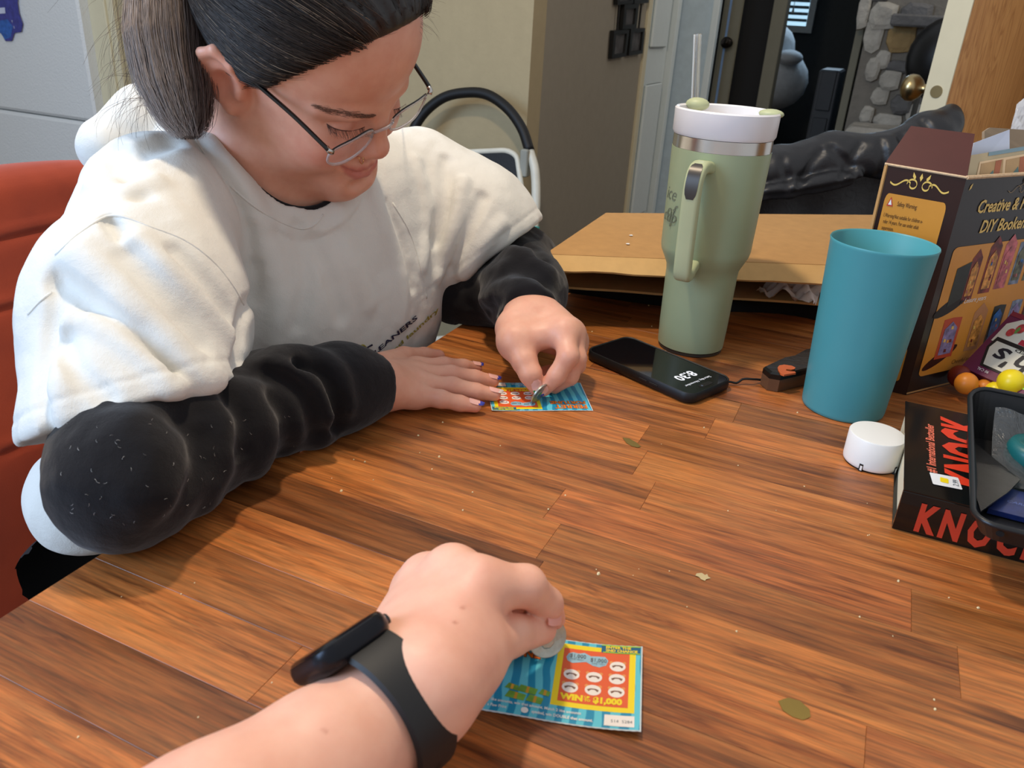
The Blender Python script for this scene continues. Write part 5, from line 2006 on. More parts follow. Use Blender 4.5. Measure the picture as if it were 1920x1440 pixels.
# ================================================================ SEATED WOMAN
HM = np.array([[0.1843, 0.8201, 0.5418], [0.9283, 0.0359, -0.3702], [0.3230, -0.5712, 0.7546]])   # head axes: her left, forward, up
HO = np.array([-0.4897, 0.6202, 0.3069 + TZ])


def hl(p):            # world to head
    return (np.asarray(p) - HO.astype(np.float32)) @ HM.astype(np.float32)


def hw(p):            # head to world
    return np.asarray(p, float) @ HM.T + HO


# ---------------------------------------------------------------- head
def head_local(p):
    d = d_ell(p, (0, -0.010, 0.050), (0.077, 0.098, 0.084))
    d = smin(d, d_ell(p, (0, 0.026, 0.060), (0.064, 0.0635, 0.064)), 0.03)
    d = smin(d, d_ell(p, (0, 0.028, -0.018), (0.061, 0.056, 0.060)), 0.03)
    d = smin(d, d_ell(p, (0, 0.032, -0.062), (0.051, 0.055, 0.043)), 0.03)
    for s in (-1, 1):
        d = smin(d, d_ell(p, (s*0.036, 0.054, -0.030), (0.026, 0.032, 0.028)), 0.020)
        d = smin(d, d_ell(p, (s*0.044, 0.018, -0.054), (0.023, 0.040, 0.032)), 0.02)
    d = smin(d, d_cap(p, (-0.008, 0.080, -0.084), (0.008, 0.080, -0.084), 0.0195, 0.0195), 0.022)
    d = smin(d, d_ell(p, (0, 0.036, -0.090), (0.038, 0.042, 0.020)), 0.03)
    # sockets, lids
    for s in (-1, 1):
        d = smax(d, -d_ell(p, (s*0.031, 0.0985, 0.003), (0.018, 0.017, 0.0105)), 0.016)
        d = smin(d, d_ell(p, (s*0.0305, 0.0690, 0.0015), (0.0155, 0.0140, 0.0130)), 0.004)
        d = smin(d, d_chain(p, [(s*0.010, 0.0855, 0.019), (s*0.030, 0.0795, 0.0225), (s*0.050, 0.0615, 0.0195)], [0.0055, 0.0062, 0.005], 0.008), 0.012)
        d = smax(d, -d_line(p, [(s*0.016, 0.0875, 0.0055), (s*0.030, 0.0860, 0.0110), (s*0.046, 0.0705, 0.0075)], 0.0012), 0.004)
        d = smax(d, -d_line(p, [(s*0.018, 0.0860, 0.0030), (s*0.026, 0.0855, -0.0015), (s*0.034, 0.0835, -0.0022), (s*0.046, 0.0725, 0.0020)], 0.0012), 0.003)
    # nose
    d = smin(d, d_chain(p, [(0, 0.0800, 0.014), (0, 0.0885, 0.000), (0, 0.0965, -0.021)], [0.0080, 0.0078, 0.0100], 0.01), 0.013)
    d = smin(d, d_ell(p, (0, 0.0965, -0.0255), (0.0115, 0.0118, 0.0098)), 0.006)
    for s in (-1, 1):
        d = smin(d, d_ell(p, (s*0.0115, 0.0900, -0.0295), (0.0068, 0.0105, 0.0075)), 0.005)
        d = smax(d, -d_ell(p, (s*0.0062, 0.0960, -0.0385), (0.0034, 0.0052, 0.0045)), 0.003)
        d = smax(d, -d_line(p, [(s*0.0185, 0.090, -0.024), (s*0.0215, 0.0900, -0.034), (s*0.0285, 0.0860, -0.046)], 0.0022), 0.010)
    # mouth
    up = [(-0.0255, 0.0830, -0.0482), (-0.013, 0.0905, -0.0508), (-0.004, 0.0930, -0.0508), (0, 0.0925, -0.0518), (0.004, 0.0930, -0.0508), (0.013, 0.0905, -0.0508), (0.0255, 0.0830, -0.0482)]
    lo_ = [(-0.022, 0.0830, -0.0530), (-0.010, 0.0905, -0.0610), (0, 0.0920, -0.0632), (0.010, 0.0905, -0.0610), (0.022, 0.0830, -0.0530)]
    d = smin(d, d_chain(p, up, [0.0020, 0.0040, 0.0046, 0.0042, 0.0046, 0.0040, 0.0020], 0.002), 0.006)
    d = smin(d, d_chain(p, lo_, [0.0022, 0.0056, 0.0064, 0.0056, 0.0022], 0.004), 0.007)
    d = smax(d, -d_line(p, [(-0.0305, 0.0815, -0.0458), (-0.022, 0.0880, -0.0520), (-0.012, 0.0945, -0.0558), (0, 0.0985, -0.0572), (0.012, 0.0945, -0.0558), (0.022, 0.0880, -0.0520), (0.0305, 0.0815, -0.0458)], 0.0010), 0.0035)
    d = smax(d, -d_line(p, [(-0.012, 0.0950, -0.0735), (0, 0.0985, -0.0745), (0.012, 0.0950, -0.0735)], 0.0025), 0.012)
    # ears
    for s in (-1, 1):
        e = d_ell(p, (s*0.0765, -0.013, -0.004), (0.0062, 0.0165, 0.0300), EARR[s])
        hel = d_chain(p, [(s*0.076, 0.001, 0.004), (s*0.0815, -0.006, 0.0190), (s*0.0855, -0.022, 0.0245), (s*0.0875, -0.0330, 0.0130), (s*0.0850, -0.0300, -0.0060), (s*0.0800, -0.0170, -0.0240), (s*0.0770, -0.0070, -0.0310)], [0.0028, 0.0036, 0.0040, 0.0040, 0.0036, 0.0036, 0.0050], 0.004)
        e = smin(e, hel, 0.006)
        e = smax(e, -d_ell(p, (s*0.0850, -0.0110, -0.0060), (0.0100, 0.0098, 0.0145)), 0.004)
        e = smin(e, d_cap(p, (s*0.0745, 0.0010, -0.004), (s*0.0750, 0.0005, -0.012), 0.0040, 0.0040), 0.004)
        d = smin(d, e, 0.006)
    return d


EARR = {}
for s_ in (-1, 1):
    fz = nz([s_*0.22, -0.40, 1.0])
    fx = nz(np.cross([0.0, 1.0, 0.4], fz))*1.0
    fx = nz(np.array([s_*1.0, 0.40, 0.0]) - fz*np.dot([s_*1.0, 0.40, 0.0], fz))
    fy = np.cross(fz, fx)
    EARR[s_] = np.stack([fx, fy, fz], 1)

HEAD_LO, HEAD_HI = HO - 0.155, HO + 0.165


def head_w(p):
    return head_local(hl(p))


head_n = near(head_w, HEAD_LO, HEAD_HI, 0.03)

# ---------------------------------------------------------------- main joints
RS, LS = W(300, 395, 0.715), W(780, 346, 0.985)
RE = T(234, 893, 0.048)
RWR = T(706, 722, 0.030)
LE = W(966, 506, 1.020)
LWR = W(985, 604, 0.838)
NB = W(452, 322, 0.800)
MIDS = (RS + LS)/2
SH = nz(LS - RS)
print('shoulder span', np.linalg.norm(LS - RS), 'RS', RS, 'LS', LS, 'RE', RE, 'LE', LE, 'upper arms', np.linalg.norm(RE - RS), np.linalg.norm(LE - LS), 'fore', np.linalg.norm(RWR - RE), np.linalg.norm(LWR - LE))
RIN = [W(395, 842, 0.625), W(520, 785, 0.680), W(640, 735, 0.718)]
CH = np.array([-0.590, 0.705, TZ + 0.070])
BE = np.array([-0.610, 0.695, TZ - 0.075])
HP = np.array([-0.700, 0.690, TZ - 0.225])
TDIR = nz(CH - HP)
SHX = nz(SH - TDIR*(SH @ TDIR))
TFW = np.cross(SHX, TDIR)
if TFW[0] < 0:
    TFW = -TFW
TR = np.stack([SHX, TFW, TDIR], 1).astype(np.float32)


def torso(p, g=0.0):
    d = d_ell(p, CH, (0.185 + g, 0.118 + g, 0.165 + g), TR)
    d = smin(d, d_ell(p, CH + TFW*0.060 - SHX*0.075 - TDIR*0.01, (0.088 + g, 0.078 + g, 0.090 + g), TR), 0.05)
    d = smin(d, d_ell(p, CH + TFW*0.060 + SHX*0.075 - TDIR*0.01, (0.088 + g, 0.078 + g, 0.090 + g), TR), 0.05)
    d = smin(d, d_ell(p, BE, (0.178 + g, 0.150 + g, 0.150 + g), TR), 0.08)
    d = smin(d, d_ell(p, HP, (0.195 + g, 0.150 + g, 0.140 + g), TR), 0.08)
    # trapezius and shoulders
    for S in (RS, LS):
        d = smin(d, d_cap(p, NB - TDIR*0.035, S, 0.060 + g, 0.055 + g), 0.05)
    return d


NECK_TOP = hw((0, -0.012, -0.045))


def neck(p, g=0.0):
    return d_cap(p, NECK_TOP, NB - TDIR*0.03, 0.056 + g, 0.064 + g)


# ---------------------------------------------------------------- hands
def finger_field(fingers, palm, k=0.010):
    for pts_, rs_ in fingers:
        for i_ in range(len(pts_)):
            pts_[i_] = rest(pts_[i_], rs_[i_] + 0.0004)

    def f(p):
        P = palm(p)
        out = P
        for pts, rs in fingers:
            F = d_chain(p, pts, rs, 0.004)
            out = np.minimum(out, smin(P, F, k))
        return out
    return f


def box_of(fingers, extra, pad):
    A = np.concatenate([np.array(f[0]) for f in fingers] + [np.array(extra)])
    return A.min(0), A.max(0)


# right hand: lying flat, fingers spread towards the ticket
rh = {'index': [T(778, 690, 0.021), T(832, 686, 0.019), T(868, 688, 0.013), T(893, 690, 0.008)],
      'middle': [T(785, 703, 0.023), T(846, 702, 0.021), T(890, 709, 0.014), T(924, 715, 0.008)],
      'ring': [T(786, 720, 0.021), T(848, 724, 0.019), T(892, 734, 0.013), T(927, 740, 0.008)],
      'pinky': [T(778, 741, 0.017), T(826, 748, 0.0165), T(862, 756, 0.011), T(891, 762, 0.0075)]}
RF = [(rh['index'], [0.0095, 0.0090, 0.0080, 0.0065]), (rh['middle'], [0.0098, 0.0092, 0.0082, 0.0068]), (rh['ring'], [0.0095, 0.0090, 0.0080, 0.0066]), (rh['pinky'], [0.0095, 0.0085, 0.0075, 0.0062])]
rth = [T(715, 690, 0.026), T(757, 672, 0.018), T(795, 668, 0.012), T(822, 668, 0.009)]


def rpalm(p):
    d = None
    for kx, r0, r1 in (('index', 0.020, 0.0120), ('middle', 0.020, 0.0125), ('ring', 0.020, 0.0125), ('pinky', 0.019, 0.0115)):
        o = {'index': -0.006, 'middle': -0.002, 'ring': 0.002, 'pinky': 0.006}[kx]
        e = d_cap(p, RWR + np.array([0, -o*1.2, 0]), rh[kx][0] + np.array([0, 0, -0.002]), r0, r1)
        d = e if d is None else smin(d, e, 0.010)
    return d


RF2 = RF + [(rth, [0.016, 0.012, 0.0095, 0.0075])]
rhand = finger_field(RF2, rpalm)
lo_, hi_ = box_of(RF2, [RWR], 0)
rhand_n = near(rhand, lo_ - 0.03, hi_ + 0.03, 0.02)

# left hand: thumb and index finger pinch the coin
lh_wr = [W(968, 618, 0.822), W(1012, 600, 0.842)]
lI = [W(1056, 622, 0.800), W(1066, 668, 0.782), W(1044, 704, 0.786), W(1020, 731, 0.792)]
lM = [W(1072, 626, 0.812), W(1081, 672, 0.798), W(1068, 706, 0.800), W(1040, 726, 0.806)]
lR = [W(1079, 640, 0.826), W(1080, 684, 0.818), W(1052, 700, 0.826), W(1022, 706, 0.832)]
lP = [W(1074, 654, 0.838), W(1062, 690, 0.838), W(1026, 700, 0.845), W(985, 706, 0.846)]
lTh = [W(968, 640, 0.806), W(983, 676, 0.793), W(995, 702, 0.788), W(1004, 727, 0.789)]
LF = [(lI, [0.0125, 0.0105, 0.0092, 0.0068]), (lM, [0.0120, 0.0100, 0.0088, 0.0070]), (lR, [0.0115, 0.0098, 0.0085, 0.0068]), (lP, [0.0105, 0.0088, 0.0078, 0.0062]), (lTh, [0.0165, 0.0128, 0.0112, 0.0072])]


def lpalm(p):
    d = d_cap(p, lh_wr[0], lTh[0], 0.0225, 0.0185)
    d = smin(d, d_cap(p, lh_wr[1], lI[0] + (lM[0] - lI[0])*0.3, 0.0235, 0.0150), 0.02)
    d = smin(d, d_cap(p, lh_wr[1], lM[0], 0.022, 0.0135), 0.012)
    d = smin(d, d_cap(p, lh_wr[1], lR[0], 0.022, 0.0125), 0.012)
    d = smin(d, d_cap(p, (lh_wr[0] + lh_wr[1])/2, lP[0], 0.022, 0.0120), 0.012)
    d = smin(d, d_cap(p, lTh[0], lI[0], 0.015, 0.011), 0.014)
    return d


lhand = finger_field(LF, lpalm, 0.008)
lo_, hi_ = box_of(LF, lh_wr, 0)
lhand_n = near(lhand, lo_ - 0.03, hi_ + 0.03, 0.02)


def body(p):
    d = smin(head_n(p), neck(p), 0.028)
    d = smin(d, torso(p, -0.012), 0.035)
    d = smin(d, d_chain(p, [RS, RE + [0, 0, 0.004]] + RIN + [RWR], [0.046, 0.034, 0.032, 0.030, 0.027, 0.023], 0.02), 0.02)
    d = smin(d, d_chain(p, [LS, LE, LWR], [0.048, 0.036, 0.023], 0.02), 0.02)
    d = smin(d, rhand_n(p), 0.012)
    d = smin(d, lhand_n(p), 0.012)
    return d


woman = thing('person', 'seated woman in a white t-shirt over black sleeves, head bowed over her scratch ticket', 'person')

# skin: base tone with true pigment differences carried by a point tint
ks_ = NT('skin')
at_ = ks_.n('ShaderNodeAttribute', attribute_name='tint')
nzs = ks_.noise(ks_.objvec(), 70, 4)
sk = ks_.mix(0.22, at_.outputs['Color'], ks_.ramp(nzs.outputs[0], [(0.35, lin((206, 140, 116))), (0.65, lin((232, 184, 158)))]).outputs[0])
ks_.l(sk, ks_.p.inputs['Base Color'])
ks_.p.inputs['Roughness'].default_value = 0.46
ks_.p.inputs['Specular IOR Level'].default_value = 0.4
ks_.p.inputs['Subsurface Weight'].default_value = 0.18
ks_.p.inputs['Subsurface Radius'].default_value = (1.0, 0.35, 0.2)
ks_.p.inputs['Subsurface Scale'].default_value = 0.006
nzb = ks_.noise(ks_.objvec(), 900, 2)
ks_.bump(nzb.outputs[0], 0.12, 0.0004)
M['skin'] = ks_.m
SKIN = np.array(lin((218, 160, 134))[:3])


def blend(col, m, c):
    return col*(1 - m[:, None]) + np.array(lin(c)[:3])[None]*m[:, None]


def gauss(P, c, r):
    q = (P - np.asarray(c))/np.asarray(r)
    return np.exp(-(q*q).sum(1))


def body_tint(V):
    q = hl(V)
    c = np.repeat(SKIN[None], len(V), 0)
    inh = np.linalg.norm(q, axis=1) < 0.16
    for s in (-1, 1):
        c = blend(c, 0.55*gauss(q, (s*0.044, 0.066, -0.026), (0.020, 0.03, 0.016))*inh, (214, 112, 98))
        c = blend(c, 0.45*gauss(q, (s*0.080, -0.013, -0.004), (0.03, 0.022, 0.034))*inh, (214, 120, 104))
        c = blend(c, 0.30*gauss(q, (s*0.031, 0.085, 0.001), (0.017, 0.02, 0.010))*inh, (196, 128, 116))
    c = blend(c, 0.40*gauss(q, (0, 0.103, -0.026), (0.015, 0.018, 0.013))*inh, (216, 124, 108))
    m = np.zeros(len(V))
    for pts, r in (([(-0.0225, 0.0845, -0.0492), (-0.011, 0.094, -0.0520), (0, 0.096, -0.0525), (0.011, 0.094, -0.0520), (0.0225, 0.0845, -0.0492)], 0.0040),
                   ([(-0.019, 0.0855, -0.0545), (-0.009, 0.0955, -0.0625), (0, 0.0975, -0.0640), (0.009, 0.0955, -0.0625), (0.019, 0.0855, -0.0545)], 0.0056)):
        dd = d_line(q.astype(np.float32), pts, r)
        m = np.maximum(m, np.clip(0.5 - dd/0.0018, 0, 1)*inh)
    c = blend(c, 0.85*m, (186, 92, 88))
    # faint pigment marks on the right cheek
    c = blend(c, 0.35*gauss(q, (-0.066, 0.034, -0.012), (0.007, 0.02, 0.007))*inh, (166, 96, 70))
    for F in (RF2, LF):
        for pts, rs in F:
            c = blend(c, 0.38*gauss(V, pts[-1], (0.013,)*3), (224, 130, 112))
            c = blend(c, 0.22*gauss(V, pts[1], (0.009,)*3), (214, 124, 106))
    return np.concatenate([c, np.ones((len(c), 1))], 1)


blo = np.minimum(np.minimum(HP - 0.20, HEAD_LO), T(690, 790, -0.02))
bhi = np.maximum(HEAD_HI, np.array([-0.22, 1.08, TZ + 0.3]))
blo[2] = TZ - 0.36
V, Q = mesh_field(body, blo, bhi, 0.0022)
print('body hand min z', V[V[:, 0] > -0.40][:, 2].min() - TZ)
bo = link_np('body', V, Q, M['skin'], woman, body_tint(V))
bo['label'] = 'fair skin of head, neck, arms and hands'

# ---------------------------------------------------------------- T-shirt
HEM_R = (W(60, 838, 0.600), W(250, 757, 0.525), W(446, 722, 0.640))
n_r = nz(np.cross(HEM_R[1] - HEM_R[0], HEM_R[2] - HEM_R[0]))
if n_r @ (RE - RS) < 0:
    n_r = -n_r
ARM_R = [RS + TDIR*0.002, W(262, 585, 0.650), W(258, 800, 0.600)]
ARM_L = [LS, W(882, 427, 0.990), W(945, 502, 1.015)]
a_l0, a_l1 = W(985, 434, 1.00), W(822, 556, 0.97)
n_l = nz(ARM_L[2] - ARM_L[0])
v_ = nz(a_l1 - a_l0)
n_l = nz(n_l - v_*(n_l @ v_))
nax = nz(NECK_TOP - (NB - TDIR*0.03))
CO = W(480, 318, 0.800)                  # centre of the neck opening
nfw = nz(W(575, 400, 0.800) - CO)
ncol = nz(nax*0.80 + TFW*0.28)           # opening axis


def shirt_raw(p):
    t = torso(p, 0.004)
    r = d_chain(p, ARM_R, [0.066, 0.080, 0.080], 0.03)
    r = smax(r, (p - HEM_R[1].astype(np.float32)) @ n_r.astype(np.float32), 0.006)
    l = d_chain(p, ARM_L, [0.066, 0.075, 0.076], 0.03)
    l = smax(l, (p - a_l0.astype(np.float32)) @ n_l.astype(np.float32), 0.006)
    d = smin(t, r, 0.018)
    d = smin(d, l, 0.022)
    # shirt tail showing below the elbow
    d = smin(d, smax(d_ell(p, W(170, 940, 0.700), (0.058, 0.05, 0.052)), (p - W(120, 1040, 0.69).astype(np.float32)) @ (-AX_U).astype(np.float32), 0.01), 0.02)
    # gathered cloth behind the neck
    d = smin(d, d_chain(p, [W(205, 275, 0.775), W(275, 232, 0.795), W(345, 212, 0.81)], [0.030, 0.032, 0.026], 0.02), 0.025)
    d = smin(d, d_cap(p, W(305, 218, 0.81), W(372, 265, 0.775), 0.022, 0.020), 0.02)
    return d


def nr(p):
    """radius around the neck opening axis, height along it"""
    q = p - CO.astype(np.float32)
    h = q @ ncol.astype(np.float32)
    q = q - h[:, None]*ncol.astype(np.float32)
    # opening is longer towards the chest
    f = q @ nz(TFW - ncol*(TFW @ ncol)).astype(np.float32)
    s = q @ nz(np.cross(ncol, TFW)).astype(np.float32)
    return np.sqrt((f/1.12)**2 + s*s), h


SHIRT_R = []     # (points, radius, kind, blend)


def shirt_base(p):
    d = shirt_raw(p)
    r, h = nr(p)
    col = np.clip((0.089 - r)/0.003, 0, 1)*np.clip((h + 0.10)/0.02, 0, 1)
    d = d - 0.0030*col
    d = smax(d, 0.066 - r - np.maximum(-h - 0.09, 0)*2, 0.003)
    return d


def fold(pix, r, amt, kind, k):
    fn = ridge if kind == 'r' else groove
    SHIRT_R.append((fn(shirt_base, pix, r, amt*1.45), r, kind, k*0.7))


fold([(108, 522), (180, 573), (262, 624), (325, 688), (378, 735)], 0.013, 0.0085, 'g', 0.010)
fold([(205, 415), (228, 440), (262, 466)], 0.009, 0.0058, 'g', 0.007)
fold([(150, 480), (235, 555), (330, 640), (400, 720)], 0.014, 0.0040, 'r', 0.016)
fold([(262, 450), (335, 520), (405, 590), (442, 640)], 0.011, 0.0035, 'r', 0.012)
fold([(240, 480), (310, 560), (375, 640)], 0.009, 0.0028, 'g', 0.010)
fold([(105, 560), (88, 650), (84, 730), (98, 800)], 0.009, 0.0050, 'g', 0.009)
fold([(128, 600), (112, 690), (118, 780)], 0.009, 0.0030, 'r', 0.010)
fold([(190, 275), (250, 285), (318, 262)], 0.012, 0.0060, 'g', 0.012)
fold([(215, 300), (245, 335), (262, 370)], 0.010, 0.0040, 'g', 0.010)
fold([(372, 268), (425, 330), (462, 410), (480, 500)], 0.009, 0.0038, 'g', 0.007)
fold([(398, 262), (455, 335), (492, 420), (505, 510)], 0.010, 0.0035, 'r', 0.010)
fold([(478, 500), (476, 545), (452, 600), (446, 690)], 0.009, 0.0036, 'g', 0.008)
fold([(512, 470), (520, 560), (512, 640)], 0.010, 0.0035, 'r', 0.012)
fold([(640, 400), (655, 480), (690, 570)], 0.012, 0.0030, 'r', 0.014)
fold([(585, 450), (622, 530), (640, 590)], 0.010, 0.0028, 'g', 0.012)
fold([(782, 300), (800, 400), (792, 500)], 0.009, 0.0034, 'r', 0.010)
fold([(838, 300), (836, 380), (815, 450)], 0.009, 0.0040, 'g', 0.009)
fold([(905, 372), (878, 430), (840, 500)], 0.009, 0.0045, 'g', 0.009)
fold([(940, 420), (905, 462), (870, 515)], 0.009, 0.0040, 'r', 0.009)
fold([(720, 380), (752, 460), (772, 540)], 0.007, 0.0024, 'g', 0.007)
fold([(690, 330), (720, 420), (745, 500), (752, 600)], 0.011, 0.0030, 'r', 0.012)
fold([(160, 600), (230, 640), (300, 700), (340, 745)], 0.008, 0.0030, 'r', 0.010)
fold([(330, 470), (390, 530), (430, 585)], 0.008, 0.0030, 'g', 0.008)
fold([(170, 345), (225, 360), (290, 340)], 0.010, 0.0030, 'r', 0.010)
fold([(560, 430), (575, 520), (560, 610)], 0.010, 0.0028, 'g', 0.010)
fold([(120, 640), (150, 700), (200, 745)], 0.008, 0.0030, 'g', 0.008)
fold([(870, 340), (850, 430), (820, 520)], 0.008, 0.0036, 'r', 0.008)
FB = [(np.min(f[0], 0), np.max(f[0], 0)) for f in SHIRT_R]


def shirt(p):
    d = shirt_base(p)
    nearm = np.abs(d) < 0.03
    if nearm.any():
        q = p[nearm]
        e = d[nearm]
        for (pts, r, kind, k), (a, b) in zip(SHIRT_R, FB):
            m = ((q > a - 0.04) & (q < b + 0.04)).all(1)
            if m.any():
                c = d_line(q[m], pts, r)
                e[m] = smin(e[m], c, k) if kind == 'r' else smax(e[m], -c, k)
        # hem stitch lines
        for o_, n_, off in ((HEM_R[1], n_r, 0.017), (a_l0, n_l, 0.014)):
            s = (q - o_.astype(np.float32)) @ n_.astype(np.float32)
            msk = np.exp(-((s + off)/0.0016)**2)*0.0012
            nearhem = np.clip(1.0 - np.minimum(np.linalg.norm(q - o_.astype(np.float32), axis=1)/0.20, 1.0)**4, 0, 1)
            e = e + msk*nearhem
        r_, h_ = nr(q)
        e = e + 0.0010*np.exp(-((r_ - 0.0885)/0.0014)**2)*np.clip((h_ + 0.10)/0.02, 0, 1)
        e = e + 0.0018*vnoise(q*np.array([1, 1, 0.6], np.float32), 26, 1) - 0.0022*np.abs(vnoise(q*np.array([1, 1, 0.45], np.float32), 34, 12))**1.5 + 0.0006*vnoise(q, 80, 2)
        d[nearm] = e
    return d


tlo = np.array([-0.95, 0.24, TZ - 0.30])
thi = np.array([-0.26, 1.10, TZ + 0.36])
km = NT('white jersey')
nz1 = km.noise(km.objvec(), 1400, 2)
nz2 = km.noise(km.objvec(), 120, 4, 0.65)
km.p.inputs['Base Color'].default_value = lin((217, 215, 208))
km.p.inputs['Roughness'].default_value = 0.9
km.p.inputs['Sheen Weight'].default_value = 0.25
km.p.inputs['Specular IOR Level'].default_value = 0.15
hsum = km.math('ADD', km.math('MULTIPLY', nz1.outputs[0], 0.35), nz2.outputs[0])
km.bump(hsum, 0.35, 0.0022)
M['jersey'] = km.m
V, Q = mesh_field(shirt, tlo, thi, 0.0025)
so = link_np('t_shirt', V, Q, M['jersey'], woman)
so['label'] = 'loose white short sleeved t-shirt with printed lettering'

# ---------------------------------------------------------------- black long sleeved undershirt
RARM = [RS, W(250, 720, 0.610), RE, W(395, 842, 0.625), W(520, 785, 0.680), W(640, 735, 0.718), W(708, 722, 0.738)]
RRAD = [0.044, 0.052, 0.0470, 0.0445, 0.0420, 0.0375, 0.0265]
print('elbow depth', depth(RE))
LARM = [LS, W(925, 495, 1.01), LE, W(986, 552, 0.915), W(985, 590, 0.848)]
LRAD = [0.045, 0.055, 0.054, 0.046, 0.0310]
RARM = [np.array([q[0], q[1], max(q[2], TZ + r*0.96)]) for q, r in zip(RARM, RRAD)]


def arm_raw(p):
    d = d_chain(p, RARM, RRAD, 0.02)
    e = d_chain(p, LARM, LRAD, 0.02)
    e = smin(e, d_cap(p, W(852, 555, 0.985), W(930, 560, 0.975), 0.036, 0.036), 0.02)
    return np.minimum(d, e)


def arm_cut(p):
    d = arm_raw(p)
    nrw = nz(RARM[-1] - RARM[-2]).astype(np.float32)
    d = smax(d, np.where(np.linalg.norm(p - RARM[-1].astype(np.float32), axis=1) < 0.08, (p - W(716, 722, 0.74).astype(np.float32)) @ nrw, -1.0), 0.003)
    nlw = nz(LARM[-1] - LARM[-2]).astype(np.float32)
    d = smax(d, np.where(np.linalg.norm(p - LARM[-1].astype(np.float32), axis=1) < 0.07, (p - W(984, 594, 0.845).astype(np.float32)) @ nlw, -1.0), 0.003)
    return d


AF = []
for pix, r, a, kind, k in ([[(345, 790), (372, 830), (360, 900), (320, 960)], 0.010, 0.0050, 'g', 0.010],
                           [[(395, 755), (420, 800), (415, 880), (385, 950)], 0.010, 0.0050, 'r', 0.010],
                           [[(430, 745), (455, 790), (455, 850)], 0.008, 0.0045, 'g', 0.008],
                           [[(470, 735), (500, 780), (505, 840), (480, 900)], 0.009, 0.0040, 'r', 0.009],
                           [[(520, 745), (545, 790), (540, 850)], 0.008, 0.0040, 'g', 0.008],
                           [[(512, 690), (560, 705), (600, 750), (610, 810), (585, 860)], 0.014, 0.0095, 'r', 0.008],
                           [[(530, 668), (580, 665), (630, 700), (640, 760)], 0.013, 0.0080, 'r', 0.008],
                           [[(500, 705), (545, 722), (580, 765), (590, 815)], 0.008, 0.0050, 'g', 0.007],
                           [[(560, 690), (606, 705), (632, 760), (632, 800)], 0.007, 0.0050, 'g', 0.006],
                           [[(250, 800), (290, 850), (290, 930)], 0.014, 0.0030, 'r', 0.014],
                           [[(960, 470), (1000, 480), (1030, 510)], 0.009, 0.0050, 'r', 0.009],
                           [[(930, 505), (975, 500), (1020, 530)], 0.008, 0.0050, 'g', 0.008],
                           [[(905, 560), (940, 535), (985, 530), (1025, 555)], 0.010, 0.0065, 'r', 0.008],
                           [[(915, 590), (945, 560), (985, 548), (1025, 568), (1040, 590)], 0.007, 0.0045, 'g', 0.006],
                           [[(880, 540), (905, 520), (940, 500)], 0.009, 0.0050, 'r', 0.009],
                           [[(965, 455), (1000, 462), (1020, 485)], 0.006, 0.0040, 'g', 0.007]):
    fn = ridge if kind == 'r' else groove
    AF.append((fn(arm_raw, pix, r, a*(0.85 if kind == 'r' else 1.0)), r, kind, k*(1.5 if kind == 'r' else 1.0)))


def sleeves(p):
    d = arm_cut(p)
    m0 = np.abs(d) < 0.03
    if m0.any():
        q = p[m0]
        e = d[m0]
        for pts, r, kind, k in AF:
            a, b = pts.min(0) - 0.04, pts.max(0) + 0.04
            m = ((q > a) & (q < b)).all(1)
            if m.any():
                c = d_line(q[m], pts, r)
                e[m] = smin(e[m], c, k) if kind == 'r' else smax(e[m], -c, k)
        e = e + 0.0022*vnoise(q, 24, 5) + 0.0014*np.abs(vnoise(q, 48, 6)) + 0.0006*vnoise(q, 110, 7)
        # ribbed cuffs sit flat
        d[m0] = e
    return d


def under(p):
    d = sleeves(p)
    t = torso(p, -0.004)
    r, h = nr(p)
    t = smax(t, 0.0625 - r - np.maximum(-h - 0.09, 0)*2, 0.004)
    d = np.minimum(d, t)
    d = np.maximum(d, TZ + 0.0012 - p[:, 2] - 10.0*(p[:, 0] < -0.432))
    return d


kb = NT('black cotton')
kb.p.inputs['Base Color'].default_value = lin((27, 26, 28))
kb.p.inputs['Roughness'].default_value = 0.92
kb.p.inputs['Sheen Weight'].default_value = 0.18
kb.p.inputs['Specular IOR Level'].default_value = 0.06
nb1 = kb.noise(kb.objvec(), 1600, 2)
nb2 = kb.noise(kb.objvec(), 140, 3)
kb.bump(kb.math('ADD', kb.math('MULTIPLY', nb1.outputs[0], 0.4), nb2.outputs[0]), 0.35, 0.002)
V, Q = mesh_field(under, tlo + [0, -0.04, 0], thi + [0.06, 0.10, -0.02], 0.0028)
uo = link_np('undershirt', V, Q, kb.m, woman)
uo['label'] = 'black long sleeved undershirt'


# stitched seams lie on the cloth
for pix in ([(104, 478), (150, 436), (212, 404), (285, 426), (350, 452), (402, 492), (440, 540), (457, 572)],
            [(736, 380), (770, 440), (793, 520), (800, 560)], [(52, 590), (75, 565), (97, 548)],
            [(352, 238), (385, 290), (422, 338), (465, 378), (507, 406), (545, 424), (570, 429), (592, 420), (606, 402)]):
    P, G = cast(shirt, dense(pix, 6))
    MB().tube(P - G*0.0004, 0.0012, 6).build('seam', M['jersey'], so, True)
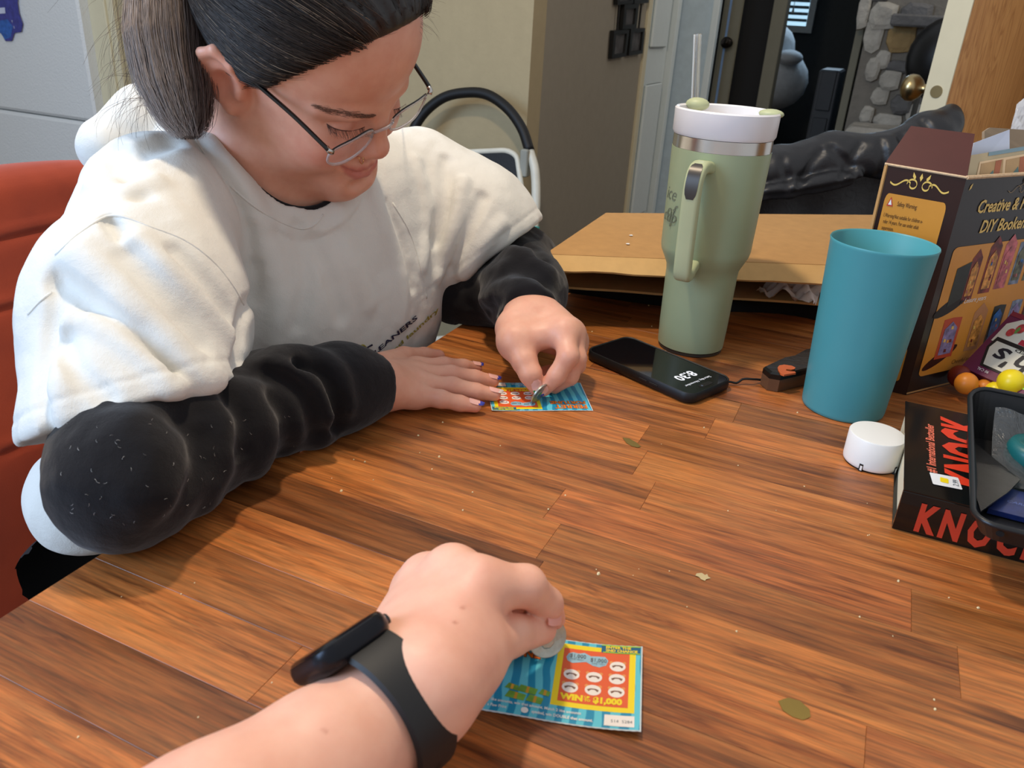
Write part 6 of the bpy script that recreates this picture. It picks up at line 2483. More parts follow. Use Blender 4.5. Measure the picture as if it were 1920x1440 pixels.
# narrow black neckband of the undershirt inside the white collar
e1 = nz(TFW - ncol*(TFW @ ncol))
e2 = nz(np.cross(ncol, TFW))
hs_ = np.linspace(0.09, -0.10, 190)
bandp = []
for a_ in np.linspace(0, 2*math.pi, 61)[:-1]:
    c_ = CO + e1*1.12*0.0652*math.cos(a_) + e2*0.0652*math.sin(a_)
    L_ = c_[None] + hs_[:, None]*ncol[None]
    dd_ = shirt_raw(L_.astype(np.float32))
    i_ = int(np.argmax(dd_ < 0.0015)) if (dd_ < 0.0015).any() else 95
    bandp.append(L_[i_])
bandp = np.array(bandp)
for _ in range(3):
    bandp = (np.roll(bandp, 1, 0) + bandp*2 + np.roll(bandp, -1, 0))/4
bandp = list(bandp)
MB().tube(bandp + bandp[:2], 0.0026, 8, cap=False).build('neckband', kb.m, uo, True)


# black trousers and the lower shirt edge on the chair
def legs(p):
    hipc = HP + np.array([0.02, 0, -0.07])
    d = d_ell(p, hipc, (0.185, 0.20, 0.13))
    d = smin(d, d_ell(p, W(165, 1085, 0.74), (0.065, 0.06, 0.050)), 0.03)
    for s in (-1, 1):
        k0 = HP + np.array([0.02, s*0.095, -0.10])
        k1 = np.array([-0.26, HP[1] + s*0.12, TZ - 0.275])
        k2 = np.array([-0.24, HP[1] + s*0.12, 0.09])
        d = smin(d, d_chain(p, [k0, k1, k2], [0.095, 0.072, 0.050], 0.03), 0.04)
        d = smin(d, d_cap(p, k2 + [0, 0, -0.045], k2 + [0.13, 0, -0.052], 0.042, 0.034), 0.02)
    return d


V, Q = mesh_field(legs, (-0.98, 0.35, 0.0), (0.0, 0.98, TZ - 0.115), 0.008)
lo = link_np('trousers', V, Q, mat('black trousers', (16, 16, 18), 0.9), woman)

# shirt print
SHp = []


def print_on(fn, pixfn, nm, s_, size, m_, lift=0.0012, **kwa):
    """lettering laid on the cloth: flat letters carried onto the field along its normals"""
    vs, fs = text2d(s_, size, **kwa)
    P, G = cast(fn, [pixfn(x, y) for x, y in vs])
    return link(nm, P + G*lift, fs, m_, so)


mnavy = mat('navy shirt print', (34, 34, 62), 0.7)
moliv = mat('olive shirt print', (150, 142, 62), 0.7)


def along(a, b, up):
    a, b, up = np.array(a, float), np.array(b, float), np.array(up, float)

    def f(x, y):
        s = 1.0 + 0.0*x
        q = a + (b - a)*x + up*y
        return (q[0], q[1])
    return f


def shirt_print_field(p):
    return shirt_base(p)


print_on(shirt, along((700, 667), (776, 602), (-16, -36)), 'shirt_lettering', 'LEANERS', 0.27, mnavy, bold=0.006)
print_on(shirt, along((676, 682), (752, 622), (-22, -42)), 'shirt_lettering', 'C', 0.56, mnavy, bold=0.006)
print_on(shirt, along((652, 690), (728, 640), (-14, -40)), 'shirt_lettering', 'N', 0.36, mnavy)
print_on(shirt, along((728, 668), (806, 596), (-14, -32)), 'shirt_lettering', 'and laundry', 0.255, moliv, bold=0.006)
lp_ = dense([(671, 672), (672, 654), (680, 647), (686, 654), (684, 668), (678, 676)], 5)
P, G = cast(shirt, [(a[0], a[1]) for a in lp_])
MB().tube(P + G*0.0008, 0.0011, 5).build('printed_loop', moliv, so, True)
# ---------------------------------------------------------------- hair
def hairline(q):
    """lowest height of hair (head space) as a function of forward position and side"""
    y = q[:, 1]
    z = np.interp(y, [-0.12, -0.075, -0.045, -0.030, -0.012, 0.004, 0.022, 0.045, 0.064, 0.079, 0.11], [-0.055, -0.050, -0.032, 0.018, 0.024, 0.016, 0.018, 0.052, 0.078, 0.095, 0.13])
    return z + 0.10*np.clip(0.035 - np.abs(q[:, 0]), -1, 0)*(y > 0.03)


def hair_field(p):
    q = hl(p)
    cr = d_ell(q, (0, -0.010, 0.050), (0.077, 0.098, 0.084))
    cr = smin(cr, d_ell(q, (0, 0.026, 0.060), (0.064, 0.0635, 0.064)), 0.03)
    hh = hairline(q)
    edge = np.clip((q[:, 2] - hh)/0.02, 0, 1)
    ang = np.arctan2(q[:, 0], q[:, 2] - 0.03)
    g = 0.0012*np.sin(ang*46 + 3*np.sin(q[:, 1]*40)) + 0.0007*np.sin(ang*103 + q[:, 1]*60)
    d = cr - 0.0075*np.sqrt(edge) - g*edge
    return smax(d, (hh - q[:, 2])*0.7, 0.003)


kh = NT('dark brown hair')
kh.p.inputs['Base Color'].default_value = lin((24, 19, 17))
kh.p.inputs['Roughness'].default_value = 0.46
kh.p.inputs['Specular IOR Level'].default_value = 0.6
nh = kh.noise(kh.objvec(), 400, 3)
kh.bump(nh.outputs[0], 0.3, 0.0008)
V, Q = mesh_field(hair_field, HO - 0.17, HO + 0.17, 0.0026)
hair = link_np('hair', V, Q, kh.m, woman)
hair['label'] = 'dark hair pulled back tightly into a ponytail'


def ribbons(name, paths, widths, material, parent, cols=None, longest=None):
    """hair strands as three sided tubes in one mesh"""
    if longest is not None:      # drop strands that slipped past the edge of the head
        ok = [i for i, p in enumerate(paths) if np.linalg.norm(np.diff(np.asarray(p), axis=0), axis=1).max() < longest]
        paths, widths, cols = [paths[i] for i in ok], [widths[i] for i in ok], [cols[i] for i in ok]
    Vs, Fs, Cs = [], [], []
    n0 = 0
    for k, (path, w) in enumerate(zip(paths, widths)):
        P = np.asarray(path, float)
        n = len(P)
        tg = np.gradient(P, axis=0)
        tg /= np.linalg.norm(tg, axis=1, keepdims=True) + 1e-9
        ref = np.array([0.3, 0.5, 0.81])
        s = np.cross(tg, ref)
        s /= np.linalg.norm(s, axis=1, keepdims=True) + 1e-9
        u = np.cross(s, tg)
        r = w*np.linspace(1.0, 0.25, n)**0.7
        for a in (0, 2.094, 4.189):
            Vs.append(P + (s*math.cos(a) + u*math.sin(a))*r[:, None])
        i = np.arange(n - 1)
        for a in range(3):
            b = (a + 1) % 3
            Fs.append(np.stack([n0 + a*n + i, n0 + a*n + i + 1, n0 + b*n + i + 1, n0 + b*n + i], 1))
        if cols is not None:
            Cs.append(np.repeat(np.asarray(cols[k])[None], 3*n, 0))
        n0 += 3*n
    o = link_np(name, np.concatenate(Vs), np.concatenate(Fs), material, parent, np.concatenate(Cs) if cols is not None else None)
    o['kind'] = 'stuff'
    return o


kst = NT('hair strands')
ast = kst.n('ShaderNodeAttribute', attribute_name='tint')
kst.l(ast.outputs['Color'], kst.p.inputs['Base Color'])
kst.p.inputs['Roughness'].default_value = 0.42
kst.p.inputs['Specular IOR Level'].default_value = 0.4
RS_ = np.random.RandomState(5)


def tone(r, lo, hi):
    c = np.array(lin(lo)[:3])*(1 - r) + np.array(lin(hi)[:3])*r
    return np.concatenate([c, [1.0]])


# strands combed from the hairline back over the skull
def skull(q):
    return smin(d_ell(q, (0, -0.010, 0.050), (0.077, 0.098, 0.084)), d_ell(q, (0, 0.026, 0.060), (0.064, 0.0635, 0.064)), 0.03)


TIE = np.array([-0.020, -0.108, 0.034])
NS = 2000
side = np.where(RS_.rand(NS) < 0.75, -1.0, 1.0)
y0 = np.where(RS_.rand(NS) < 0.5, RS_.uniform(-0.005, 0.079, NS), RS_.uniform(0.02, 0.079, NS))
zz = hairline(np.stack([side*0.03, y0, 0*y0], 1)) + np.abs(RS_.normal(0, 0.005, NS)) + np.where(RS_.rand(NS) < 0.4, RS_.uniform(0, 0.06, NS), 0) - 0.004*(RS_.rand(NS) < 0.4)
xs = np.linspace(0, 0.095, 70)
qq = np.stack([side[:, None]*xs[None], np.repeat(y0[:, None], 70, 1), np.repeat(zz[:, None], 70, 1)], -1)
ii = np.argmax(skull(qq.reshape(-1, 3)).reshape(NS, 70) > 0, 1)
root = qq[np.arange(NS), ii]
nn_ = 26
t = np.linspace(0, 1, nn_)[None, :, None]
P = root[:, None]*(1 - t) + (TIE + RS_.normal(0, 0.007, (NS, 3)))[:, None]*t
cen = np.array([0, -0.005, 0.045])
tf = RS_.uniform(0, 0.0020, NS)
for it in range(4):
    dv = P - cen
    lift = 0.0082*np.sqrt(np.clip(t[..., 0]*6, 0.01, 1)) + tf[:, None]
    cr = skull(P.reshape(-1, 3)).reshape(NS, nn_)
    P = P + dv/np.linalg.norm(dv, axis=2, keepdims=True)*(lift - cr)[..., None]
P[..., 2] += RS_.normal(0, 0.0018, NS)[:, None]*np.sin(np.linspace(0, 5, nn_)[None] + RS_.uniform(0, 6, NS)[:, None])*np.clip(t[..., 0]*4, 0, 1)
P = hw(P.reshape(-1, 3)).reshape(NS, nn_, 3)
paths = list(P)
wd = list(RS_.uniform(0.00015, 0.00032, NS))
cl_ = [tone(RS_.rand(), (24, 18, 16), (62, 49, 40)) if RS_.rand() < 0.93 else tone(RS_.rand(), (92, 74, 60), (160, 138, 114)) for _ in range(NS)]
ribbons('combed_strands', paths, wd, kst.m, hair, cl_)

# ponytail: falls from the tie behind the head down to the collar
tie_w = W(322, -170, 0.735)


def pony_c(s):
    pts = [(322, -170, 0.735), (316, -60, 0.715), (322, 60, 0.700), (330, 160, 0.688), (345, 235, 0.676), (350, 262, 0.668)]
    k = s*(len(pts) - 1)
    return pts, k


PC = np.array([W(*q) for q in [(408, -118, 0.680), (345, -95, 0.672), (316, -20, 0.668), (316, 75, 0.668), (326, 150, 0.668), (340, 215, 0.664), (350, 258, 0.660)]])
PCs = np.array(spline(PC, 8))
rad = np.interp(np.linspace(0, 1, len(PCs)), [0, 0.2, 0.5, 0.72, 0.90, 1], [0.014, 0.026, 0.0325, 0.0285, 0.017, 0.006])
nc_ = int(len(PCs)*0.80)
core = MB().tube(list(PCs[:nc_]), list(rad[:nc_]*np.linspace(0.85, 0.10, nc_)**0.6), 14)
po = core.build('ponytail', mat('ashen brown hair core', (88, 74, 66), 0.6), woman, True)
po['label'] = 'ashen brown faded ponytail hanging to the collar'
paths, wd, cl_ = [], [], []
for k in range(2600):
    a = RS_.uniform(0, 2*math.pi)
    rr = math.sqrt(RS_.rand())*0.98 if RS_.rand() < 0.35 else RS_.uniform(0.80, 1.06)
    n = len(PCs)
    t = np.linspace(0, 1, n)
    end = np.clip(RS_.normal(0.88, 0.12), 0.55, 1.0)
    m = max(8, int(n*end))
    rv = AX_R*math.cos(a) + AX_W*math.sin(a)
    drift = RS_.normal(0, 0.004)
    fr_ = RS_.uniform(0, 6.28)
    P = PCs[:m] + (rv[None]*(rad[:m]*rr)[:, None]) + AX_R[None]*(drift*t[:m]**2 + 0.0011*np.sin(t[:m]*9 + fr_))[:, None]
    paths.append(P)
    wd.append(RS_.uniform(0.00022, 0.00040))
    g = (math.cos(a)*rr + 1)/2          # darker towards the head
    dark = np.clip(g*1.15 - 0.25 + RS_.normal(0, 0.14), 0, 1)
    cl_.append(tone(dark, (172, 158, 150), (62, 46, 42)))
for k in range(90):                      # flyaways
    s = RS_.randint(8, len(PCs) - 10)
    P = [PCs[s] - AX_R*rad[s]*0.9 + AX_W*RS_.normal(0, 0.015)]
    d = nz(-AX_R*RS_.uniform(0.3, 1.0) - AX_U*RS_.uniform(-0.2, 1.0) + AX_W*RS_.normal(0, 0.3))
    for i in range(12):
        d = nz(d + np.array([0, 0, -0.10]) + AX_R*RS_.normal(0.03, 0.12))
        P.append(P[-1] + d*RS_.uniform(0.003, 0.006))
    paths.append(np.array(P))
    wd.append(0.00016)
    cl_.append(tone(RS_.rand(), (120, 100, 84), (60, 46, 40)))
for k in range(26):                      # short wisps at the forehead
    y0 = RS_.uniform(0.06, 0.079)
    root = W(RS_.uniform(740, 785), RS_.uniform(-5, 45), 0.655)
    P = [root]
    d = nz(AX_R*RS_.uniform(0.4, 1.0) + AX_U*RS_.uniform(-0.5, 0.6))
    for i in range(8):
        d = nz(d - AX_U*0.10 + AX_R*RS_.normal(0, 0.15))
        P.append(P[-1] + d*0.0032)
    paths.append(np.array(P))
    wd.append(0.00014)
    cl_.append(tone(RS_.rand(), (40, 30, 26), (90, 70, 56)))
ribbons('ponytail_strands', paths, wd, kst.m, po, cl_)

# temple wisps, brows and lashes follow the skin (cast together)
jobs, paths, wd, cl_ = [], [], [], []
for k in range(260):
    px = RS_.uniform(465, 760)
    py = np.interp(px, [465, 500, 545, 600, 660, 720, 760], [162, 152, 138, 104, 78, 62, 34]) + RS_.normal(0, 4)
    L_ = RS_.uniform(18, 52)*(1.0 if px < 600 else 0.7)
    an_ = RS_.uniform(-0.35, 0.35)
    jobs.append([(px + L_*t_*math.cos(an_) - 12, py + L_*t_*math.sin(an_)*0.8 - 8*t_*t_) for t_ in np.linspace(0, 1, 7)])
brow = []
for s, pts in ((-1, [(590, 197), (612, 205), (638, 210), (664, 214), (686, 217), (702, 215)]), (1, [(748, 182), (756, 176), (764, 168), (770, 158)])):
    C = dense(pts, 10)
    for k in range(340 if s < 0 else 80):
        i = RS_.randint(0, len(C))
        f = i/len(C)
        sp_r = (3.4*math.sin(math.pi*min(1, 0.15 + 0.85*f)) + 1.0) if s < 0 else 1.6
        x, y = C[i][0], C[i][1] + RS_.normal(0, sp_r*0.75)
        brow.append([(x + 3, y + 1.5), (x - 2, y - 0.2), (x - 7, y + 0.2)])
allpix = [p_ for j in jobs for p_ in j] + [p_ for j in brow for p_ in j]
lids = [([(612, 232), (624, 239.5), (640, 244.5), (656, 245.5), (672, 242.5), (684, 238)], 46), ([(738, 206), (746, 204), (754, 200), (761, 195)], 22)]
lc = [dense(p_, 12) for p_, n_ in lids]
for c in lc:
    allpix += [(a_[0], a_[1]) for a_ in c]
PA, GA = cast(head_w, allpix, 0.45)
k0 = 0
for j in jobs:
    paths.append(PA[k0:k0 + 7] + GA[k0:k0 + 7]*0.0008)
    k0 += 7
    wd.append(0.00015)
    cl_.append(tone(RS_.rand(), (28, 21, 18), (76, 60, 50)))
ribbons('temple_wisps', paths, wd, kst.m, hair, cl_, 0.012)
paths, wd, cl_ = [], [], []
for j in brow:
    paths.append(PA[k0:k0 + 3] + GA[k0:k0 + 3]*np.array([[0.0001], [0.0006], [0.0005]]))
    k0 += 3
    wd.append(0.00015)
    cl_.append(tone(RS_.rand(), (92, 62, 50), (140, 102, 84)))
ribbons('eyebrows', paths, wd, kst.m, woman, cl_, 0.010)
paths, wd, cl_ = [], [], []
f_ = hw(np.array([0, 1.0, 0])) - HO
u_ = hw(np.array([0, 0, 1.0])) - HO
s1 = hw(np.array([1.0, 0, 0])) - HO
for c, (p_, n_) in zip(lc, lids):
    P, G = PA[k0:k0 + len(c)], GA[k0:k0 + len(c)]
    k0 += len(c)
    MB().tube(P - G*0.0001, 0.00042, 5).build('lash_line', mat('lash line', (84, 52, 46), 0.6), woman, True)
    for k in range(n_):
        i = RS_.randint(0, len(P))
        q = [P[i], P[i] + f_*0.0024 - u_*0.0026, P[i] + f_*0.0046 - u_*0.0046 + s1*RS_.normal(0, 0.0010), P[i] + f_*0.0064 - u_*0.0056 + s1*RS_.normal(0, 0.0018)]
        paths.append(np.array(q))
        wd.append(0.00017)
        cl_.append(tone(RS_.rand(), (40, 27, 24), (70, 48, 42)))
ribbons('eyelashes', paths, wd, kst.m, woman, cl_)

# lint on the black sleeve
lp = [(RS_.uniform(110, 560), RS_.uniform(780, 980)) for _ in range(70)]
PL_, GL_ = cast(sleeves, lp)
paths, wd, cl_ = [], [], []
for p_, g_ in zip(PL_, GL_):
    d = nz(np.cross(g_, RS_.normal(0, 1, 3)))
    paths.append(np.array([p_ + g_*0.0006, p_ + g_*0.0009 + d*0.0012, p_ + g_*0.0007 + d*0.0022 + np.cross(d, g_)*0.0006]))
    wd.append(RS_.uniform(0.00010, 0.00020))
    cl_.append(tone(RS_.rand(), (120, 116, 112), (200, 196, 190)))
ribbons('lint', paths, wd, kst.m, uo, cl_)

# nose ring
c = hw((-0.0150, 0.0945, -0.0345))
ax = nz(hw((0.55, 0.25, 0.0)) - HO)
u_ = nz(np.cross(ax, [0, 0, 1]))
v_ = np.cross(ax, u_)
ring = [c + u_*0.0046*math.cos(a) + v_*0.0046*math.sin(a) for a in np.linspace(0, 6.283, 25)]
MB().tube(ring, 0.00042, 6).build('nose_ring', mat('gold ring', (226, 190, 130), 0.2, metal=1.0), woman, True)['label'] = 'thin gold nose ring'

# nails with painted tips
mnail = mat('nail', (232, 176, 164), 0.18, spec=0.6)
mtipb = mat('blue nail tip', (62, 70, 168), 0.25)
mtipg = mat('green nail tip', (52, 140, 72), 0.25)
mtipw = mat('pale nail tip', (228, 214, 206), 0.25)


def nail(fn, a, b, up, w, ln, tipm, parent):
    """curved nail plate near the end b of the bone a-b, facing up"""
    a, b = np.asarray(a, float), np.asarray(b, float)
    d = nz(b - a)
    up = nz(np.asarray(up, float) - d*(np.asarray(up, float) @ d))
    s = np.cross(d, up)
    vs, fs, NU, NV = [], [], 10, 6
    hgt = 0.006
    for i in range(NU + 1):
        t = i/NU
        L_ = -ln*0.62 + ln*1.25*t
        wid = w*0.92*max(0.16, math.sqrt(max(0.0, 1 - (max(0, t - 0.45)/0.56)**2.2)))*(1.0 if t > 0.15 else 0.72 + 1.8*t)
        if t <= 0.45:
            q = b + d*L_ + up*0.02
            for _ in range(16):
                q = q - up*fn(q[None].astype(np.float32))[0]*0.8
            hgt = float(np.clip((q - b) @ up, 0.003, 0.012))
        for j in range(NV + 1):
            v = j/NV*2 - 1
            drop = 0.0022*v*v + 0.0012*max(0, t - 0.45)
            vs.append(b + d*L_ + s*v*wid + up*(hgt + 0.0005 - drop))
    tipf, basef = [], []
    for i in range(NU):
        for j in range(NV):
            k = i*(NV + 1) + j
            f = (k, k + 1, k + NV + 2, k + NV + 1)
            edge = i >= NU - 3 or (i >= NU - 4 and (j == 0 or j == NV - 1))
            (tipf if edge else basef).append(f)
    no = link('nail', vs, basef, mnail, parent, True)
    link('nail_tip', vs, tipf, tipm, no, True)


REF = [0.006]
Z = np.array([0, 0, 1.0])
for (pts, rs), tm in zip(RF, (mtipb, mtipb, mtipw, mtipb)):
    nail(rhand, pts[2], pts[3], Z, 0.0058, 0.0125, tm, woman)
nail(lhand, lTh[2], lTh[3], nz(-AX_W - AX_U*0.1 + AX_R*0.35), 0.0060, 0.0125, mtipg, woman)
nail(lhand, lI[2], lI[3], nz(-AX_W*1.0 - AX_R*0.15 + AX_U*0.2), 0.0054, 0.0115, mtipb, woman)

# ---------------------------------------------------------------- eyeglasses (worn)
gl = thing('eyeglasses', 'clear rimmed eyeglasses with black temples low on the nose of the woman', 'eyeglasses')
mrim = NT('clear acetate rim')
mrim.p.inputs['Base Color'].default_value = (0.80, 0.76, 0.75, 1)
mrim.p.inputs['Roughness'].default_value = 0.12
mrim.p.inputs['Transmission Weight'].default_value = 0.75
mblk_ = mat('gloss black temple', (12, 12, 13), 0.16, spec=0.6)
mlens = NT('lens')
mlens.p.inputs['Base Color'].default_value = (0.97, 0.95, 0.96, 1)
mlens.p.inputs['Roughness'].default_value = 0.03
mlens.p.inputs['Transmission Weight'].default_value = 0.0
mlens.p.inputs['Alpha'].default_value = 0.14
mlens.p.inputs['Specular IOR Level'].default_value = 0.9
for s in (-1, 1):
    cx, cz, yy = s*0.0385, -0.0030, 0.0975
    sh_ = []
    for i in range(40):
        a = 2*math.pi*i/40
        ca, sa = math.cos(a), math.sin(a)
        e = 2.6
        x = 0.0262*np.sign(ca)*abs(ca)**(2/e)
        z = 0.0135*np.sign(sa)*abs(sa)**(2/e)
        sh_.append((cx + x, yy - 0.0012*(x/0.026)**2*4*(1 if s*x > 0 else 0.3) - 0.10*(z + 0.0182)*0 + 0.0, cz + z))
    ringp = [hw(q) for q in sh_]
    rim = MB().tube(ringp + ringp[:2], 0.0012, 8, cap=False).build('rim', mrim.m, gl, True)
    # dark line along the upper rim
    up_ = [hw((q[0], q[1] - 0.0004, q[2] + 0.0012)) for q in sh_[2:19]]
    MB().tube(up_, 0.0007, 6).build('rim_line', mblk_, rim, True)
    link('lens', [hw((q[0], q[1] - 0.0002, q[2])) for q in sh_], [tuple(range(40))], mlens.m, gl)
    hx = s*0.0672
    tpts = spline([hw((hx, 0.0925, 0.0085)), hw((hx*1.02, 0.086, 0.0105)), hw((s*0.0725, 0.055, 0.0165)), hw((s*0.0775, 0.020, 0.0205)), hw((s*0.0800, 0.000, 0.0225)), hw((s*0.0800, -0.014, 0.018))], 5)
    tm_ = MB().tube(tpts, [0.0026]*len(tpts), 8, flat=0.75).build('temple', mblk_, gl, True)
    MB().tube([hw((hx*0.955, 0.0955, 0.0065)), hw((hx, 0.0935, 0.0080)), hw((hx, 0.0900, 0.0095))], 0.0024, 8).build('hinge', msteel, tm_, True)
    # nose pad
    MB().tube([hw((s*0.0120, 0.0965, -0.004)), hw((s*0.0105, 0.0915, -0.009))], [0.0011, 0.0016], 6).build('nose_pad', mrim.m, gl, True)
br_ = spline([hw((-0.0125, 0.0970, 0.0015)), hw((-0.006, 0.1000, 0.0045)), hw((0, 0.1010, 0.0053)), hw((0.006, 0.1000, 0.0045)), hw((0.0125, 0.0970, 0.0015))], 4)
MB().tube(br_, 0.0014, 8).build('bridge', mrim.m, gl, True)
# ================================================================ THE PHOTOGRAPHER'S ARM, WATCH
nWr = W(735, 1312, 0.372)
nI = [W(894, 1100, 0.425), W(985, 1098, 0.436), W(1024, 1132, 0.458), W(1037, 1160, 0.480)]
nM_ = [W(848, 1074, 0.440), W(935, 1098, 0.462), W(985, 1150, 0.486), W(1010, 1192, 0.492)]
nR_ = [W(802, 1086, 0.455), W(875, 1108, 0.480), W(935, 1160, 0.498), W(965, 1205, 0.500)]
nP_ = [W(778, 1108, 0.462), W(830, 1140, 0.484), W(890, 1190, 0.496), W(920, 1230, 0.494)]
nT_ = [W(815, 1278, 0.378), W(886, 1224, 0.406), W(955, 1190, 0.435), W(1016, 1180, 0.4585)]
NF = [(nI, [0.0150, 0.0112, 0.0094, 0.0076]), (nM_, [0.0140, 0.0112, 0.0096, 0.0080]), (nR_, [0.0132, 0.0104, 0.0090, 0.0076]), (nP_, [0.0118, 0.0094, 0.0082, 0.0070]), (nT_, [0.0185, 0.0142, 0.0118, 0.0086])]
nArm = [W(742, 1322, 0.378), W(596, 1440, 0.343), W(410, 1585, 0.308), W(120, 1760, 0.275)]
nArmR = [0.0255, 0.0285, 0.0350, 0.0400]


def npalm(p):
    w1, w2 = W(788, 1284, 0.378), W(738, 1262, 0.398)
    d = d_cap(p, w1, nI[0], 0.0235, 0.0150)
    d = smin(d, d_cap(p, (w1 + w2)/2, nM_[0], 0.0235, 0.0142), 0.012)
    d = smin(d, d_cap(p, (w1*0.3 + w2*0.7), nR_[0], 0.0230, 0.0132), 0.012)
    d = smin(d, d_cap(p, w2, nP_[0], 0.0220, 0.0122), 0.012)
    d = smin(d, d_cap(p, nT_[0], nT_[1], 0.0190, 0.0142), 0.02)
    d = smin(d, d_cap(p, W(862, 1225, 0.41), W(868, 1150, 0.42), 0.013, 0.012), 0.014)
    d = smin(d, d_cap(p, W(840, 1250, 0.405), W(868, 1205, 0.435), 0.021, 0.015), 0.02)
    return d


nhand = finger_field(NF, npalm, 0.010)


def narm(p):
    d = nhand(p)
    d = smin(d, d_chain(p, nArm, nArmR, 0.02), 0.022)
    # thumb knuckle and web creases
    return d


photog = thing('person', 'bare forearm and hand with black watch reaching in from the lower edge', 'person')
allp = np.concatenate([np.array(f[0]) for f in NF] + [np.array(nArm)])
V, Q = mesh_field(narm, allp.min(0) - 0.05, allp.max(0) + 0.05, 0.0018)


def arm_tint(V):
    c = np.repeat(np.array(lin((236, 178, 152))[:3])[None], len(V), 0)
    for pts, rs in NF:
        c = blend(c, 0.45*gauss(V, pts[-1], (0.014,)*3), (226, 126, 110))
        c = blend(c, 0.30*gauss(V, pts[0], (0.010,)*3), (224, 132, 118))
    c = blend(c, 0.22*np.clip(vnoise(V, 30, 9), 0, 1), (216, 132, 116))
    for (px, py) in ((853, 1167), (868, 1139), (610, 1370)):
        P, G = cast(narm, [(px, py)])
        c = blend(c, 0.7*gauss(V, P[0], (0.0012,)*3), (168, 84, 60))
    return np.concatenate([c, np.ones((len(c), 1))], 1)


o = link_np('body', V, Q, M['skin'], photog, arm_tint(V))
o['label'] = 'fair skin of the forearm and hand'
# thumb nail seen from its side
mnail2 = mat('thumb nail', (228, 158, 142), 0.28)
mnail_keep, mnail = mnail, mnail2
nail(narm, nT_[2], nT_[3], nz(AX_R*0.50 + AX_U*0.72 - AX_W*0.40), 0.0058, 0.0125, mnail2, photog)
mnail = mnail_keep

# ---- watch
axv = nz(nArm[0] - nArm[1])
s0_ = (W(700, 1300, 0.366) - nArm[1]) @ axv
wc_ = nArm[1] + axv*s0_
up_w = -AX_R*0.52 + AX_U*0.86 + AX_W*0.15
up_w = nz(up_w - axv*(up_w @ axv))
sd_w = np.cross(axv, up_w)
wr_ = 0.0325


def wfn(x, y, z):          # x along the arm, y around, z outward
    return wc_ + axv*x + sd_w*y + up_w*z


wt_ = thing('wristwatch', 'black smart watch with black rubber band on the near wrist', 'watch')
WB = 0.0
rings = [(0.034, 0.036, 0.010, 0.0300), (0.040, 0.042, 0.011, 0.0325), (0.0425, 0.0435, 0.0115, 0.0355), (0.0422, 0.0432, 0.0115, 0.0390), (0.0405, 0.0415, 0.0105, 0.0410)]
vs, fs = [], []
for (a, b, r, z) in rings:
    vs += [wfn(x + 0.001, y, z) for x, y in rrect(a, b, r, 6)]
n = len(rrect(1, 1, .1, 6))
for k in range(len(rings) - 1):
    for i in range(n):
        j = (i + 1) % n
        fs.append((k*n + i, k*n + j, (k + 1)*n + j, (k + 1)*n + i))
fs += [tuple(range(n - 1, -1, -1)), tuple(range(4*n, 5*n))]
wcs = link('watch_case', vs, fs, mat('dark aluminium case', (30, 31, 36), 0.28, metal=0.7), wt_, True)
wcs.data.set_sharp_from_angle(angle=math.radians(40))
gr = [(0.0402, 0.0412, 0.0104, 0.0411), (0.0385, 0.0395, 0.0100, 0.0424), (0.034, 0.036, 0.009, 0.0430)]
vs, fs = [], []
for (a, b, r, z) in gr:
    vs += [wfn(x + 0.001, y, z) for x, y in rrect(a, b, r, 6)]
for k in range(2):
    for i in range(n):
        j = (i + 1) % n
        fs.append((k*n + i, k*n + j, (k + 1)*n + j, (k + 1)*n + i))
fs.append(tuple(range(2*n, 3*n)))
link('watch_glass', vs, fs, mscr.m, wt_, True)
# crown and button on the hand side
MB().tube([wfn(0.0225, 0.009, 0.0362), wfn(0.0248, 0.009, 0.0362)], 0.0032, 16).build('crown', mat('dark steel crown', (70, 70, 74), 0.25, metal=0.9), wcs, True)
MB().box((0.0224, -0.013, 0.0350), (0.0236, -0.003, 0.0375), 0.0005).map(lambda v: wfn(*v)).build('side_button', M['black_plastic'], wcs)
# band: a strip around the wrist
vs, fs = [], []
N = 56
for i in range(N + 1):
    a = math.radians(22) + (2*math.pi - math.radians(44))*i/N
    wid = 0.0136 - 0.0012*math.sin(math.pi*i/N)
    rr = wr_ + 0.0008
    lift = 0.004*max(0, math.cos(a))**3
    for (x, dr_) in ((-wid, 0.0), (-wid*0.9, 0.0022), (wid*0.9, 0.0022), (wid, 0.0), (0, -0.0006)):
        q = rr + dr_ + lift
        vs.append(wfn(x + 0.004, math.sin(a)*q, math.cos(a)*q))
for i in range(N):
    for j in range(5):
        k = (j + 1) % 5
        fs.append((i*5 + j, i*5 + k, (i + 1)*5 + k, (i + 1)*5 + j))
fs += [tuple(range(4, -1, -1)), tuple(range(N*5, N*5 + 5))]
bd = link('band', vs, fs, mat('black fluoroelastomer', (24, 24, 25), 0.5), wt_, True)
bd.data.set_sharp_from_angle(angle=math.radians(35))
for a in (math.radians(150), math.radians(163), math.radians(176)):
    q = wr_ + 0.00315
    c = np.array([0.004, math.sin(a)*q, math.cos(a)*q])
    link('band_hole', [wfn(c[0] + 0.0014*math.cos(t), math.sin(a + 0.0014*math.sin(t)/q*1.5)*q, math.cos(a + 0.0014*math.sin(t)/q*1.5)*q) for t in np.linspace(0, 6.283, 13)[:-1]], [tuple(range(12))], M['ink_black'], bd)

print('near arm min z', V[:, 2].min() - TZ)
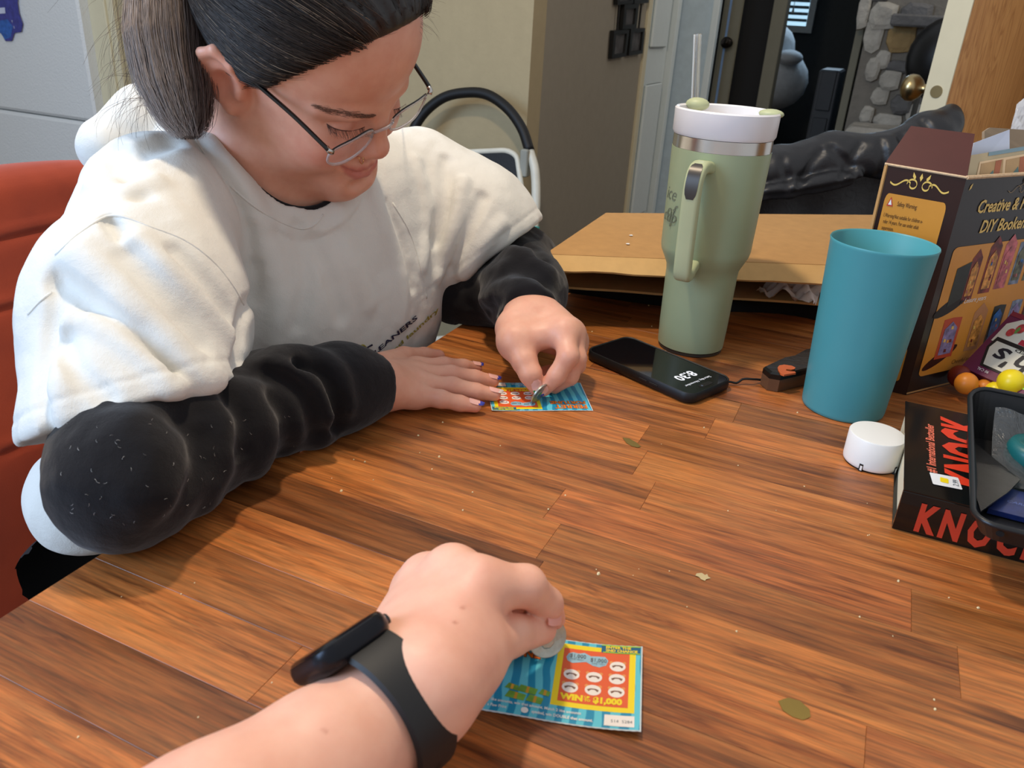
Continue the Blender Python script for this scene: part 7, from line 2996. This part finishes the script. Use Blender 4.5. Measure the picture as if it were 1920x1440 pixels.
# ================================================================ CHAIRS, JACKET
kr = NT('rust upholstery')
nr1 = kr.noise(kr.objvec(), 900, 2)
nr2 = kr.noise(kr.objvec(), 9, 3)
kr.l(kr.ramp(nr2.outputs[0], [(0.3, lin((140, 48, 20))), (0.7, lin((166, 62, 28)))]).outputs[0], kr.p.inputs['Base Color'])
kr.p.inputs['Roughness'].default_value = 0.8
kr.p.inputs['Sheen Weight'].default_value = 0.15
kr.bump(nr1.outputs[0], 0.2, 0.001)
chair = thing('armchair', 'rust red upholstered chair that the woman sits on', 'chair')
BC = np.array([-0.93, 0.62, TZ])


def cback(p):
    q = p - BC.astype(np.float32)
    lean = 0.12*(q[:, 2] + 0.1)
    x = q[:, 0] + lean + 0.28*q[:, 1]*q[:, 1]*-2.2
    wdt = 0.36 - 0.25*np.clip(q[:, 2] - 0.05, 0, 1)
    top = 0.150 - 0.45*q[:, 1]*q[:, 1]
    a = np.stack([np.abs(x) - 0.030, np.abs(q[:, 1]) - wdt, np.maximum(q[:, 2] - top, -0.52 - q[:, 2])], 1) + 0.028
    out = np.linalg.norm(np.maximum(a, 0), axis=1) + np.minimum(a.max(1), 0) - 0.028
    d = out*0.85
    # panel seams
    for z0, c2 in ((0.075, -0.9), (-0.005, 0.5), (-0.17, 0.25)):
        zz = q[:, 2] - (z0 + c2*q[:, 1]*q[:, 1])
        d = d + 0.0045*np.exp(-(zz/0.0035)**2) - 0.0025*np.exp(-((zz - 0.010)/0.006)**2)
    d = d + 0.003*vnoise(p, 9, 4)
    return d


V, Q = mesh_field(cback, BC + [-0.25, -0.42, -0.56], BC + [0.25, 0.42, 0.30], 0.006)
link_np('backrest', V, Q, kr.m, chair)


def cseat(p):
    q = p - np.array([-0.66, 0.65, 0.275], np.float32)
    a = np.abs(q) - np.array([0.25, 0.27, 0.055], np.float32) + 0.04
    return np.linalg.norm(np.maximum(a, 0), axis=1) + np.minimum(a.max(1), 0) - 0.04


V, Q = mesh_field(cseat, (-0.95, 0.34, 0.20), (-0.38, 0.96, 0.36), 0.012)
link_np('seat', V, Q, kr.m, chair)
# skirted near side of the seat back
for sx, sy in ((-0.88, 0.42), (-0.44, 0.42), (-0.88, 0.88), (-0.44, 0.88)):
    MB().tube([(sx, sy, 0.24), (sx*1.01, sy, 0.0)], [0.022, 0.016], 10).build('leg', mat('dark chair leg', (36, 26, 20), 0.5), chair, True)

# jacket on the chair at the far end of the table
jk = NT('black nylon shell')
jk.p.inputs['Base Color'].default_value = lin((30, 30, 32))
jk.p.inputs['Roughness'].default_value = 0.42
nj = jk.noise(jk.objvec(), 38, 4, 0.6, 0.8)
jk.bump(nj.outputs[0], 0.25, 0.004)
JT = 1.52
J1 = [W(1372, 335, JT), W(1455, 318, JT + .02), W(1560, 292, JT + .02), W(1655, 290, JT), W(1740, 255, JT)]
J2 = [W(1690, 300, JT - .02), W(1735, 262, JT), W(1774, 225, JT)]


def jack(p):
    d = d_chain(p, J1, [0.030, 0.042, 0.043, 0.038, 0.036], 0.02)
    d = smin(d, d_chain(p, [W(1690, 300, JT), W(1738, 258, JT), W(1772, 236, JT)], [0.045, 0.044, 0.034], 0.02), 0.02)
    d = smin(d, d_cap(p, W(1772, 226, JT), W(1783, 208, JT), 0.022, 0.010), 0.02)
    d = smin(d, d_chain(p, [W(1340, 372, JT - .01), W(1480, 355, JT - .01), W(1600, 330, JT - .01)], [0.014, 0.018, 0.016], 0.01), 0.008)
    for (a, b) in (((1468, 300), (1480, 350)), ((1560, 270), (1570, 330)), ((1640, 262), (1655, 320)), ((1500, 330), (1560, 290)), ((1580, 320), (1640, 285)), ((1700, 250), (1735, 300))):
        A = [W(a[0], a[1], JT - 0.055), W(b[0], b[1], JT - 0.055), W((a[0] + b[0])/2, (a[1] + b[1])/2, JT - 0.05)]
        d = smax(d, -d_line(p, [A[0], A[2], A[1]], 0.012), 0.016)
    return d + 0.0022*vnoise(p, 26, 3) + 0.0012*vnoise(p, 60, 8)


jack0 = jack
JG = [(groove(jack0, pix, 0.007, 0.0052), 0.007) for pix in ([(1468, 300), (1474, 325), (1480, 350)], [(1540, 283), (1520, 310), (1500, 345)], [(1560, 278), (1585, 302), (1612, 330)],
      [(1612, 272), (1598, 296), (1580, 330)], [(1652, 266), (1656, 292), (1650, 328)], [(1420, 318), (1428, 340), (1426, 362)], [(1690, 258), (1702, 280), (1696, 310)], [(1728, 226), (1745, 246), (1752, 280)], [(1400, 372), (1480, 366), (1560, 352), (1620, 338)])]


def jack(p):
    d = jack0(p)
    m0 = np.abs(d) < 0.03
    if m0.any():
        q, e = p[m0], d[m0]
        for pts, r in JG:
            e = smax(e, -d_line(q, pts, r), 0.008)
        d[m0] = e
    return d


jp = np.array(J1 + [W(1340, 372, JT), W(1783, 208, JT)])
V, Q = mesh_field(jack, jp.min(0) - 0.08, jp.max(0) + 0.08, 0.004)
jo = thing('puffer_jacket', 'black puffer jacket draped over the dark chair at the far table end', 'jacket')
link_np('jacket_shell', V, Q, jk.m, jo)
hz_ = W(1560, 330, JT)
# hanging body of the jacket
vs, fs = [], []
NX, NZ_ = 24, 10
pL, pR = W(1362, 345, JT + 0.03), W(1740, 275, JT + 0.03)
for j in range(NZ_ + 1):
    for i in range(NX + 1):
        u, v = i/NX, j/NZ_
        q = pL*(1 - u) + pR*u
        z = q[2]*(1 - v) + 0.50*v
        wv = 0.014*math.sin(u*19)*v + 0.02*math.sin(v*9)*0.4
        vs.append((q[0], q[1] + 0.012 + wv, z))
for j in range(NZ_):
    for i in range(NX):
        k = j*(NX + 1) + i
        fs.append((k, k + 1, k + NX + 2, k + NX + 1))
bdy = link('jacket_body', vs, fs, jk.m, jo, True)
sm = bdy.modifiers.new('thick', 'SOLIDIFY')
sm.thickness = 0.02
ch2 = thing('dining_chair', 'dark wooden chair behind the table under the black jacket', 'chair')
mdk = mat('dark chair wood', (24, 18, 15), 0.5)
xa_, xb_ = pL[0] + 0.03, pR[0] - 0.03
yb_ = max(pL[1], pR[1]) + 0.035
MB().box((xa_, yb_, 0.44), (xb_, yb_ + 0.36, 0.48), 0.01).build('seat', mdk, ch2)
MB().box((xa_ + 0.03, yb_ - 0.01, 0.62), (xb_ - 0.03, yb_ + 0.015, min(pL[2], pR[2]) + 0.01), 0.006).build('backrest', mdk, ch2)
for sx in (xa_, xb_ - 0.035):
    MB().box((sx, yb_ - 0.012, 0.0), (sx + 0.035, yb_ + 0.022, min(pL[2], pR[2]) - 0.03), 0.004).build('leg', mdk, ch2)
    MB().box((sx, yb_ + 0.325, 0.0), (sx + 0.035, yb_ + 0.359, 0.4395), 0.004).build('leg', mdk, ch2)

# ================================================================ every thing's empty moves to its own base
bpy.context.view_layer.update()
for root in [o for o in bpy.data.objects if o.type == 'EMPTY' and o.parent is None and o.location.length < 1e-6]:
    ch = [c for c in root.children_recursive if c.type == 'MESH']
    if not ch:
        continue
    mn, mx = np.full(3, 1e9), np.full(3, -1e9)
    for c in ch:
        a = np.empty(len(c.data.vertices)*3, np.float32)
        c.data.vertices.foreach_get('co', a)
        a = a.reshape(-1, 3)
        mn, mx = np.minimum(mn, a.min(0)), np.maximum(mx, a.max(0))
    base = Vector((float((mn[0] + mx[0])/2), float((mn[1] + mx[1])/2), float(mn[2])))
    for c in ch:
        c.data.transform(Matrix.Translation(-base))
    root.location = base
for o in [o for o in bpy.data.objects if o.type == 'MESH' and o.parent is None and not o.children and o.get('kind') != 'structure']:
    a = np.empty(len(o.data.vertices)*3, np.float32)
    o.data.vertices.foreach_get('co', a)
    a = a.reshape(-1, 3)
    base = Vector((float(a[:, 0].mean()), float(a[:, 1].mean()), float(a[:, 2].min())))
    o.data.transform(Matrix.Translation(-base))
    o.location = base
